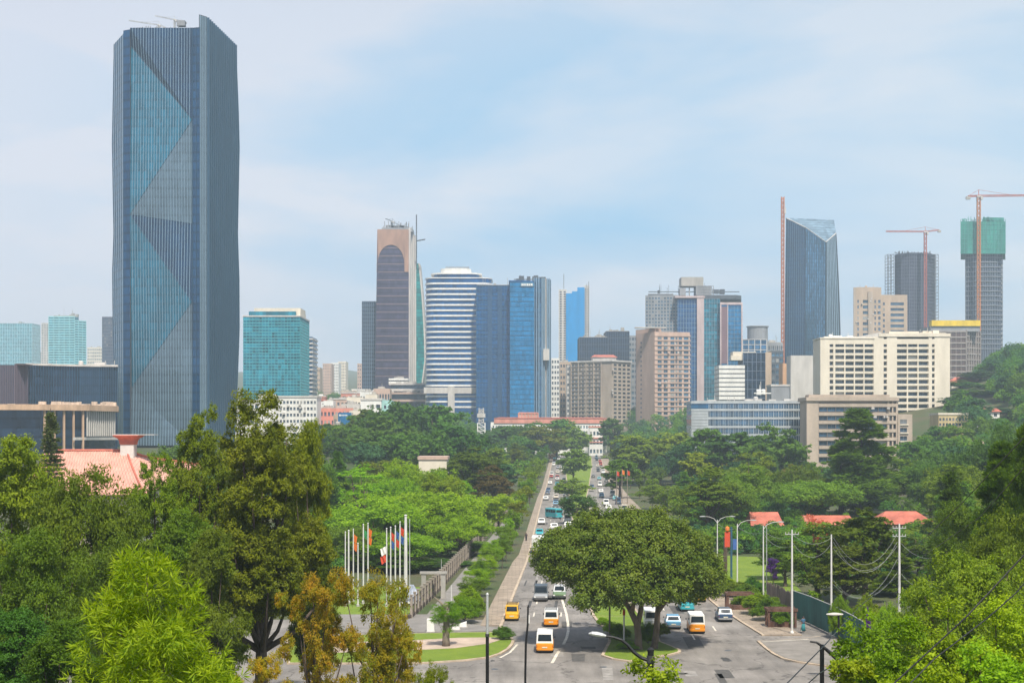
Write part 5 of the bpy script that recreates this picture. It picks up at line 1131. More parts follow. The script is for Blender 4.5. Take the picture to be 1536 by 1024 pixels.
def air_conditioners():
    rnd = random.Random(3)
    for nm, d, u0, u1, v0, v1, n in (('beige_flats',1199.2,918,921,550,615,3),('stepped_flats',1299.6,1284,1318,445,490,9),('beige_office',639.6,1229,1343,608,660,12),('pink_hotel',1059,986,1030,512,590,9),('white_office',759.7,414,474,606,640,9)):
        r = bpy.data.objects[nm]; mb = None
        for i in range(n):
            u, v = rnd.uniform(u0, u1), rnd.uniform(v0, v1); x, z = X(u,d), Z(v,d)
            if nm == 'beige_office': z = Z(rnd.choice((607,620,632.5,645))+5,d)
            mb = MB(); mb.box(x-.6, x+.6, d-1.1, d+.6, z-.45, z+.45); mb.build('air_conditioner', LCONC, r)
air_conditioners()
flush_windows()

# ------------------------------------------------------------------ trees
LEAF = {
 'dark': leafmat('dark foliage', (0.055,0.110,0.008), (0.170,0.235,0.014)),
 'deep': leafmat('deep green foliage', (0.045,0.113,0.014), (0.110,0.210,0.021)),
 'olive': leafmat('olive foliage', (0.080,0.135,0.007), (0.255,0.300,0.014), 0.35),
 'mid': leafmat('mid green foliage', (0.081,0.160,0.012), (0.187,0.283,0.017)),
 'bright': leafmat('bright green foliage', (0.13,0.245,0.007), (0.29,0.42,0.012), 0.42),
 'lime': leafmat('lime foliage', (0.085,0.175,0.006), (0.42,0.50,0.018), 0.4, 1.6),  # darker leaf colour deepened to stand in for shade in the clump
 'spring': leafmat('spring green foliage', (0.116,0.218,0.007), (0.348,0.460,0.014), 0.4, 1.0),
 'brown': leafmat('brownish foliage', (0.097,0.087,0.026), (0.171,0.131,0.035)),
 'orange': leafmat('rusty orange foliage', (0.150,0.215,0.012), (0.48,0.25,0.016), 0.4, 0.9),
 'fig': leafmat('fig foliage', (0.062,0.110,0.007), (0.215,0.235,0.012), 0.3, 0.5, 0.3),
 'needle': leafmat('grey green needles', (0.065,0.102,0.035), (0.122,0.160,0.052)),
 'teal': leafmat('haze tinted foliage', (0.032,0.095,0.035), (0.085,0.165,0.055)),  # blue of distant haze put into the leaf colour
 'purple': leafmat('purple blossom', (0.060,0.020,0.160), (0.160,0.050,0.300), 0.3, 2),
 'coral': leafmat('coral blossom', (0.450,0.120,0.060), (0.600,0.250,0.120), 0.3, 2)}
TINT = {'dark':'dark green','deep':'deep green','olive':'olive green','mid':'mid green','bright':'bright green','lime':'lime green','spring':'fresh green','brown':'brownish','orange':'rusty orange','fig':'olive green','needle':'grey green','coral':'coral','teal':'blue green'}
SHAPE = {'round':'rounded','broad':'broad spreading','oval':'upright oval','conifer':'pointed conifer','plume':'many-plumed','wispy':'loose feathery','norfolk':'tiered conifer','street':'slim street'}
def quads(name, V, mat):
    n = len(V)//4; me = bpy.data.meshes.new(name)
    me.vertices.add(4*n); me.vertices.foreach_set('co', V.astype(np.float32).ravel())
    me.loops.add(4*n); me.loops.foreach_set('vertex_index', np.arange(4*n, dtype=np.int32))
    me.polygons.add(n); me.polygons.foreach_set('loop_start', np.arange(0, 4*n, 4, dtype=np.int32))
    me.materials.append(mat); me.update(calc_edges=True); me.validate(); return me
def unit(a): return a/np.maximum(np.linalg.norm(a, axis=1, keepdims=True), 1e-9)
def envelope(kind, rng, n):
    """clump centres (unit crown: width 1, height 1) and their relative radii"""
    th = rng.uniform(0, 2*np.pi, n); u = rng.uniform(0, 1, n); rr = rng.uniform(0.0, 1, n)**0.33*0.80
    if kind == 'conifer':
        z = 0.10+0.86*u**1.35; k = (1.02-z)**0.85*0.46; r = k*rng.uniform(0.25, 1, n)
        return np.c_[r*np.cos(th), r*np.sin(th), z], 0.07+0.11*(1-z)
    if kind == 'plume':
        c = np.array([[-.33,.02,.90],[.03,-.05,1.0],[.03,.05,.97],[.33,.03,.88],[-.10,.25,.8],[.16,-.28,.74],[-.46,-.1,.62],[.46,-.08,.62]]); i = rng.integers(0, len(c), n)
        z = 0.31+u*(c[i,2]-.41); w = .235*np.sqrt(np.clip((c[i,2]-.02-z)/.26, 0.05, 1))*np.sqrt(np.clip((z-.18)/.2, 0, 1)); r = w*np.sqrt(rr)
        return np.c_[c[i,0]*(0.55+.45*z)+r*np.cos(th), c[i,1]+r*np.sin(th), z], np.full(n, .082)
    s = rng.uniform(-1, 1, n); q = np.sqrt(1-s*s); d = np.c_[q*np.cos(th), q*np.sin(th), s]
    if kind == 'broad':
        p = d*rr[:,None]*np.array([.47,.47,.36]); p[:,2] = np.where(p[:,2] < 0, p[:,2]*.55, p[:,2])+.56; return p, np.full(n, .125)
    if kind == 'oval':
        p = d*rr[:,None]*np.array([.46,.46,.46]); p[:,2] += .56; f = 1-.45*np.clip((p[:,2]-.5)/.5, 0, 1); p[:,:2] *= f[:,None]; return p, np.full(n, .12)
    if kind == 'street':
        p = d*rr[:,None]*np.array([.45,.45,.34]); p[:,2] += .64; return p, np.full(n, .15)
    if kind == 'wispy':
        p = d*rr[:,None]*np.array([.50,.50,.46]); p[:,2] += .52; return p, np.full(n, .085)
    if kind == 'bush':
        p = d*rr[:,None]*np.array([.48,.48,.55]); p[:,2] = np.abs(p[:,2])+.18+.12*u; return p, np.full(n, .12)
    p = d*rr[:,None]*np.array([.47,.47,.40]); p[:,2] += .57; return p, np.full(n, .13)
def crown_arrays(kind, seed, H, W, K, sub, per, ll, lw, mode='leaf', droop=0.0):
    rng = np.random.default_rng(seed); C, rad = envelope(kind, rng, K)
    C = C*np.array([W, W, H]); rad = rad*W*rng.uniform(0.75, 1.3, K); mid = np.array([0, 0, H*0.5])
    # sub clumps over each clump
    th = rng.uniform(0, 2*np.pi, (K, sub)); s = rng.uniform(-.75, 1, (K, sub)); q = np.sqrt(1-s*s)
    D = np.stack([q*np.cos(th), q*np.sin(th), s], -1)
    S = C[:,None,:]+D*rad[:,None,None]*rng.uniform(0.55, 1.0, (K, sub, 1))*np.array([1, 1, .75]); sr = (rad*0.36)[:,None]
    out = unit((C-mid))[:,None,:]*0.5+D*0.8
    S = S.reshape(-1, 3); out = unit(out.reshape(-1, 3)); sr = np.repeat(sr, sub, 1).reshape(-1)
    n = len(S)*per; Pc = np.repeat(S, per, 0); O = np.repeat(out, per, 0); R_ = np.repeat(sr, per)[:,None]
    g = unit(rng.normal(size=(n, 3)))
    P_ = Pc+g*R_*rng.uniform(0.2, 1.25, (n, 1))*np.array([1, 1, .7])
    if mode == 'blade':
        t = unit(g*0.9+O*0.6+np.array([0, 0, -droop]))
        P_ = Pc+t*ll*0.45; b = unit(np.cross(t, rng.normal(size=(n, 3)))) 
    elif mode == 'needle':
        t = unit(g*0.55+O*0.7+np.array([0, 0, .25-droop])); b = unit(np.cross(t, rng.normal(size=(n, 3))))
    else:
        nrm = unit(O*0.55+np.array([0, 0, .55])+rng.normal(size=(n, 3))*0.55); t = unit(np.cross(nrm, rng.normal(size=(n, 3)))); b = np.cross(nrm, t)
    L_ = ll*rng.uniform(0.65, 1.35, (n, 1)); W_ = lw*rng.uniform(0.7, 1.3, (n, 1))
    k = -0.12 if mode == 'blade' else 0.0
    zt = np.percentile(P_[:,2], 99.6); xr = np.percentile(np.abs(P_[:,:2]), 98.5); sc = np.array([.5*W/xr, .5*W/xr, (H-.1)/zt]); P_ = P_*sc; C = C*sc
    V = np.stack([P_-t*L_/2, P_+b*W_/2+t*L_*k, P_+t*L_/2, P_-b*W_/2+t*L_*k], 1).reshape(-1, 3)
    return V, C, rad
def trunk_builder(C, rad, H, W, seed, tr=0.025, nl=9, split=0.3, multi=1):
    rnd = random.Random(seed); mb = MB(); r0 = tr*H
    order = sorted(range(len(C)), key=lambda i: -rad[i]*(0.5+rnd.random()))[:nl]
    for m in range(multi):
        ox, oy = (0, 0) if multi == 1 else (rnd.uniform(-.05, .05)*W, rnd.uniform(-.05, .05)*W)
        top = (ox*4+rnd.uniform(-.04, .04)*W, oy*4, H*.72); f = lambda t: (ox+(top[0]-ox)*t*t, oy+(top[1]-oy)*t, -0.6+(top[2]+.6)*t)
        mb.tube([f(t) for t in (0, .05, .2, .45, .7, 1)], [r0*k/multi**.5 for k in (1.35, 1.0, .82, .6, .4, .15)], 8)
        for i in order[m::multi]:
            c = C[i]; t0 = min(.8, max(split, (c[2]/H)*.55+rnd.uniform(-.05, .05))); a = f(t0/.72*.9 if t0 < .7 else .9)
            mdl = (a[0]+(c[0]-a[0])*.55, a[1]+(c[1]-a[1])*.55, a[2]+(c[2]-a[2])*.35)
            mb.tube([a, mdl, tuple(c)], [r0*.42/multi**.5, r0*.25, r0*.08], 6)
    return mb
PROTO = {}
SPEC = {  # kind: (H, W, clumps)
 'round':(14,11,40),'broad':(13,15,52),'oval':(16,9,40),'conifer':(18,8,64),'plume':(20,10.5,170),'wispy':(9,6,30),'street':(7,4.5,18),'bush':(3,4,20)}
def proto(kind, lod, var):
    k = (kind, lod, var)
    if k in PROTO: return PROTO[k]
    H, W, K = SPEC[kind]; seed = sum(map(ord, kind))*7+lod*31+var*101
    if lod == 0: sub, per, ll, lw = 20, 52, .27, .12; K = int(K*1.5)
    elif lod == 1: sub, per, ll, lw = 14, 22, .48, .26
    else: sub, per, ll, lw = 11, 12, .80, .52
    if kind in ('street', 'bush', 'wispy'): ll *= .55; lw *= .5; sub, per = sub, max(8, int(per*.8))
    if kind == 'plume' : sub, per = int(sub*.6)+2, int(per*.75); lw *= .8
    mode = 'needle' if kind in ('conifer',) else 'leaf'
    if mode == 'needle': ll *= 1.35; lw *= .75
    V, C, rad = crown_arrays(kind, seed, H, W, K, sub, per, ll, lw, mode, .25 if kind == 'conifer' else 0)
    cm = quads('crown', V, LEAF['mid'])
    tb = trunk_builder(C, rad, H, W, seed, .03 if kind != 'street' else .016, 12 if kind != 'plume' else 26, .28, 3 if kind == 'wispy' else 1)
    tm = bpy.data.meshes.new('trunk'); tm.from_pydata([tuple(p) for p in tb.v], [], tb.f); tm.materials.append(BARK); tm.polygons.foreach_set('use_smooth', [True]*len(tb.f)); tm.update()
    PROTO[k] = (cm, tm, H, W); return PROTO[k]
TREES = []
def plant(x, y, h, w, kind, mat, label=None, group=None, name='tree', seed=0, lod=None, trunkmat=None, wy=None):
    d = math.hypot(x, y); lod = lod if lod is not None else (0 if d < 165 else 1 if d < 430 else 2)
    cm, tm, H, W = proto(kind, lod, seed % 3)
    r = thing(name, label, 'shrub' if kind == 'bush' else 'tree', (x, y, ground(x, y)), group)
    r.rotation_euler = (0, 0, (seed*2.399) % 6.283); r.scale = (w/W, w/W, h/H)
    c = bpy.data.objects.new('crown', cm); t = bpy.data.objects.new('trunk', tm)
    for o, m in ((c, LEAF[mat]), (t, trunkmat or BARK)):
        COL.objects.link(o); o.parent = r; slot(o, m)
    TREES.append((r, x, y, kind, mat)); return r
def ptree(u, v, wpx, d, kind, mat, label=None, seed=0, group=None, name='tree', **k):
    x = X(u, d); h = max(5.0 if d > 600 else .5, Z(v, d)-ground(x, d))
    return plant(x, d, h/0.985, wpx*d/F, kind, mat, label, group, name, seed, **k)
# --- foreground, left
ptree(392, 603, 212, 110, 'plume', 'olive', 'tallest olive green tree in the left foreground, with upright plumes above the white office block', 2)
ptree(300, 628, 130, 116, 'plume', 'olive', 'olive green plumed tree under the tallest tower, left of the tallest foreground tree', 1)
ptree(462, 640, 78, 117, 'oval', 'olive', 'olive green tree touching the right side of the tallest foreground tree', 4)
ptree(18, 664, 160, 104, 'oval', 'olive', 'yellowish olive tree at the left edge of the photo under the terrace building', 1)
ptree(128, 712, 165, 100, 'round', 'dark', 'dark round-headed tree below the big pale red roof', 3)
ptree(236, 694, 125, 108, 'plume', 'olive', 'twiggy olive tree in front of the right end of the pale red roof', 5)
ptree(48, 800, 170, 84, 'round', 'dark', 'dark rounded tree low at the left edge of the photo', 2)
ptree(175, 812, 150, 92, 'round', 'dark', 'dark rounded tree directly behind the top of the lime bamboo', 6)
ptree(318, 800, 100, 101, 'oval', 'dark', 'dark tree filling the gap right of the lime bamboo', 7)
ptree(470, 800, 60, 116, 'oval', 'dark', 'dark lower tree under the right plume of the tallest foreground tree', 8)
ptree(275, 770, 110, 104, 'oval', 'dark', 'dark oval tree under the twiggy olive tree', 10)
ptree(20, 920, 150, 66, 'oval', 'deep', 'deep green bush in the bottom left corner', 9, name='bush', lod=0)
ptree(95, 935, 120, 62, 'oval', 'dark', 'dark bush left of the lime bamboo near the bottom edge', 4, name='bush', lod=0)
# rusty feathery shrubs
ptree(478, 858, 118, 72, 'wispy', 'orange', 'rusty feathery tree with thin stems, left of the flagpoles', 3, lod=0)
ptree(556, 866, 125, 74, 'wispy', 'orange', 'largest rusty orange feathery tree, in front of the flagpoles', 4, lod=0)
ptree(600, 905, 70, 78, 'wispy', 'orange', 'small rusty tree at the left end of the grass verge', 5, lod=0)
ptree(385, 985, 90, 60, 'wispy', 'orange', 'low rusty shrub under the trunk of the tallest foreground tree', 6, lod=0, name='shrub')
ptree(645, 1000, 70, 60, 'wispy', 'olive', 'small olive shrub at the bottom edge left of the black pole', 7, lod=0, name='shrub')
def special(name, label, u, v, wpx, d, kind, mat, K, sub, per, ll, lw, mode, droop=0.0, seed=1, trunk=True, tr=.02, nl=10, multi=1, base=None):
    x = X(u, d); g = ground(x, d) if base is None else base; H = Z(v, d)-g; W = wpx*d/F
    r = thing(name, label, 'tree' if 'tree' in name or name == 'bamboo' else 'shrub', (x, d, g))
    V, C, rad = crown_arrays(kind, seed, H, W, K, sub, per, ll, lw, mode, droop)
    o = bpy.data.objects.new('crown', quads('crown', V, LEAF[mat])); COL.objects.link(o); o.parent = r
    mb = trunk_builder(C, rad, H, W, seed, tr, nl, .1 if multi > 1 else .25, multi); mb.build('trunk', BARK, r, smooth=True, world=False); return r
special('bamboo', 'lime green bamboo clump with long narrow leaves in the bottom left foreground', 234, 829, 285, 25, 'bush', 'lime', 84, 30, 14, .20, .027, 'blade', .35, 3, tr=.012, nl=20, multi=5)
special('shrub', 'lime green shrub cut by the bottom edge, under the curved black street lamp', 975, 985, 165, 40, 'bush', 'lime', 40, 22, 26, .11, .06, 'leaf', 0, 5, tr=.015, nl=14, multi=3)
for i, (u, v, w, d, lab) in enumerate([(1325,918,170,47,'fresh green bush nearest the right carriageway in the bottom right corner'),(1420,900,160,50,'fresh green bush in the middle of the bottom right corner'),(1515,898,170,49,'fresh green bush at the right edge in the bottom right corner'),(1272,985,100,42,'fresh green bush under the small black lamp at the bottom edge'),(1390,975,190,40,'front fresh green bush crossed by the power lines at the bottom edge'),(1500,965,170,38,'front fresh green bush at the bottom right corner')]):
    special('bush', lab, u, v, w, d, 'bush', 'spring', 46, 22, 26, .13, .07, 'leaf', 0, 20+i, tr=.02, nl=14, multi=3)
# --- right middle ground
for i, a in enumerate([
 (1455,838,190,86,'round','olive','olive yellow bush with rusty patches behind the fresh green corner bushes'),
 (1375,882,110,92,'oval','mid','mid green bush left of the dark post, behind the corner bushes'),
 (1520,775,130,100,'round','dark','dark green tree at the right edge above the corner bushes'),
 (1500,672,130,125,'conifer','dark','big dark conifer at the right edge of the photo, crossed by power lines'),
 (1545,640,120,118,'conifer','dark','darkest conifer cut by the right edge of the photo'),
 (1428,715,80,165,'conifer','deep','pointed dark conifer standing left of the big one at the right edge'),
 (1450,760,100,140,'round','dark','dark green tree under the higher power line near the right edge'),
 (1298,766,118,188,'oval','dark','dark olive tree between the two pole tops with sagging wires'),
 (1350,832,80,200,'conifer','dark','dark conifer directly behind the right-hand wire pole'),
 (1226,786,105,196,'oval','dark','dark oval tree behind the tall pale pole with a cross-arm'),
 (1178,815,60,212,'oval','mid','mid green tree left of the tall pole with a cross-arm'),
 (1266,822,95,183,'oval','dark','short dark tree behind the middle wire pole'),
 (1163,806,64,222,'oval','deep','deep green tree behind the lawn on the right of the avenue'),
 (1098,800,60,290,'round','deep','deep green rounded tree beyond the left pale poles'),
 (1060,790,70,300,'round','mid','mid green tree right behind the big fig tree'),
 (1010,810,70,290,'oval','deep','deep green tree hidden behind the right half of the big fig'),
 (1085,738,120,345,'broad','deep','broad deep green tree above the leftmost pale poles'),
 (1000,728,80,420,'round','olive','olive tree just above the right shoulder of the big fig tree'),
 (1215,722,140,365,'broad','mid','broad mid green tree above the bright red roof on the right'),
 (1290,617,130,395,'conifer','dark','tall dark conifer standing before the beige office block'),
 (1262,660,70,400,'conifer','dark','lower dark conifer at the left foot of the tall one before the beige office'),
 (1160,640,95,520,'round','deep','deep green rounded tree in front of the middle of the long glass office'),
 (1110,650,90,540,'oval','deep','deep green tree at the left end of the long glass office'),
 (1055,645,70,560,'oval','mid','mid green tree left below the silver end wall of the long office'),
 (1378,806,90,230,'round','dark','dark rounded tree right of the bright red roof'),
 (1440,700,110,300,'broad','mid','broad mid green tree above the left power line near the right edge'),
 (1500,640,120,330,'broad','deep','broad deep green tree above the power lines at the right edge'),
 (1345,690,100,420,'round','mid','mid green rounded tree to the right of the tall dark conifer'),
 (1400,660,110,500,'broad','deep','broad deep green tree below the ochre yellow villa')]):
    ptree(*a[:6], a[6], 11+i, name='conifer' if a[4] == 'conifer' else 'bush' if a[4] == 'bush' else 'tree')
# low shrubs by the fences
for i, a in enumerate([(1262,893,40,158,'bright','bright yellow green shrub above the right end of the green mesh fence'),(1330,905,50,140,'bright','bright green shrub under the right-hand wire pole'),(1215,885,45,182,'bright','yellow green shrub behind the middle of the green mesh fence'),(1300,890,50,160,'olive','olive shrub between the two wire poles')]):
    ptree(a[0],a[1],a[2],a[3],'bush',a[4],a[5],31+i,name='shrub')
ptree(1160, 836, 22, 206, 'street', 'purple', 'purple flowering shrub above the brown board fence', 3, name='flowering_shrub')
ptree(1302, 915, 22, 120, 'bush', 'purple', 'small purple flowering bush behind the corner bushes', 4, name='flowering_shrub')
ptree(1225, 772, 34, 240, 'street', 'coral', 'coral flowering treetop before the weathered red roof', 5, name='flowering_tree')
# --- the big fig on the median
def fig():
    d = 152.0; x, y = X(957, 150), 150.0; cx, cyy = X(944, d), 154.0; W = 21.0; zt = Z(757, 152); rng = np.random.default_rng(12)
    r = thing('fig_tree', 'big dome-shaped fig tree with two leaning trunks on the grassy median', 'tree', (x, y, 0.15))
    K = 260; fi = np.arange(K); th = fi*2.39996+rng.normal(size=K)*.12; s = np.clip(-.42+1.42*(fi+.5)/K+rng.normal(size=K)*.03, -.42, .99); q = np.sqrt(1-s*s); k = rng.uniform(.80, .97, K)
    zc = 6.6; C = np.c_[cx-x+q*np.cos(th)*k*(W/2-.9), cyy-y+q*np.sin(th)*k*(W/2-1.2), zc+np.where(s > 0, s*k*(zt-zc-.6), s*np.where((q*np.cos(th) > -.15)|(q*np.cos(th) < -.66), 3.0, 6.0))+2.2*np.clip((-q*np.cos(th)-.55)/.4, 0, 1)*(s < .35)]
    rad = rng.uniform(1.05, 1.45, K)
    C2 = np.c_[rng.normal(cx-x, 3.2, 60), rng.normal(cyy-y, 3.2, 60), rng.uniform(7, 11.5, 60)]; C = np.r_[C, C2]; rad = np.r_[rad, np.full(60, 1.5)]
    sub, per = 18, 34; th = rng.uniform(0, 2*np.pi, (len(C), sub)); s = rng.uniform(-.6, 1, (len(C), sub)); q = np.sqrt(1-s*s); D = np.stack([q*np.cos(th), q*np.sin(th), s], -1)
    S = (C[:,None,:]+D*rad[:,None,None]*rng.uniform(.55, 1, (len(C), sub, 1))*np.array([1,1,.7])).reshape(-1, 3); O = unit((D*.8+unit(C-np.array([cx-x, cyy-y, 5]))[:,None,:]*.6).reshape(-1, 3))
    n = len(S)*per; g = unit(rng.normal(size=(n, 3))); P_ = np.repeat(S, per, 0)+g*rng.uniform(.1, .62, (n, 1)); O = np.repeat(O, per, 0)
    nrm = unit(O*.6+np.array([0,0,.5])+rng.normal(size=(n, 3))*.5); t = unit(np.cross(nrm, rng.normal(size=(n, 3)))); b = np.cross(nrm, t); L_ = .30*rng.uniform(.7, 1.3, (n, 1)); W_ = .155*rng.uniform(.7, 1.3, (n, 1))
    V = np.stack([P_-t*L_/2, P_+b*W_/2, P_+t*L_/2, P_-b*W_/2], 1).reshape(-1, 3)
    o = bpy.data.objects.new('crown', quads('crown', V, LEAF['fig'])); COL.objects.link(o); o.parent = r
    mb = MB(); mb.tube([(0,0,-.3),(0,0,.3),(.05,0,1.2),(-.1,.1,2.6),(-.9,.3,4.2),(-2.0,.6,5.8),(-3.6,1,7.6)], [.65,.45,.36,.34,.26,.2,.1], 10); mb.tube([(-.1,.1,2.2),(.25,.3,3.6),(.5,.4,5.4),(.3,1,8.4)], [.32,.27,.22,.08], 10)
    mb.tube([(1.6,.5,-.3),(1.75,.6,.4),(1.95,.6,2.0),(2.1,.8,4.0),(2.2,1,5.6),(2.6,1.4,8.6)], [.5,.36,.32,.27,.22,.08], 10); mb.tube([(2.1,.8,3.8),(3.1,.4,5.2),(5.0,0,7.0)], [.3,.24,.1], 8); mb.tube([(-.6,.2,3.6),(-.5,-.9,5.0),(-1.0,-2.5,7.0)], [.26,.2,.1], 8)
    rnd = random.Random(3)
    for i in range(26):
        c = C[rnd.randrange(250)]; a = rnd.choice([(-2.0,.6,5.8),(.5,.4,5.4),(2.2,1,5.6),(-1.2,.4,4.8),(3.1,.4,5.2)]); mb.tube([a, (a[0]*.5+c[0]*.5, a[1]*.5+c[1]*.5, a[2]*.6+c[2]*.4), tuple(c)], [.17,.1,.04], 6)
    mb.build('trunk', plain('fig bark', (0.17,0.125,0.095), .9, .35, 3, bump=.6), r, smooth=True, world=False)
fig()
def norfolk():
    d = 185; x = X(76, d); g = ground(x, d); H = Z(612, d)-g; r = thing('conifer', 'slim tiered dark conifer in front of the terrace building and the pale red roof', 'tree', (x, d, g)); rng = np.random.default_rng(4); rnd = random.Random(4)
    mb = MB(); mb.tube([(0,0,-.5),(0,0,H*.5),(0,0,H)], [.32,.2,.03], 8); Vs = []
    z = H*.25
    while z < H-.3:
        k = (H-z)/H; ln = .35+3.0*k**.75
        for j in range(9):
            a = rnd.uniform(0, 6.28); l = ln*rnd.uniform(.75, 1.1); e = np.array([math.cos(a)*l, math.sin(a)*l, z+l*.12-.1]); mb.tube([(0,0,z),tuple(e)], [.05,.015], 4)
            m = int(26+60*l); t = rng.uniform(.12, 1.05, m)[:,None]; P_ = np.array([0,0,z])+(e-np.array([0,0,z]))*t+rng.normal(size=(m, 3))*.10; dr = unit(rng.normal(size=(m, 3))*.8+np.array([math.cos(a), math.sin(a), .4])); b = unit(np.cross(dr, rng.normal(size=(m, 3))))
            Vs.append(np.stack([P_-dr*.18, P_+b*.05, P_+dr*.18, P_-b*.05], 1).reshape(-1, 3))
        z += .42+.45*k
    o = bpy.data.objects.new('crown', quads('crown', np.concatenate(Vs), LEAF['needle'])); COL.objects.link(o); o.parent = r; mb.build('trunk', BARK, r, world=False)
norfolk()
# --- left of the avenue
for i, a in enumerate([
 (560,742,150,265,'broad','bright','broad bright green tree directly behind the left group of flagpoles'),
 (650,738,150,285,'broad','bright','broad bright green tree behind the right group of flagpoles'),
 (610,800,130,238,'broad','bright','nearest bright green spreading tree right of the thick flagpole'),
 (690,770,95,262,'broad','bright','bright green spreading tree overhanging the end of the post fence'),
 (520,790,110,240,'broad','mid','mid green tree behind the leftmost flagpoles'),
 (748,742,62,330,'round','bright','bright green round tree where the post fence ends'),
 (545,715,120,330,'broad','mid','broad mid green tree left of the long flat pale roof'),
 (640,705,110,345,'broad','bright','bright green tree just under the long flat pale roof'),
 (708,672,86,420,'oval','dark','tall dark tree just left of the lattice tower foot'),
 (738,700,60,400,'oval','brown','lower brownish tree at the right shoulder of the tall dark one'),
 (690,780,80,290,'oval','deep','deep green tree in the shade behind the bright canopy by the fence'),
 (507,680,46,330,'conifer','deep','deep green pointed tree right of the tallest foreground tree'),
 (580,692,85,400,'round','olive','olive brown rounded tree between the bright canopy and the dark wood'),
 (540,645,95,520,'round','deep','deep green rounded tree under the white corner block'),
 (600,606,110,610,'broad','deep','broad deep green tree below the stepped podium'),
 (660,610,100,620,'round','deep','deep green rounded tree left of the lattice tower'),
 (570,625,90,560,'round','deep','deep green tree right below the white corner block'),
 (690,640,80,560,'round','deep','deep green tree at the foot of the lattice tower'),
 (620,650,110,520,'broad','deep','broad deep green tree in the middle of the dark wood left of the avenue'),
 (600,690,60,430,'oval','mid','mid green tree right of the olive brown rounded tree'),
 (478,690,60,300,'round','mid','mid green tree just right of the tallest foreground tree'),
 (860,674,46,640,'round','mid','mid green tree on the median at the far end of the avenue'),
 (858,718,50,480,'round','mid','smaller mid green tree on the median below the far one'),
 (866,742,56,360,'round','deep','deep green tree on the median just behind the big fig'),
 (835,630,66,900,'round','deep','dark tree in front of the middle of the long pink building'),
 (800,634,50,950,'round','deep','dark tree in front of the left half of the long pink building'),
 (916,628,34,900,'oval','deep','dark upright tree at the right end of the long pink building'),
 (785,640,66,870,'round','deep','deep green tree left of the middle of the long pink building'),(858,638,56,880,'round','mid','mid green tree just left of the small gatehouse'),(746,640,66,860,'round','deep','deep green tree right of the lattice tower'),(815,640,62,850,'round','olive','olive tree below the pink pavilion of the long pink building'),(700,652,60,700,'round','deep','deep green tree at the left foot of the lattice tower'),
 (600,835,120,236,'round','deep','deep green low tree in the shade behind the flagpoles'),(660,842,100,246,'round','deep','deep green low tree behind the near end of the post fence'),(540,835,110,240,'round','dark','dark low tree left behind the flagpoles'),(700,812,80,268,'round','mid','mid green low tree behind the middle of the post fence'),(500,820,100,235,'oval','mid','mid green tree behind the rusty feathery tree'),
 (765,640,50,900,'broad','mid','green tree in front of the left end of the long pink building'),
 (960,655,90,620,'round','olive','olive rounded tree on the slope right of the far carriageway'),
 (1010,650,80,640,'round','olive','olive rounded tree left of the long glass office'),
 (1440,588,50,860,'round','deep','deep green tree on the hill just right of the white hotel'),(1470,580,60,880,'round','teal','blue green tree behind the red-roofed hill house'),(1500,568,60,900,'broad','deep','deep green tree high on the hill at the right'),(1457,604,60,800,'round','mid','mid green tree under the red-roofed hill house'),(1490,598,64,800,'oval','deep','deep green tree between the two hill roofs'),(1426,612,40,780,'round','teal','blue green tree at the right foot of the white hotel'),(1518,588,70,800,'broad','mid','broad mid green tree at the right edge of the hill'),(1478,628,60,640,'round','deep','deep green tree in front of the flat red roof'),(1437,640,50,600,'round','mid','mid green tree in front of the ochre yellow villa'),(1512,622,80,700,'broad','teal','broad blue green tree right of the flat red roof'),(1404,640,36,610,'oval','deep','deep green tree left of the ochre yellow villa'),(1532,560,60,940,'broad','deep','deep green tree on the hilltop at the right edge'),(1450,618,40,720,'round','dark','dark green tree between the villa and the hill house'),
 (930,690,50,500,'oval','mid','mid green tree beside the far right carriageway')]):
    ptree(*a[:6], a[6], 40+i)
# street trees in two rows
SN = 'slim street trees along the avenue'
for i, (y, h, w, m) in enumerate([(172,3.0,4.0,'bright'),(177,3.8,3.8,'bright'),(184,4.2,3.4,'mid'),(191,4.6,3.4,'bright'),(199,5.0,3.2,'mid'),(208,5.0,3.4,'bright'),(218,5.4,3.2,'mid'),(229,5.6,3.4,'bright'),(241,6.0,3.4,'mid'),(254,6.2,3.6,'mid'),(270,6.6,3.8,'bright'),(290,7.2,4.2,'mid'),(313,7.8,4.6,'olive'),(340,8.2,5,'mid'),(372,9,5.5,'olive'),(410,9.5,6,'mid'),(465,10,6.5,'bright'),(530,11,7,'mid'),(600,12,7,'bright'),(680,12,8,'mid'),(780,12,8,'deep')]):
    x = axis_x(y)+LKERB(y)-(4.4 if y < 230 else 3.6)
    k = ['nearest','second','third','fourth','fifth','sixth','seventh','eighth','ninth','tenth','eleventh','twelfth','thirteenth','fourteenth','fifteenth','sixteenth','seventeenth','eighteenth','nineteenth','twentieth','farthest'][i]
    plant(x, y, h, w, 'street' if i > 1 else 'bush', m, f'{TINT[m]} street tree beside the left pavement, {k} from the junction', SN, 'street_tree', 60+i, lod=0 if y < 260 else 1)
for i, (y, h, w, m) in enumerate([(330,8,5,'mid'),(375,8,5,'olive'),(430,9,6,'mid'),(500,10,6,'olive'),(590,11,7,'mid'),(700,12,8,'deep')]):
    k = ['nearest','second','third','fourth','fifth','sixth'][i]
    plant(axis_x(y)+RKERB(y)+7.5, y, h, w, 'street', m, f'{TINT[m]} street tree along the right pavement, {k} beyond the big fig tree', SN, 'street_tree', 80+i, lod=1)
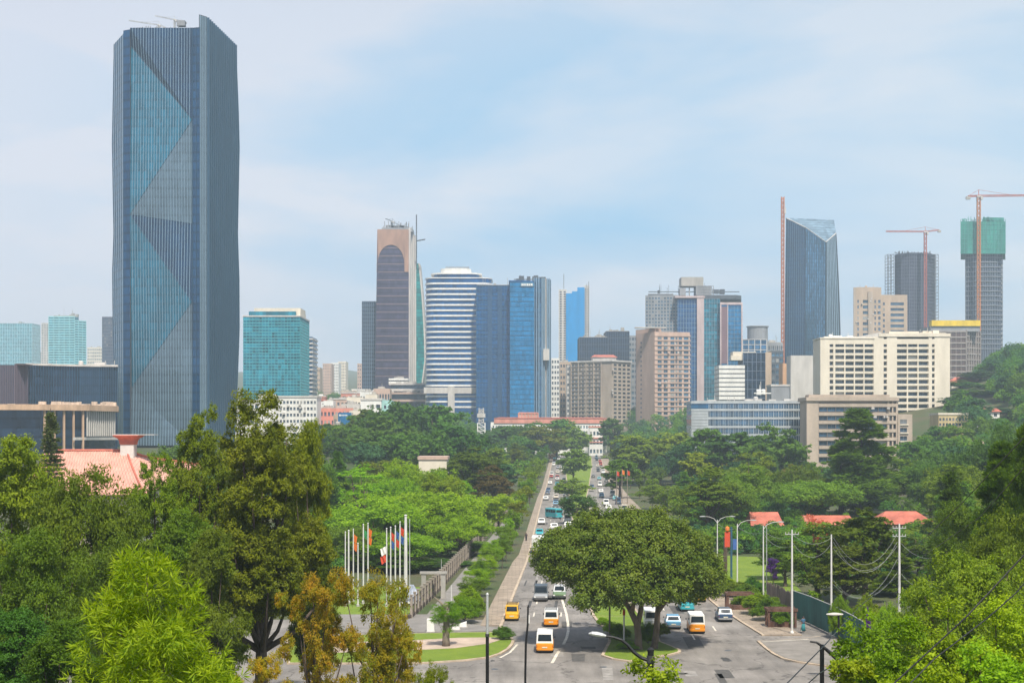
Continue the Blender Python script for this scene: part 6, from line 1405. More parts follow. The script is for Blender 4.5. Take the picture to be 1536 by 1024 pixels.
# --- the wood between: individual trees scattered over the slopes
LAND = [(600,640,'the white banded tower'),(520,660,'the blue billboard'),(690,650,'the lattice tower'),(780,660,'the pink palace, left half'),(870,660,'the pink palace, right half'),(960,640,'the beige flats'),(1020,620,'the pink hotel'),(1110,680,'the long glass office'),
        (1215,690,'the beige office'),(1330,700,'the tall conifer'),(1400,640,'the white hotel'),(1480,560,'the hill house'),(1480,650,'the small tan house'),(1180,740,'the big red roof'),(1440,720,'the small pink house'),(1000,720,'the big fig'),(780,720,'the far carriageway'),(480,560,'the slim banded block'),(1080,600,'the low banded block'),(1200,560,'the sliced tower')]
CEIL = interp([(190,662),(345,655),(352,645),(430,640),(475,640),(545,612),(720,618),(736,645),(910,642),(945,622),(1040,628),(1042,668),(1205,678),(1212,690),(1366,690),(1372,655),(1410,640),(1427,598),(1440,582),(1480,572),(1500,556),(1520,535),(1540,515),(1600,500)])
FOOT = [(1195,1385,615,690),(1025,1225,640,705),(1215,1440,770,830),(730,915,1310,1360),(620,675,405,440),(1400,1455,635,672),(1445,1505,680,708),(1420,1480,870,900),(1115,1415,320,350),(1460,1496,555,575),(480,600,690,800),(350,480,750,800),(880,910,1290,1315),(945,1045,990,1045),(855,950,1110,1180),(636,830,860,990),(575,642,1010,1050),(1445,1472,465,480),(0,345,580,800)]
def free_spot(u, x, y):
    lat = x-axis_x(y)
    if LKERB(y)-10 < lat < RKERB(y)+(9 if y < 330 else 14) and y < 975: return False
    if -24 < lat < 0 and y < 420: return False
    return not any(a <= u <= b and c-8 <= y <= e for a, b, c, e in FOOT)
def scatter():
    rnd = random.Random(77); placed = [(t[1], t[2], 7) for t in TREES]; rows = {}
    zones = [(440,815,300,820,72),(925,1215,310,760,52),(1215,1600,225,660,56),(1385,1640,640,800,16),(195,365,255,560,16)]
    for u0, u1, y0, y1, n in zones:
        k = 0
        for _ in range(n*60):
            if k >= n: break
            y = y0+(y1-y0)*rnd.random()**0.8; u = rnd.uniform(u0, u1); x = X(u, y)
            if not free_spot(u, x, y): continue
            h = rnd.uniform(9, 17)*(1.25 if rnd.random() < .25 else 1); w = min(15, h*rnd.uniform(.6, 1.1)); vt = YH-(ground(x, y)+h-CZ)*F/y
            if vt < CEIL(u)+rnd.uniform(0, 6): continue
            if y < 335 and 1120 < u < 1408 and vt < 794: continue
            if any((px-x)**2+(py-y)**2 < (0.33*(w+pr*1.4))**2 for px, py, pr in placed): continue
            kind = rnd.choices(['round','broad','oval','conifer','wispy'], [5,1.6,5,1.4,.8])[0]; mat = rnd.choices(['dark','deep','mid','olive','brown','teal'], [2,4,4,2,.5,4 if y > 420 else 1])[0]  # haze-coloured leaves are picked more often farther off
            if u < 815 and y < 420 and rnd.random() < .6: mat = 'bright'
            r = plant(x, y, h, w, kind, mat, None, 'trees of the woods around the avenue', 'tree', rnd.randrange(999)); placed.append((x, y, w/2)); k += 1
            vm = YH-(ground(x, y)+h*.7-CZ)*F/y; lm = min(LAND, key=lambda L: (L[0]-u)**2+(1.6*(L[1]-vm))**2)
            rows.setdefault((mat, kind, lm[2]), []).append((u, vm, r))
    ords = ['leftmost','second','third','fourth','fifth','sixth','seventh','eighth','ninth','tenth','eleventh','twelfth']
    for (mat, kind, lm), L_ in rows.items():
        L_.sort(key=lambda q: q[0])
        for i, (u, vm, r) in enumerate(L_):
            base = f'{TINT[mat]} {SHAPE[kind]} tree near {lm}'
            r['label'] = 'only '+base if len(L_) == 1 else f'{ords[min(i,11)]} {base}'+('' if i == 0 else ', counted from the left')
    # everything farther off reads as one mass of treetops
    rng = np.random.default_rng(9); Vs = []; M = []
    far = [(420,900,800,1500,150),(900,1240,740,1300,120),(1380,1640,760,1250,330),(1424,1530,780,960,160),(1190,1420,830,1100,30),(1200,1640,500,900,60),(440,800,560,1000,60),(200,420,900,1500,40)]
    for u0, u1, y0, y1, n in far:
        k = 0
        for _ in range(n*30):
            if k >= n: break
            y = rnd.uniform(y0, y1); u = rnd.uniform(u0, u1); x = X(u, y)
            if not free_spot(u, x, y): continue
            h = rnd.uniform(8, 17); w = h*rnd.uniform(.8, 1.25); vt = YH-(ground(x, y)+h-CZ)*F/y
            lim = CEIL(u)+rnd.uniform(0, 8)
            if y > 1000 and 455 < u < 560: lim = 566+rnd.uniform(0, 25)
            if y > 800 and 925 < u < 1110: lim = min(lim, 588+rnd.uniform(0, 25))
            if y > 890 and u > 1424: lim = np.interp(u, [1424,1440,1475,1500,1540,1600], [578,566,543,522,505,500])+rng.uniform(0, 10)
            if vt < lim: continue
            k += 1; kc = 11; th = rng.uniform(0, 6.283, kc); s = rng.uniform(-.5, 1, kc); q = np.sqrt(1-s*s)
            C = np.c_[x+q*np.cos(th)*w*.34, y+q*np.sin(th)*w*.34, ground(x, y)+h*.58+s*h*.28]; m = 85
            D = unit(rng.normal(size=(kc*m, 3))); D[:,2] = np.where(D[:,2] < -.4, -D[:,2], D[:,2]); P_ = np.repeat(C, m, 0)+D*w*.19*rng.uniform(.6, 1.1, (kc*m, 1))
            nr = unit(D*.8+np.array([0,0,.5])+rng.normal(size=(kc*m, 3))*.5); t = unit(np.cross(nr, rng.normal(size=(kc*m, 3)))); b = np.cross(nr, t); L_ = rng.uniform(.6, 1.4, (kc*m, 1)); W_ = L_*.62
            Vs.append(np.stack([P_-t*L_/2, P_+b*W_/2, P_+t*L_/2, P_-b*W_/2], 1).reshape(-1, 3)); M += [rnd.choices([0,1,2,3], [5,4,2,2])[0]]*(kc*m)
    for u0, u1, y0, y1, n in [(925,1225,232,430,170),(440,800,228,430,130),(1215,1600,200,420,120)]:     # scrub filling the gaps between the nearer trees
        k = 0
        for _ in range(n*30):
            if k >= n: break
            y = rnd.uniform(y0, y1); u = rnd.uniform(u0, u1); x = X(u, y); lat = x-axis_x(y)
            if not free_spot(u, x, y) or (19 < lat < 35 and y < 268): continue
            k += 1; h = rnd.uniform(2.2, 5.5); w = rnd.uniform(3.5, 7); kc = 8; th = rng.uniform(0, 6.283, kc); s = rng.uniform(0, 1, kc); q = np.sqrt(1-s*s)
            C = np.c_[x+q*np.cos(th)*w*.36, y+q*np.sin(th)*w*.36, ground(x, y)+s*h*.75]; m = 120
            D = unit(rng.normal(size=(kc*m, 3))); D[:,2] = np.abs(D[:,2]); P_ = np.repeat(C, m, 0)+D*w*.2*rng.uniform(.5, 1.1, (kc*m, 1)); nr = unit(D*.8+np.array([0,0,.5])+rng.normal(size=(kc*m, 3))*.5); t = unit(np.cross(nr, rng.normal(size=(kc*m, 3)))); b = np.cross(nr, t); L_ = rng.uniform(.3, .65, (kc*m, 1)); W_ = L_*.55
            Vs.append(np.stack([P_-t*L_/2, P_+b*W_/2, P_+t*L_/2, P_-b*W_/2], 1).reshape(-1, 3)); M += [rnd.choices([0,1,2,3], [4,4,2,3])[0]]*(kc*m)
    me = quads('woodland', np.concatenate(Vs), LEAF['deep'])
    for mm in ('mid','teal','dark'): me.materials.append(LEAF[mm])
    if len(me.polygons) == len(M): me.polygons.foreach_set('material_index', M)
    o = bpy.data.objects.new('woodland', me); COL.objects.link(o); tag(o, 'mass of distant treetops covering the slopes between the buildings', 'woodland', None, 'stuff')
scatter()

# ------------------------------------------------------------------ vehicles
TYRE = plain('tyre rubber', (0.02,0.02,0.021), .85, .2, 3); RIM = plain('wheel rim', (0.45,0.45,0.46), .4, .2, 3, metal=.6); CARGL = glass('car window', (0.02,0.03,0.04), (5,5,5), .1, .3, .08)
LIGHTR = plain('red tail lamp', (0.45,0.015,0.012), .25, .1, 3); LIGHTW = plain('clear head lamp', (0.75,0.75,0.72), .2, .1, 3); PLATE = plain('blank number plate', (0.65,0.62,0.5), .5, .1, 3); TRIM = plain('dark bumper', (0.05,0.05,0.055), .55, .2, 3); CHROME = plain('bright trim', (0.6,0.6,0.6), .25, .1, 3, metal=.8)
def paint(name, c): return plain(name+' car paint', c, .32, .1, .8, spec=.6, streak=False)
CP = {'white': paint('white', (0.78,0.77,0.74)), 'orange': paint('orange', (0.72,0.27,0.015)), 'yellow': paint('yellow', (0.72,0.40,0.02)), 'silver': plain('silver car paint', (0.48,0.49,0.5), .3, .1, .8, metal=.5), 'dark': paint('dark grey', (0.035,0.045,0.055)), 'teal': paint('teal', (0.04,0.33,0.38)), 'blue': paint('blue', (0.10,0.28,0.45)), 'navy': paint('navy', (0.03,0.07,0.14)), 'red': paint('red', (0.4,0.05,0.03)), 'green': paint('green', (0.13,0.20,0.10)), 'beige': paint('beige', (0.55,0.48,0.38))}
def section(y, w, z0, z1, r=.12):
    h = w/2; return [(-h+r*.5,y,z0),(h-r*.5,y,z0),(h,y,z0+r*1.2),(h,y,z1-r),(h-r,y,z1),(-h+r,y,z1),(-h,y,z1-r),(-h,y,z0+r*1.2)]
def vehicle(label, L, W, H, belt, low, up, hood=.28, tail=.06, rake=.45, group=None, van=False, name='car', cat='car', rack=False, detail=True, drive=1):
    """y points along the car: rear at y=-L/2 faces the camera when drive=1"""
    r = thing(name, label, cat, (0,0,0), group); g = .20; wr = .34 if L < 7 else .46
    mb = MB(); b0, b1 = -L/2, L/2
    ys = [(b0,.86,g+.22,belt-.10),(b0+.10,.97,g+.04,belt-.01),(b0+.45,1,g,belt),(0,1,g,belt),(b1-L*hood,1,g,belt),(b1-.5,.98,g,belt-(.06 if not van else .02)),(b1-.12,.93,g+.05,belt-.16),(b1,.84,g+.2,belt-.26)]
    mb.loft([section(y, W*k, z0, z1) for y, k, z0, z1 in ys]); o = mb.build('body', low, r, smooth=False)
    y0, y1 = b0+L*tail, b1-L*hood; wt = .80 if not van else .90; q = .10 if van else rake; q0 = .10 if van else rake*.85
    mb = MB(); secs = [section(y0, W*.94, belt-.04, belt+.06, .06)]
    A = [(y0,belt-.05,W*.95),(y0+q0,H,W*wt),(y1-q*1.6,H,W*wt),(y1,belt-.05,W*.93)]
    rear = [(-A[0][2]/2,y0,belt-.05),(A[0][2]/2,y0,belt-.05),(A[1][2]/2,A[1][0],H),(-A[1][2]/2,A[1][0],H)]; front = [(A[3][2]/2,y1,belt-.05),(-A[3][2]/2,y1,belt-.05),(-A[2][2]/2,A[2][0],H),(A[2][2]/2,A[2][0],H)]
    vs = rear+front; mb.add(vs, [(0,1,2,3),(4,5,6,7),(1,4,7,2),(5,0,3,6),(3,2,7,6)]); mb.add([(-wt*W/2+.08,A[1][0]+.08,H+.035),(wt*W/2-.08,A[1][0]+.08,H+.035),(wt*W/2-.08,A[2][0]-.08,H+.035),(-wt*W/2+.08,A[2][0]-.08,H+.035)], [(0,1,2,3)])
    rt = vs[3],vs[2],vs[7],vs[6]; tp = [(-wt*W/2+.08,A[1][0]+.08,H+.035),(wt*W/2-.08,A[1][0]+.08,H+.035),(wt*W/2-.08,A[2][0]-.08,H+.035),(-wt*W/2+.08,A[2][0]-.08,H+.035)]
    for i in range(4): mb.add([rt[i],rt[(i+1)%4],tp[(i+1)%4],tp[i]], [(0,1,2,3)])
    mb.build('cabin', up, r)
    def pane(nm, P_, fx0=.08, fx1=.92, fz0=.22, fz1=.86):
        P_ = [Vector(p) for p in P_]; n = (P_[1]-P_[0]).cross(P_[3]-P_[0]).normalized()*.014
        f = lambda a, b: (P_[0]*(1-a)+P_[1]*a)*(1-b)+(P_[3]*(1-a)+P_[2]*a)*b+n
        mb = MB(); q = [f(fx0,fz0),f(fx1,fz0),f(fx1-.02,fz1),f(fx0+.02,fz1)]; mb.add(q+[p-n*2.5 for p in q], [(0,1,2,3),(0,4,5,1),(1,5,6,2),(2,6,7,3),(3,7,4,0)]); mb.build(nm, CARGL, r)
    pane('rear_window', rear); pane('windscreen', front); zs = (.2,.84)
    sr = [vs[1],vs[4],vs[7],vs[2]]; sl = [vs[5],vs[0],vs[3],vs[6]]
    n = 3 if van else 2
    for P_ in (sr, sl):
        for i in range(n): pane('side_window', P_, .06+.88*i/n+.012, .06+.88*(i+1)/n-.012, *zs)
    for sx in (-1, 1):
        for yy in (b0+L*.19, b1-L*.19):
            cx = sx*(W/2-.10); mb = MB(); prof = [(wr*.62,-.1),(wr*.95,-.1),(wr,-.06),(wr,.06),(wr*.95,.1),(wr*.62,.1)]
            mb.lathe(prof, (0,0,0), 18); mb.v = [(cx+p[2]*1.0, yy+p[0], wr+p[1]) for p in mb.v]; w = mb.build('wheel', TYRE, r)
            mb = MB(); mb.lathe([(wr*.6,-.085),(wr*.6,.085),(wr*.2,.1)], (0,0,0), 12); mb.v = [(cx+p[2]*sx, yy+p[0], wr+p[1]) for p in mb.v]; mb.build('rim', RIM, w)
    for sx in (-1, 1):
        mb = MB(); x = sx*W*.40; mb.box(x-.1, x+.1, b0+.005, b0+.09, belt-.42 if van else belt-.34, belt-.2); mb.build('tail_light', LIGHTR, r)
        mb = MB(); mb.box(x-.13, x+.13, b1-.14, b1+.012, belt-.46, belt-.30); mb.build('headlight', LIGHTW, r)
        if detail: mb = MB(); mb.box(sx*(W/2+.02), sx*(W/2+.16), y1-.35, y1-.22, belt+.05, belt+.2); mb.build('mirror', TRIM, r)
    mb = MB(); mb.loft([section(b0-.07, W*.88, g+.12, g+.3, .05), section(b0+.08, W*.98, g+.12, g+.32, .05)]); mb.build('bumper', CHROME if not van else low, r)
    mb = MB(); mb.loft([section(b1-.08, W*.96, g+.12, g+.3, .05), section(b1+.07, W*.86, g+.12, g+.3, .05)]); mb.build('bumper', TRIM, r)
    mb = MB(); mb.box(-.26, .26, b0-.085, b0-.071, g+.34, g+.46); mb.box(-.26,.26,b0-.085,b0+.02,g+.335,g+.345); mb.build('number_plate', PLATE, r)
    mb = MB(); mb.box(-W*.42, W*.42, b0+.3, b1-.3, .12, g+.02); mb.build('underbody', TRIM, r)
    if rack:
        mb = MB()
        for sx in (-1, 1): mb.tube([(sx*W*wt*.42,A[1][0]+.2,H+.13),(sx*W*wt*.42,A[2][0]-.2,H+.13)], .025, 5)
        for i in range(6):
            y = A[1][0]+.25+(A[2][0]-A[1][0]-.5)*i/5; mb.tube([(-W*wt*.42,y,H+.12),(W*wt*.42,y,H+.12)], .02, 5)
            for sx in (-1, 1): mb.tube([(sx*W*wt*.42,y,H-.01),(sx*W*wt*.42,y,H+.13)], .02, 4)
        mb.build('roof_rack', TRIM, r)
    return r
def put(r, lat, y, turn=0.0, z=None):
    x = axis_x(y)+lat; r.location = (x, y, ground(x, y)+.03 if z is None else z); r.rotation_euler = (0, 0, math.atan(-.0433)+turn); return r
def at(u, v): d = DG(v); return X(u, d)-axis_x(d), d
def putp(r, u, v, turn=0.0): l, y = at(u, v); L_ = 2.2; return put(r, l, y+L_, turn)
PI = math.pi
putp(vehicle('white and orange minibus taxi nearest the junction on the left carriageway', 4.5, 1.75, 2.0, 1.02, CP['orange'], CP['white'], .12, .02, van=True, name='minibus', cat='minibus'), 817, 979.5)
putp(vehicle('orange taxi van with a white band, ahead of the white and orange minibus', 4.3, 1.68, 1.82, .98, CP['orange'], CP['white'], .14, .02, van=True, name='minibus', cat='minibus', rack=True), 826.5, 940.5)
putp(vehicle('yellow taxi van with a roof rack by the left kerb', 4.2, 1.6, 1.8, 1.0, CP['yellow'], CP['yellow'], .15, .02, van=True, name='minibus', cat='minibus', rack=True), 767.5, 931.5)
putp(vehicle('dark silver van facing the camera, farther up the left carriageway', 5.0, 1.85, 1.9, 1.0, CP['silver'], CP['dark'], .22, .02, van=True, name='van', cat='van'), 811, 902, PI)
putp(vehicle('green pickup half hidden under the left edge of the fig tree', 4.6, 1.75, 1.7, .95, CP['green'], CP['silver'], .25, .3, name='pickup', cat='pickup'), 839, 899, PI)
putp(vehicle('orange and white minibus coming out from the shade of the fig tree', 4.6, 1.75, 2.05, 1.08, CP['orange'], CP['white'], .12, .02, van=True, name='minibus', cat='minibus'), 1046, 950.5)
putp(vehicle('pale blue saloon car beside the orange and white minibus, under the fig tree', 4.4, 1.7, 1.45, .92, CP['blue'], CP['blue'], name='car'), 1010.5, 944)
putp(vehicle('dark navy estate car by the right kerb', 4.5, 1.7, 1.5, .95, CP['navy'], CP['dark'], .27, .04, name='car'), 1088.5, 933)
putp(vehicle('yellow and white minibus farthest up the right carriageway beside the fig tree', 4.8, 1.9, 2.1, 1.05, CP['yellow'], CP['white'], .12, .02, van=True, name='minibus', cat='minibus'), 1048.5, 903)
putp(vehicle('teal minibus almost hidden behind the right side of the fig tree', 4.8, 1.8, 2.1, 1.0, CP['teal'], CP['teal'], .1, .02, van=True, name='minibus', cat='minibus'), 1031, 917)
putp(vehicle('white minibus seen between the two trunks of the fig tree', 4.6, 1.75, 2.0, 1.05, CP['white'], CP['white'], .12, .02, van=True, name='minibus', cat='minibus'), 978, 943)
def truck():
    r = thing('box_truck', 'white box truck parked at the left kerb, halfway up the avenue', 'truck', (0,0,0)); W = 2.3
    mb = MB(); mb.box(-W/2, W/2, -4.2, 1.6, .75, 3.1); mb.build('cargo_box', CP['white'], r)
    mb = MB()
    for i in range(7): mb.box(-W/2-.02, W/2+.02, -4.225, -4.2, .95+i*.3, .98+i*.3)
    for x in (-W/2+.06, 0, W/2-.06): mb.box(x-.04, x+.04, -4.23, -4.2, .8, 3.05)
    mb.build('rear_doors', STEEL, r)
    mb = MB(); mb.loft([section(1.75, W*.95, .6, 2.3, .1), section(3.1, W*.95, .6, 2.25, .1), section(3.5, W*.92, .6, 1.4, .1)]); mb.build('cab', CP['white'], r)
    mb = MB(); mb.box(-W*.4, W*.4, -4.0, 3.3, .5, .74); mb.build('chassis', TRIM, r)
    for sx in (-1, 1):
        for yy in (-2.8, 2.4):
            mb = MB(); mb.lathe([(.2,-.13),(.46,-.13),(.48,0),(.46,.13),(.2,.13)], (0,0,0), 16); mb.v = [(sx*(W/2-.16)+p[2], yy+p[0], .48+p[1]) for p in mb.v]; w = mb.build('wheel', TYRE, r)
        mb = MB(); mb.box(sx*W*.4-.1, sx*W*.4+.1, -4.26, -4.2, .58, .72); mb.build('tail_light', LIGHTR, r)
    mb = MB(); mb.box(-W*.42, W*.42, 3.12, 3.16, 1.5, 2.1); mb.build('windscreen', CARGL, r)
    return r
t = truck(); put(t, LKERB(270)+1.6, 274)
def bus(label, lo, up):
    r = thing('bus', label, 'bus', (0,0,0)); W = 2.1; L = 5.6
    mb = MB(); mb.loft([section(-L/2, W*.95, .35, 1.5, .12), section(-L/2+.2, W, .3, 1.5, .05), section(L/2-.2, W, .3, 1.5, .05), section(L/2, W*.95, .35, 1.5, .12)]); mb.build('body', lo, r)
    mb = MB(); mb.loft([section(-L/2, W*.94, 1.5, 2.45, .12), section(-L/2+.2, W*.99, 1.5, 2.6, .15), section(L/2-.2, W*.99, 1.5, 2.6, .15), section(L/2, W*.94, 1.5, 2.45, .12)]); mb.build('cabin', up, r)
    for sx in (-1, 1):
        for i in range(4): mb = MB(); y = -L/2+.4+i*1.2; mb.box(sx*W*.5-.01, sx*W*.5+.01, y, y+1.05, 1.55, 2.2); mb.build('side_window', CARGL, r)
        for yy in (-1.7, 1.8):
            mb = MB(); mb.lathe([(.2,-.13),(.46,-.13),(.48,0),(.46,.13),(.2,.13)], (0,0,0), 16); mb.v = [(sx*(W/2-.16)+p[2], yy+p[0], .48+p[1]) for p in mb.v]; mb.build('wheel', TYRE, r)
        mb = MB(); mb.box(sx*W*.4-.12, sx*W*.4+.12, -L/2-.01, -L/2+.05, .9, 1.1); mb.build('tail_light', LIGHTR, r)
    mb = MB(); mb.box(-W*.42, W*.42, -L/2-.015, -L/2+.02, 1.6, 2.2); mb.build('rear_window', CARGL, r); mb = MB(); mb.box(-W*.44, W*.44, L/2-.02, L/2+.015, 1.4, 2.3); mb.build('windscreen', CARGL, r)
    return r
b = bus('teal bus crossing to the left kerb in the middle of the avenue', CP['teal'], CP['teal']); put(b, LKERB(385)+4.2, 385, .55)
# far traffic: three protos per kind, copied up the avenue
FARP = {}
def farcar(kind, colr):
    k = (kind, colr)
    if k not in FARP:
        c = CP[colr]
        r = vehicle('x', 4.3, 1.72, 1.45, .92, c, c, detail=False, group='cars far up the avenue') if kind == 'saloon' else vehicle('x', 4.6, 1.75, 2.0, 1.02, c, CP['white'] if colr in ('blue','teal') else c, .12, .02, van=True, name='minibus', cat='minibus', detail=False, group='cars far up the avenue')
        index_kids(r); FARP[k] = r; return r
    return copy_tree(FARP[k])
def far_traffic():
    rnd = random.Random(15); cnames = {'white':'white','silver':'silver','dark':'dark grey','blue':'blue','teal':'teal','navy':'navy','beige':'beige','red':'red','orange':'orange'}
    spots = []
    for side, y0, y1, n in (('left',282,930,54),('right',400,940,24)):
        for i in range(n):
            y = y0+(y1-y0)*((i+rnd.uniform(.1,.9))/n)**1.25
            a, b = (LKERB(y)+1.3, LMED(y)-1.2) if side == 'left' else (RMED(y)+1.2, RKERB(y)-1.2)
            nl = 3 if side == 'left' else 3; lane = rnd.randrange(nl); lat = a+(b-a)*lane/(nl-1)
            if side == 'left' and 368 < y < 402 and lat < LKERB(y)+7: continue
            if side == 'left' and y < 300 and lat < LKERB(y)+3.5: continue
            if any(abs(lat-p[0]) < 2.2 and abs(y-p[1]) < 7 for p in spots): continue
            spots.append((lat, y)); kind = rnd.choice(['saloon','saloon','van']); c = rnd.choice(['white','white','silver','dark','blue','teal','navy','white','beige','red'])
            r = farcar(kind, c); put(r, lat, y, PI if rnd.random() < .3 else 0); FAR.append((side, y, kind, c, r, lane))
    cnt = {}
    words = ['nearest','second nearest','third nearest','fourth nearest','fifth nearest','sixth nearest','seventh nearest','eighth nearest','ninth nearest','tenth nearest','eleventh nearest','twelfth nearest']
    FAR.sort(key=lambda q: q[1])
    tot = {}
    for side, y, kind, c, r, lane in FAR: tot[(side,kind,c)] = tot.get((side,kind,c), 0)+1
    for side, y, kind, c, r, lane in FAR:
        k = (side, kind, c); i = cnt.get(k, 0); cnt[k] = i+1; nm = f"{cnames[c]} {'saloon car' if kind == 'saloon' else 'minibus'}"
        ld = ('kerb lane','middle lane','median lane')[lane] if side == 'left' else ('median lane','middle lane','kerb lane')[lane]
        r['label'] = f"only {nm} among the far traffic, {ld} of the {side} carriageway" if tot[k] == 1 else f"{words[min(i,11)]} {nm} of the far traffic, {ld} of the {side} carriageway"
FAR = []
far_traffic()

# ------------------------------------------------------------------ street furniture
def post_fence():
    pts = [(axis_x(y)+l, y) for y, l in ((174,-20.6),(176,-19.6),(200,-19.2),(260,-18.9),(330,-18.7),(400,-18.6))]
    r = thing('post_fence', 'long fence of pale concrete posts and dark rails beside the path, left of the avenue', 'fence', (pts[1][0], pts[1][1], 0))
    mb = MB()
    for a, b in zip(pts, pts[1:]):
        n = Vector((b[0]-a[0], b[1]-a[1]))
        for z in (.5, 1.5, 2.3): mb.beam((*a, z), (*b, z), .06, .09)
        k = int(n.length/.75)
        for i in range(k): p = (a[0]+n.x*i/k, a[1]+n.y*i/k); mb.box(p[0]-.025, p[0]+.025, p[1]-.025, p[1]+.025, .2, 2.4)
        w = Vector((n.y, -n.x)).normalized()*.12; mb.add([(a[0]-w.x,a[1]-w.y,-.2),(a[0]+w.x,a[1]+w.y,-.2),(b[0]+w.x,b[1]+w.y,-.2),(b[0]-w.x,b[1]-w.y,-.2),(a[0]-w.x,a[1]-w.y,.5),(a[0]+w.x,a[1]+w.y,.5),(b[0]+w.x,b[1]+w.y,.5),(b[0]-w.x,b[1]-w.y,.5)], [(4,5,6,7),(0,1,5,4),(2,3,7,6),(1,2,6,5),(3,0,4,7)])
    mb.build('railing', plain('rusty dark rail', (0.10,0.075,0.06), .8, .3, 1), r)
    y = 176.0; posts = []
    while y < 400:
        l = interp([(176,-19.6),(200,-19.2),(260,-18.9),(330,-18.7),(400,-18.6)])(y); posts.append((axis_x(y)+l, y)); y += 3.3
    me = None
    for i, (x, yy) in enumerate(posts):
        if me is None:
            mb = MB(); mb.box(-.15,.15,-.15,.15,-.2,2.75); mb.box(-.2,.2,-.2,.2,2.753,2.88); me = mb.build('post', plain('weathered post', (0.36,0.31,0.26), .9, .3, 1.0), r, world=False); o = me
        else: o = me.copy(); COL.objects.link(o); o.parent = r
        o.location = (x-pts[1][0], yy-pts[1][1], 0)
    g = thing('gate_pillars', 'stout concrete gate with a flat lintel, at the near end of the post fence', 'gate', (X(650,DG(905)), DG(905)+6, 0)); x0, y0 = g.location.x, g.location.y
    for dx in (-1.6, 1.0): mb = MB(); mb.box(x0+dx-.3, x0+dx+.3, y0-.3, y0+.3, -.1, 3.3); mb.build('pillar', CONC, g)
    mb = MB(); mb.box(x0-2.1, x0+1.5, y0-.4, y0+.4, 3.303, 3.6); mb.build('lintel', CONC, g)
post_fence()
def street_pole(label, u, vb, vt, r0=.14, arms=(), mat=None, cross=False, name='street_lamp', cat='street lamp', dy=0):
    r0 *= .8
    d = DG(vb)+dy; x = X(u, d); z0 = max(0.0, ground(x, d)); zt = Z(vt, d); r = thing(name, label, cat, (x, d, z0)); mat = mat or POLE
    mb = MB(); mb.tube([(x,d,z0-.2),(x,d,z0+(zt-z0)*.5),(x,d,zt)], [r0,r0*.85,r0*.6], 8); mb.lathe([(r0*1.7,0),(r0*1.7,.25),(r0,.4)], (x,d,z0), 8); mb.build('pole', mat, r)
    for s in arms:
        mb = MB(); mb.tube([(x,d,zt-.5),(x+s*.5,d,zt+.15),(x+s*1.3,d,zt+.45),(x+s*2.0,d,zt+.5)], [.04,.035,.03,.03], 6); mb.build('arm', mat, r)
        mb = MB(); mb.loft([[(x+s*1.9,d-.12,zt+.46),(x+s*1.9,d+.12,zt+.46),(x+s*1.9,d+.12,zt+.58),(x+s*1.9,d-.12,zt+.58)],[(x+s*2.3,d-.16,zt+.43),(x+s*2.3,d+.16,zt+.43),(x+s*2.3,d+.16,zt+.6),(x+s*2.3,d-.16,zt+.6)],[(x+s*2.7,d-.08,zt+.46),(x+s*2.7,d+.08,zt+.46),(x+s*2.7,d+.08,zt+.54),(x+s*2.7,d-.08,zt+.54)]]); mb.build('lamp_head', STEEL, r)
    if cross:
        for k, z in enumerate((zt-.5, zt-1.4)[:1 if u < 1200 else 2]):
            mb = MB(); mb.beam((x-.75,d+.02,z), (x+.75,d+.02,z), .07, .08); mb.build('cross_arm', STEEL, r)
            mb = MB()
            for q in (-.7,-.35,.35,.7): mb.lathe([(.03,0),(.045,.05),(.03,.1),(.04,.14),(.02,.18)], (x+q,d,z+.06), 8)
            mb.build('insulator', LCONC, r)
    return r
street_pole('pale double-armed street lamp farthest up the right pavement', 1076, 866, 779, .13, (-1, 1))
street_pole('pale street lamp with one arm, beside the lawn on the right', 1106, 882, 785, .14, (1,))
street_pole('pale street lamp between the lawn and the tall cross-armed pole', 1145, 903, 788, .14, (1,))
street_pole('tallest pale pole with cross-arms, at the corner of the right pavement', 1188, 951, 794, .17, (), None, True, 'utility_pole', 'utility pole')
street_pole('pale round pole with sagging wires, behind the green mesh fence', 1247, 952, 801, .16, (), None, False, 'utility_pole', 'utility pole')
street_pole('pale wire-laden pole farthest right, in front of the dark conifers', 1349, 951, 785, .20, (), None, True, 'utility_pole', 'utility pole', 4)
street_pole('slim grey pole directly behind the second pale street lamp', 1150, 886, 790, .09, (), STEEL, False, 'utility_pole', 'utility pole')
street_pole('slim grey pole standing far off above the trees near the right edge', 1420, 760, 690, .18, (), GREY, False, 'utility_pole', 'utility pole')
street_pole('dark purple post standing among the bushes at the right', 1401, 930, 878, .12, (), DGREY, False, 'post', 'post')
street_pole('white post on the left path beside the post fence', 677, 921, 877, .11, (), POLE, False, 'post', 'post')
street_pole('thin grey pole behind the post fence, before the dark trees', 662, 882, 838, .07, (), STEEL, False, 'post', 'post')
street_pole('short white post with a small arm in the middle of the left path', 706, 906, 885, .10, (), POLE, False, 'post', 'post')
def red_top():
    d = DG(972); x = X(936,d); r = thing('post', 'pale post with a red top on the median, left of the fig tree trunks', 'post', (x, d, .17))
    mb = MB(); mb.tube([(x,d,0),(x,d,3.4)], .09, 8); mb.build('pole', POLE, r); mb = MB(); mb.lathe([(.12,3.4),(.14,3.5),(.14,3.95),(.05,4.1)], (x,d,0), 8); mb.build('top', plain('red post top', (0.6,0.08,0.03)), r)
    d = DG(960); x = X(914.5,d); r = thing('post', 'slim brown wooden post at the left edge of the median', 'post', (x,d,.17)); mb = MB(); mb.tube([(x,d,0),(x,d,5.2)], .1, 6); mb.build('pole', BARKP, r); mb = MB(); mb.lathe([(.14,5.2),(.14,5.3),(.03,5.45)], (x,d,0), 6); mb.build('top', BARK, r)
red_top()
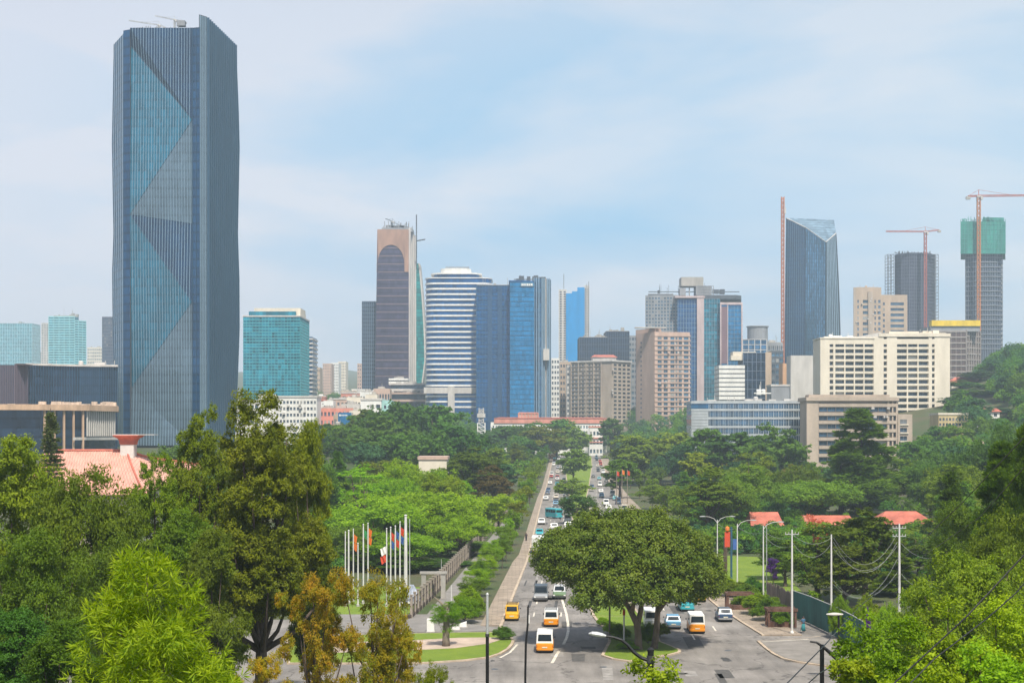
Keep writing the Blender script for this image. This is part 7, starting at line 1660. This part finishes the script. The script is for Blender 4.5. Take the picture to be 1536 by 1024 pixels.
def oval_lamp():
    d = 132; x = X(1258, d); g = ground(x, d); zt = Z(921, d); r = thing('street_lamp', 'dark post with a flat oval white lamp plate, in front of the green mesh fence', 'street lamp', (x, d, g))
    mb = MB(); mb.tube([(x,d,g-.2),(x,d,zt)], .09, 8); mb.build('pole', BLACKM, r); mb = MB(); mb.lathe([(.05,-.12),(.55,-.06),(.78,0),(.74,.07),(.2,.16)], (0,0,0), 20); mb.v = [(x-.35+p[0]*1.0, d+p[1]*.5, zt+p[2]) for p in mb.v]; mb.build('lamp_plate', LCONC, r)
oval_lamp()
def front_lamps():
    d = 60; x = X(731,d); g = ground(x,d); r = thing('lamp_post', 'slender foreground post, black below and pale grey at the top, left of the yellow taxi', 'post', (x,d,g))
    mb = MB(); mb.tube([(x,d,g-.2),(x,d,Z(952,d))], .068, 10); mb.build('lower_pole', BLACKM, r); mb = MB(); mb.tube([(x,d,Z(952,d)),(x,d,Z(892,d))], [.055,.05], 10); mb.lathe([(.06,0),(.06,.04),(.02,.1)], (x,d,Z(892,d)), 8); mb.build('upper_pole', STEEL, r)
    mb = MB(); mb.lathe([(.085,-.06),(.085,.06)], (x,d,Z(952,d)), 10); mb.build('collar', TRIM, r)
    x = X(788,d); g = ground(x,d); r = thing('lamp_post', 'thin crooked black foreground post with a pale tag, in front of the left carriageway', 'post', (x,d,g))
    mb = MB(); mb.tube([(x-.02,d,g-.2),(x,d,Z(1010,d)),(x+.02,d,Z(965,d)),(x+.10,d,Z(935,d)),(x+.11,d,Z(910,d)),(x+.13,d,Z(907,d))], [.045,.045,.045,.04,.035,.03], 8); mb.build('pole', BLACKM, r); mb = MB(); mb.box(x+.13, x+.18, d-.02, d+.02, Z(934,d), Z(922,d)); mb.build('tag', POLE, r)
    d = 40; x = X(976,d); g = ground(x,d); zt = Z(975,d); r = thing('street_lamp', 'black foreground street lamp with a long curved arm and silver head, before the median', 'street lamp', (x,d,g))
    mb = MB(); mb.tube([(x,d,g-.2),(x,d,zt)], .085, 12); mb.lathe([(.095,0),(.095,.05),(.03,.1)], (x,d,zt-.02), 12); mb.build('pole', BLACKM, r)
    px = [(974,990),(962,986),(950,977),(941,966),(932,959),(920,955),(906,953)]
    mb = MB(); mb.tube([(X(u,d),d,Z(v,d)) for u, v in px], [.05,.05,.046,.043,.04,.036,.03], 8); mb.build('arm', BLACKM, r)
    mb = MB(); pts = [(909,953.3),(903,952),(895,950.6),(888,949.6),(883,949.8)]; mb.tube([(X(u,d),d,Z(v,d)) for u, v in pts], [.03,.06,.07,.06,.02], 8); mb.build('lamp_head', STEEL, r)
    mb = MB(); mb.lathe([(.11,-.1),(.11,.1)], (x,d,Z(988,d)), 12); mb.build('clamp', TRIM, r)
    d = 50; x = X(1233,d); g = ground(x,d); r = thing('street_lamp', 'small black street lamp with a drooping arm among the fresh green bushes', 'street lamp', (x,d,g)); mb = MB(); mb.tube([(x,d,g-.2),(x,d,Z(966,d))], .075, 10); mb.build('pole', BLACKM, r)
    mb = MB(); mb.tube([(X(u,d),d,Z(v,d)) for u, v in ((1258,990),(1245,978),(1234,969),(1225,963),(1215,961.5))], [.07,.065,.05,.035,.03], 8); mb.build('arm', BLACKM, r)
front_lamps()
def flagpoles():
    gn = 'flagpoles left of the avenue'; d0 = 188
    fl = {'r': plain('red flag cloth', (0.6,0.07,0.03)), 'o': plain('orange flag cloth', (0.75,0.2,0.03)), 'w': plain('white flag cloth', (0.75,0.73,0.7)), 'b': plain('blue flag cloth', (0.05,0.12,0.35)), 'g': plain('green flag cloth', (0.05,0.3,0.1))}
    spec = [(518,799,'','leftmost bare white flagpole of the left group',.09),(523,797,'','second bare white flagpole of the left group, thicker than its neighbour',.13),(530,795,'o','white flagpole with a limp orange flag, third of the left group',.09),(537,816,'','shortest bare white flagpole, fourth of the left group',.10),(545,788,'g','white flagpole with a dark green flag, fifth of the left group',.11),(552,786,'o','rightmost white flagpole of the left group, with an orange flag',.10),
     (580,794,'w','white flagpole with a white and red flag, leftmost of the right group',.10),(586,792,'r','white flagpole with a red flag, second of the right group',.10),(593,790,'b','white flagpole with a blue flag, third of the right group',.11),(600,784,'r','white flagpole with a dark red flag, left of the thick pole',.11),(608.5,774,'','thickest and tallest white flagpole, bare, in the right group',.24),(614.5,781,'','slender grey flagpole right of the thick one',.07)]
    for i, (u, vt, f, lab, r0) in enumerate(spec):
        d = d0+(i%3)*3; x = X(u,d); zt = Z(vt,d); r = thing('flagpole', lab, 'flagpole', (x,d,.05), gn); mb = MB(); mb.tube([(x,d,-.2),(x,d,zt*.6),(x,d,zt)], [r0,r0*.9,r0*.65], 8); mb.lathe([(.03,0),(r0*.9,.08),(r0*.9,.16),(.02,.24)], (x,d,zt), 8); mb.build('pole', POLE if r0 > .08 else STEEL, r)
        mb = MB(); mb.lathe([(r0*2.2,0),(r0*2.2,.3),(r0*1.2,.4)], (x,d,0), 10); mb.build('base', CONC, r)
        for k, ch in enumerate({'w':'wr','r':'rb','b':'br','g':'g','o':'oo'}.get(f, '')):
            mb = MB(); n = 6; vs = []; s = -1 if f in ('w',) else 1; z = zt-.5-k*1.05-(1.6 if f == 'w' else 0); Ht = .95; Wd = .42 if f != 'w' else .7
            for j in range(5):
                for q in range(n+1):
                    t = q/n; vs.append((x+s*(r0+Wd*t*(1-.25*j/4)), d+.10*math.sin(t*9+j*.8), z-Ht*j/4-.35*t))
            m2 = len(vs); vs += [(a, b+.02, c) for a, b, c in vs]; fs = [(j*(n+1)+q, j*(n+1)+q+1, (j+1)*(n+1)+q+1, (j+1)*(n+1)+q) for j in range(4) for q in range(n)]; fs += [tuple(m2+a for a in reversed(f_)) for f_ in fs]
            mb.add(vs, fs); mb.build('flag', fl[ch], r)
    for i, (u, v, c) in enumerate(((925,705,'r'),(933,703,'o'),(941,704,'r'))):
        d = 460; x = X(u,d); r = thing('flagpole', ('leftmost','middle','rightmost')[i]+' of three far flagpoles with red and orange flags beside the right carriageway', 'flagpole', (x,d,ground(x,d)), 'far flagpoles on the right'); mb = MB(); mb.tube([(x,d,0),(x,d,Z(v,d))], .12, 6); mb.build('pole', BARKP, r)
        for k, ch in enumerate(c): mb = MB(); z = Z(v,d)-.2-k*1.5; mb.loft([[(x+.1,d,z),(x+.1,d+.05,z),(x+.1,d+.05,z-1.4),(x+.1,d,z-1.4)],[(x+.45,d+.15,z-.3),(x+.45,d+.2,z-.3),(x+.45,d+.2,z-1.6),(x+.45,d+.15,z-1.6)],[(x+.8,d-.1,z-.35),(x+.8,d-.05,z-.35),(x+.8,d-.05,z-1.7),(x+.8,d-.1,z-1.7)]]); mb.build('flag', fl[ch], r)
    d = 222; x = X(1097,d); r = thing('banner_post', 'dark blue post with red and orange banners beside the lawn', 'post', (x,d,.1)); mb = MB(); mb.tube([(x,d,0),(x,d,8)], .16, 8); mb.build('pole', plain('blue post paint', (0.03,0.10,0.16)), r)
    mb = MB(); mb.box(x-1.0, x-.2, d-.04, d, 5.0, 7.3); mb.build('banner', fl['r'], r); mb = MB(); mb.lathe([(.08,7.3),(.32,7.5),(.32,7.9),(.08,8.1)], (x-.6,d,0), 10); mb.build('lantern', fl['o'], r); mb = MB(); mb.box(x+.2, x+.9, d-.04, d, 4.6, 6.2); mb.build('banner', fl['b'], r)
    d = 232; x = X(1088,d); r = thing('post', 'thick dark post left of the banner post, by the big fig tree', 'post', (x,d,.1)); mb = MB(); mb.tube([(x,d,0),(x,d,5.6)], .3, 8); mb.build('pole', BARK, r); mb = MB(); mb.box(x-.4,x+.4,d-.4,d+.4,5.603,5.8); mb.build('cap', TRIM, r)
flagpoles()
def fences_right():
    P_ = [gp(*p) for p in ((1150,906),(1190,926))]; r = thing('board_fence', 'weathered brown board fence along the right pavement, beyond the green mesh', 'fence', (*P_[0], 0)); a, b = Vector(P_[0]), Vector(P_[1]); n = 44; mb = MB(); rnd = random.Random(2); f = Face(P_[0], P_[1])
    for i in range(n): x = f.L*i/n; f.box(mb, x, x+f.L/n*.86, -.04, .02*rnd.random(), -.1, 2.9+rnd.uniform(-.2, .25))
    mb.build('boards', plain('weathered board', (0.22,0.17,0.14), .9, .4, 1.2), r); mb = MB()
    for i in range(5): x = f.L*i/4; f.box(mb, x-.08, x+.08, -.2, -.05, -.1, 2.8)
    mb.build('posts', BARK, r)
    P_ = [gp(*p) for p in ((1190,926),(1215,936),(1246,951),(1278,969),(1300,984))]; r = thing('mesh_fence', 'green mesh fence along the right pavement, right of the brown boards', 'fence', (*P_[0], 0)); gm = plain('green mesh', (0.035,0.13,0.115), .8, .3, .6)
    mb = MB()
    for a, b in zip(P_, P_[1:]): f = Face(a, b); f.box(mb, 0, f.L, -.03, .03, .1, 3.2)
    mb.build('mesh', gm, r)
    k = 0
    for a, b in zip(P_, P_[1:]):
        f = Face(a, b)
        for i in range(max(1, int(f.L/2.4))): q = f.p(f.L*i/max(1, int(f.L/2.4)), -.09, 0); mb = MB(); mb.tube([(q[0],q[1],-.1),(q[0],q[1],3.4)], .05, 6); mb.build('post', DGREY, r)
    mb = MB()
    for a, b in zip(P_, P_[1:]): mb.beam((*a,3.25), (*b,3.25), .06)
    mb.build('top_rail', POLE, r)
    # rusty planter frames overgrown with shrubs
    for i, (u, v, lab) in enumerate(((1109,915,'rusty planter frame overgrown with shrubs, farther from the junction'),(1172,941,'rusty planter frame overgrown with shrubs, at the corner of the right pavement'))):
        d = DG(v); x = X(u,d); r = thing('planter', lab, 'planter', (x,d,.14), 'rusty planters'); mb = MB()
        for dx in (-1.5, 1.5):
            for dy in (-.5, 1.2): mb.box(x+dx-.12, x+dx+.12, d+dy-.12, d+dy+.12, .1, 1.9)
        mb.box(x-1.75, x+1.75, d-.7, d-.45, 1.9, 2.25); mb.box(x-1.75, x+1.75, d+1.1, d+1.35, 1.9, 2.25); mb.box(x-1.7, x-1.4, d-.44, d+1.09, 1.92, 2.2); mb.build('frame', plain('rusty timber', (0.14,0.075,0.055), .9, .4, 1.5), r)
        mb = MB(); mb.box(x-1.4, x+1.4, d-.4, d+1.1, .12, .7); mb.build('box', plain('rusty timber', (0.14,0.075,0.055)), r)
    for i, (u, v, h, w, m, lab) in enumerate(((1176,941,1.9,2.6,'mid','green shrub growing inside the corner planter'),(1157,932,2.8,4.0,'mid','green shrub between the two rusty planters, nearer the corner'),(1140,923,2.7,4.2,'bright','bright green shrub in the middle between the two rusty planters'),(1113,914,1.9,2.6,'mid','green shrub growing inside the farther planter'),(1122,902,2.4,4.0,'mid','green shrub just beyond the farther planter'),(1103,896,2.2,4.2,'olive','olive shrub at the pavement below the lawn'),(1085,889,2.4,3.6,'bright','bright shrub by the pavement near the fig tree'),(1128,893,2.6,3.6,'deep','deep green shrub between the planters and the board fence'))):
        d = DG(v); plant(X(u,d), d+.4, h, w, 'bush', m, lab, None, 'shrub', 90+i, lod=0)
    # low shrubs on the median around the fig and on the verge
    for i, (u, v, h, w, m, lab) in enumerate(((918,950,1.3,2.2,'bright','low yellow green shrub at the left edge of the median'),(928,960,1.8,2.4,'mid','low green shrub at the foot of the red-topped post'),(972,968,2.4,1.8,'mid','tall weedy shrub between the two fig trunks'),(990,955,1.6,2.2,'olive','low olive shrub at the right edge of the median'),(942,975,1.0,2.4,'bright','low bright shrub in front of the fig trunk'),(755,960,1.5,2.2,'deep','small dark shrub at the tip of the left verge'),(905,938,1.0,1.6,'bright','yellow green weeds along the left kerb of the median'))):
        d = DG(v); plant(X(u,d), d, h, w, 'bush', m, lab, None, 'shrub', 120+i, lod=0)
    d = DG(971); ptree(672, 902, 44, d, 'street', 'bright', 'small green tree with a thick trunk standing on the left verge', 7, trunkmat=BARK, lod=0); x = X(669,d)
    t = thing('tree_stump', 'thick grey tree trunk with ivy on the left verge, in front of the path', 'tree trunk', (x,d,.15)); mb = MB(); mb.tube([(x,d,0),(x,d,1),(x+.05,d,2.6),(x+.1,d,4.6)], [.45,.36,.33,.28], 10); mb.build('trunk', BARKP, t, smooth=True); mb = MB(); mb.tube([(x+.1,d,3.6),(x-.5,d,4.6),(x-1.2,d,5.2)], [.18,.12,.06], 6); mb.build('limb', BARKP, t)
    # small white blocks on the path
    for i, (u, v, w, h, lab) in enumerate(((646,948,.8,1.5,'white square pillar at the left of the path crossing'),(684,945,.8,.6,'small white wedge-shaped block on the path crossing'),(694,941,.9,.7,'second white block on the path, against the hedge'),(692,915,1.0,.8,'pale slanted slab lying on the path by the fence'))):
        d = DG(v); x = X(u,d); r = thing('concrete_block', lab, 'block', (x,d,.1)); mb = MB(); mb.prism([(x-w/2,d-.4),(x+w/2,d-.4),(x+w/2,d+.5),(x-w/2,d+.5)], .1, h, zt=[h*.6 if i else h,h,h,h*.6 if i else h]); mb.build('block', WHITE, r)
        mb = MB(); mb.box(x-w/2-.1, x+w/2+.1, d-.5, d+.6, .06, .16); mb.build('plinth', CONC, r)
    for i, (u, v) in enumerate(((611,885),(612,889))): pass
fences_right()
def covered_statue():
    d = 190; x = X(618,d); r = thing('covered_cart', 'blue and white covered cart at the foot of the thick flagpole', 'cart', (x,d,.1)); mb = MB(); mb.loft([[(x-1.1,d-.8,.5),(x+1.3,d-.8,.5),(x+1.3,d+.8,.5),(x-1.1,d+.8,.5)],[(x-.9,d-.6,1.3),(x+.9,d-.6,1.3),(x+.9,d+.6,1.3),(x-.9,d+.6,1.3)],[(x-.3,d-.2,2.6),(x+.2,d-.2,2.6),(x+.2,d+.2,2.6),(x-.3,d+.2,2.6)]]); mb.build('cover', plain('blue white tarpaulin', (0.45,0.5,0.62), .8, .5, 1.5), r); mb = MB(); mb.box(x-1.3, x+1.5, d-.9, d+.9, .3, .5); mb.build('bed', WHITE, r)
    for sx in (-.8, 1.0): mb = MB(); mb.lathe([(.1,-.06),(.3,-.06),(.3,.06),(.1,.06)], (0,0,0), 12); mb.v = [(x+sx+p[0], d-.85+p[2], .32+p[1]) for p in mb.v]; mb.build('wheel', TYRE, r)
covered_statue()
# ------------------------------------------------------------------ people
SKIN = plain('brown skin', (0.16,0.085,0.055), .6, .1, 3); HAIR = plain('black hair', (0.012,0.01,0.01), .6, .1, 3)
def person(label, x, y, z, top, legs, face=0.0, stride=.16, dress=False, h=1.68):
    r = thing('person', label, 'person', (x,y,z)); r.rotation_euler = (0,0,face); k = h/1.7
    J = {'pel':(0,0,.92),'sp':(0,.01,1.15),'ch':(0,.02,1.36),'nk':(0,.0,1.47),'hd':(0,-.02,1.57),'ht':(0,-.01,1.68),'sl':(-.18,.02,1.40),'el':(-.24,.05,1.14),'wl':(-.25,-.05,.90),'hl':(-.25,-.08,.82),'sr':(.18,.02,1.40),'er':(.24,.04,1.14),'wr':(.25,-.06,.90),'hr':(.25,-.09,.82),
         'tl':(-.09,0,.86),'kl':(-.09,-stride*.6,.48),'al':(-.09,-stride*.4,.09),'fl':(-.09,-stride*.4-.15,.04),'tr':(.09,0,.86),'kr':(.09,stride*.2,.48),'ar':(.09,stride,.10),'fr':(.09,stride-.15,.04)}
    E = [('pel','sp'),('sp','ch'),('ch','nk'),('nk','hd'),('hd','ht'),('ch','sl'),('sl','el'),('el','wl'),('wl','hl'),('ch','sr'),('sr','er'),('er','wr'),('wr','hr'),('pel','tl'),('tl','kl'),('kl','al'),('al','fl'),('pel','tr'),('tr','kr'),('kr','ar'),('ar','fr')]
    rad = {'pel':.14,'sp':.13,'ch':.15,'nk':.055,'hd':.095,'ht':.07,'sl':.07,'el':.045,'wl':.032,'hl':.038,'sr':.07,'er':.045,'wr':.032,'hr':.038,'tl':.095,'kl':.062,'al':.042,'fl':.035,'tr':.095,'kr':.062,'ar':.042,'fr':.035}
    nm = list(J); me = bpy.data.meshes.new('body'); me.from_pydata([tuple(c*k for c in J[n]) for n in nm], [(nm.index(a), nm.index(b)) for a, b in E], []); o = bpy.data.objects.new('body', me); COL.objects.link(o); o.parent = r; me.materials.append(SKIN)
    sk = o.modifiers.new('skin', 'SKIN'); sv = me.skin_vertices[0].data
    for i, n in enumerate(nm): sv[i].radius = (rad[n]*k,)*2; sv[i].use_root = (n == 'pel')
    o.modifiers.new('sub', 'SUBSURF').levels = 1; o.modifiers['sub'].render_levels = 1
    def shell(name, secs, mat): mb = MB(); mb.loft([[(cx+a*math.cos(t*PI/5), cyy+b*math.sin(t*PI/5), z_) for t in range(10)] for cx, cyy, z_, a, b in secs]); mb.v = [tuple(c*k for c in p) for p in mb.v]; mb.build(name, mat, r, world=False, smooth=True)
    shell('shirt', [(0,0,.84,.17,.14),(0,.01,1.1,.16,.14),(0,.02,1.3,.20,.15),(0,.02,1.42,.17,.12),(0,.01,1.47,.07,.07)], top)
    for s, e in (('sl','el'),('sr','er')): mb = MB(); a, b = Vector(J[s])*k, Vector(J[e])*k; mb.tube([a, a+(b-a)*.9], [.085*k,.062*k], 8); mb.build('sleeve', top, r, world=False)
    if dress: shell('skirt', [(0,.02,.12,.27,.25),(0,.01,.5,.22,.2),(0,0,.9,.17,.15)], legs)
    else:
        for a, b, c in (('tl','kl','al'),('tr','kr','ar')): mb = MB(); mb.tube([Vector(J[a])*k+Vector((0,0,.06)), Vector(J[b])*k, Vector(J[c])*k], [.12*k,.085*k,.07*k], 8); mb.build('trouser_leg', legs, r, world=False)
    shell('hair', [(0,.02,1.55,.085,.08),(0,.02,1.62,.10,.10),(0,.015,1.69,.075,.08),(0,.01,1.715,.03,.03)], HAIR)
    return r
def people():
    cl = {k: plain(k+' cloth', c, .85, .15, 3) for k, c in {'blue':(0.05,0.14,0.24),'white':(0.65,0.64,0.6),'dark':(0.03,0.03,0.04),'red':(0.4,0.06,0.04),'teal':(0.03,0.2,0.22)}.items()}
    l, y = at(1205,949); person('person in a long blue dress standing at the corner of the right pavement', axis_x(y)+l, y, .14, cl['blue'], cl['teal'], .4, .05, True, 1.72)
    for u, v, t, g, f, lab in ((1079,875,'blue','dark',1,'person in a blue top walking on the right pavement beyond the fig tree'),(1084,876,'white','dark',-2,'person in a white shirt beside the thick dark post on the right pavement'),(753,812,'dark','dark',0,'person in dark clothes walking on the left pavement behind the box truck')):
        l, y = at(u, v); l = max(l, RKERB(y)+1.0) if u > 900 else LKERB(y)-1.2; person(lab, axis_x(y)+l, y, .14, cl[t], cl[g], f)
people()
# ------------------------------------------------------------------ cables
def cables():
    def cable(name, lab, pts, rad, mat, sag=0.0, group=None):
        P_ = [Vector(p) for p in pts]; out = []
        for a, b in zip(P_, P_[1:]):
            for i in range(10): t = i/10; q = a+(b-a)*t; q.z -= sag*4*t*(1-t); out.append(q)
        out.append(P_[-1]); mb = MB(); mb.tube(out, rad, 5); o = mb.build(name, mat); tag(o, lab, 'cable', group); return o
    w = lambda u, v, d: (X(u,d), d, Z(v,d))
    black = BLACKM
    cable('power_line', 'upper black power line crossing the dark conifers from the right edge', [w(1640,548,30), w(1536,656,45), w(1440,757,70), w(1352,840,155)], .022, black)
    cable('power_line', 'second black power line running below the upper one across the conifers', [w(1640,597,30), w(1536,701,45), w(1470,775,70), w(1352,856,155)], .022, black)
    cable('power_line', 'long black power line across the corner bushes to the bottom edge', [w(1640,722,34), w(1536,832,33), w(1450,924,32), w(1300,1062,30)], .018, black)
    cable('power_line', 'crooked black power line along the front corner bush', [w(1540,870,36), w(1524,889,36), w(1478,929,36), w(1440,958,35.5), w(1402,987,35), w(1330,1060,34)], .016, black)
    cable('power_line', 'black power line rising past the small black lamp from the bottom edge', [w(1165,1040,40), w(1236,968,46), w(1290,908,80), w(1349,862,155)], .02, black)
    cable('power_line', 'lowest short black power line right of the small black lamp', [w(1195,1040,40), w(1228,1010,42), w(1262,990,50)], .018, black)
    grey = plain('grey cable', (0.35,0.36,0.36), .6, .1, 2); d1, d2, d3 = DG(951), DG(952), DG(951)+4
    A = lambda u, v, d: w(u, v, d)
    n = ['first','second','third','fourth','fifth','sixth','seventh','eighth','ninth','tenth','eleventh','twelfth']
    S = [(A(1188,800,d1),A(1247,806,d2),.9,'top wire between the corner pole and the round pole'),(A(1188,812,d1),A(1247,815,d2),1.6,'lower wire between the corner pole and the round pole'),
     (A(1250,806,d2),A(1346,800,d3),3.2,'top sagging wire between the two right-hand poles'),(A(1250,812,d2),A(1346,812,d3),3.4,'second sagging wire between the two right-hand poles'),(A(1250,822,d2),A(1346,818,d3),2.6,'third sagging wire between the two right-hand poles'),(A(1250,870,d2),A(1346,838,d3),3.0,'fourth, steep sagging wire between the two right-hand poles'),(A(1250,876,d2),A(1346,858,d3),2.2,'lowest sagging wire between the two right-hand poles'),
     (A(1145,795,DG(903)),A(1188,806,d1),.5,'wire from the street lamp to the tall corner pole'),(A(1145,800,DG(903)),A(1188,818,d1),.8,'lower wire from the street lamp to the tall corner pole'),(A(1107,790,DG(882)),A(1145,798,DG(903)),.5,'wire between the two pale street lamps'),(A(1076,785,DG(866)),A(1107,792,DG(882)),.4,'wire between the two farthest pale lamps'),
     (A(1352,815,d3),A(1420,830,150),1.0,'upper wire leading right from the wire-laden pole'),(A(1352,860,d3),A(1390,878,150),.6,'lower wire leading right from the wire-laden pole'),(A(1205,772,260),A(1247,803,d2),1.5,'wire dropping from the coral treetop to the round pole')]
    for a, b, s, lab in S: cable('wire', 'grey '+lab, [a, b], .015, grey, s, 'grey wires between the pale poles')
cables()
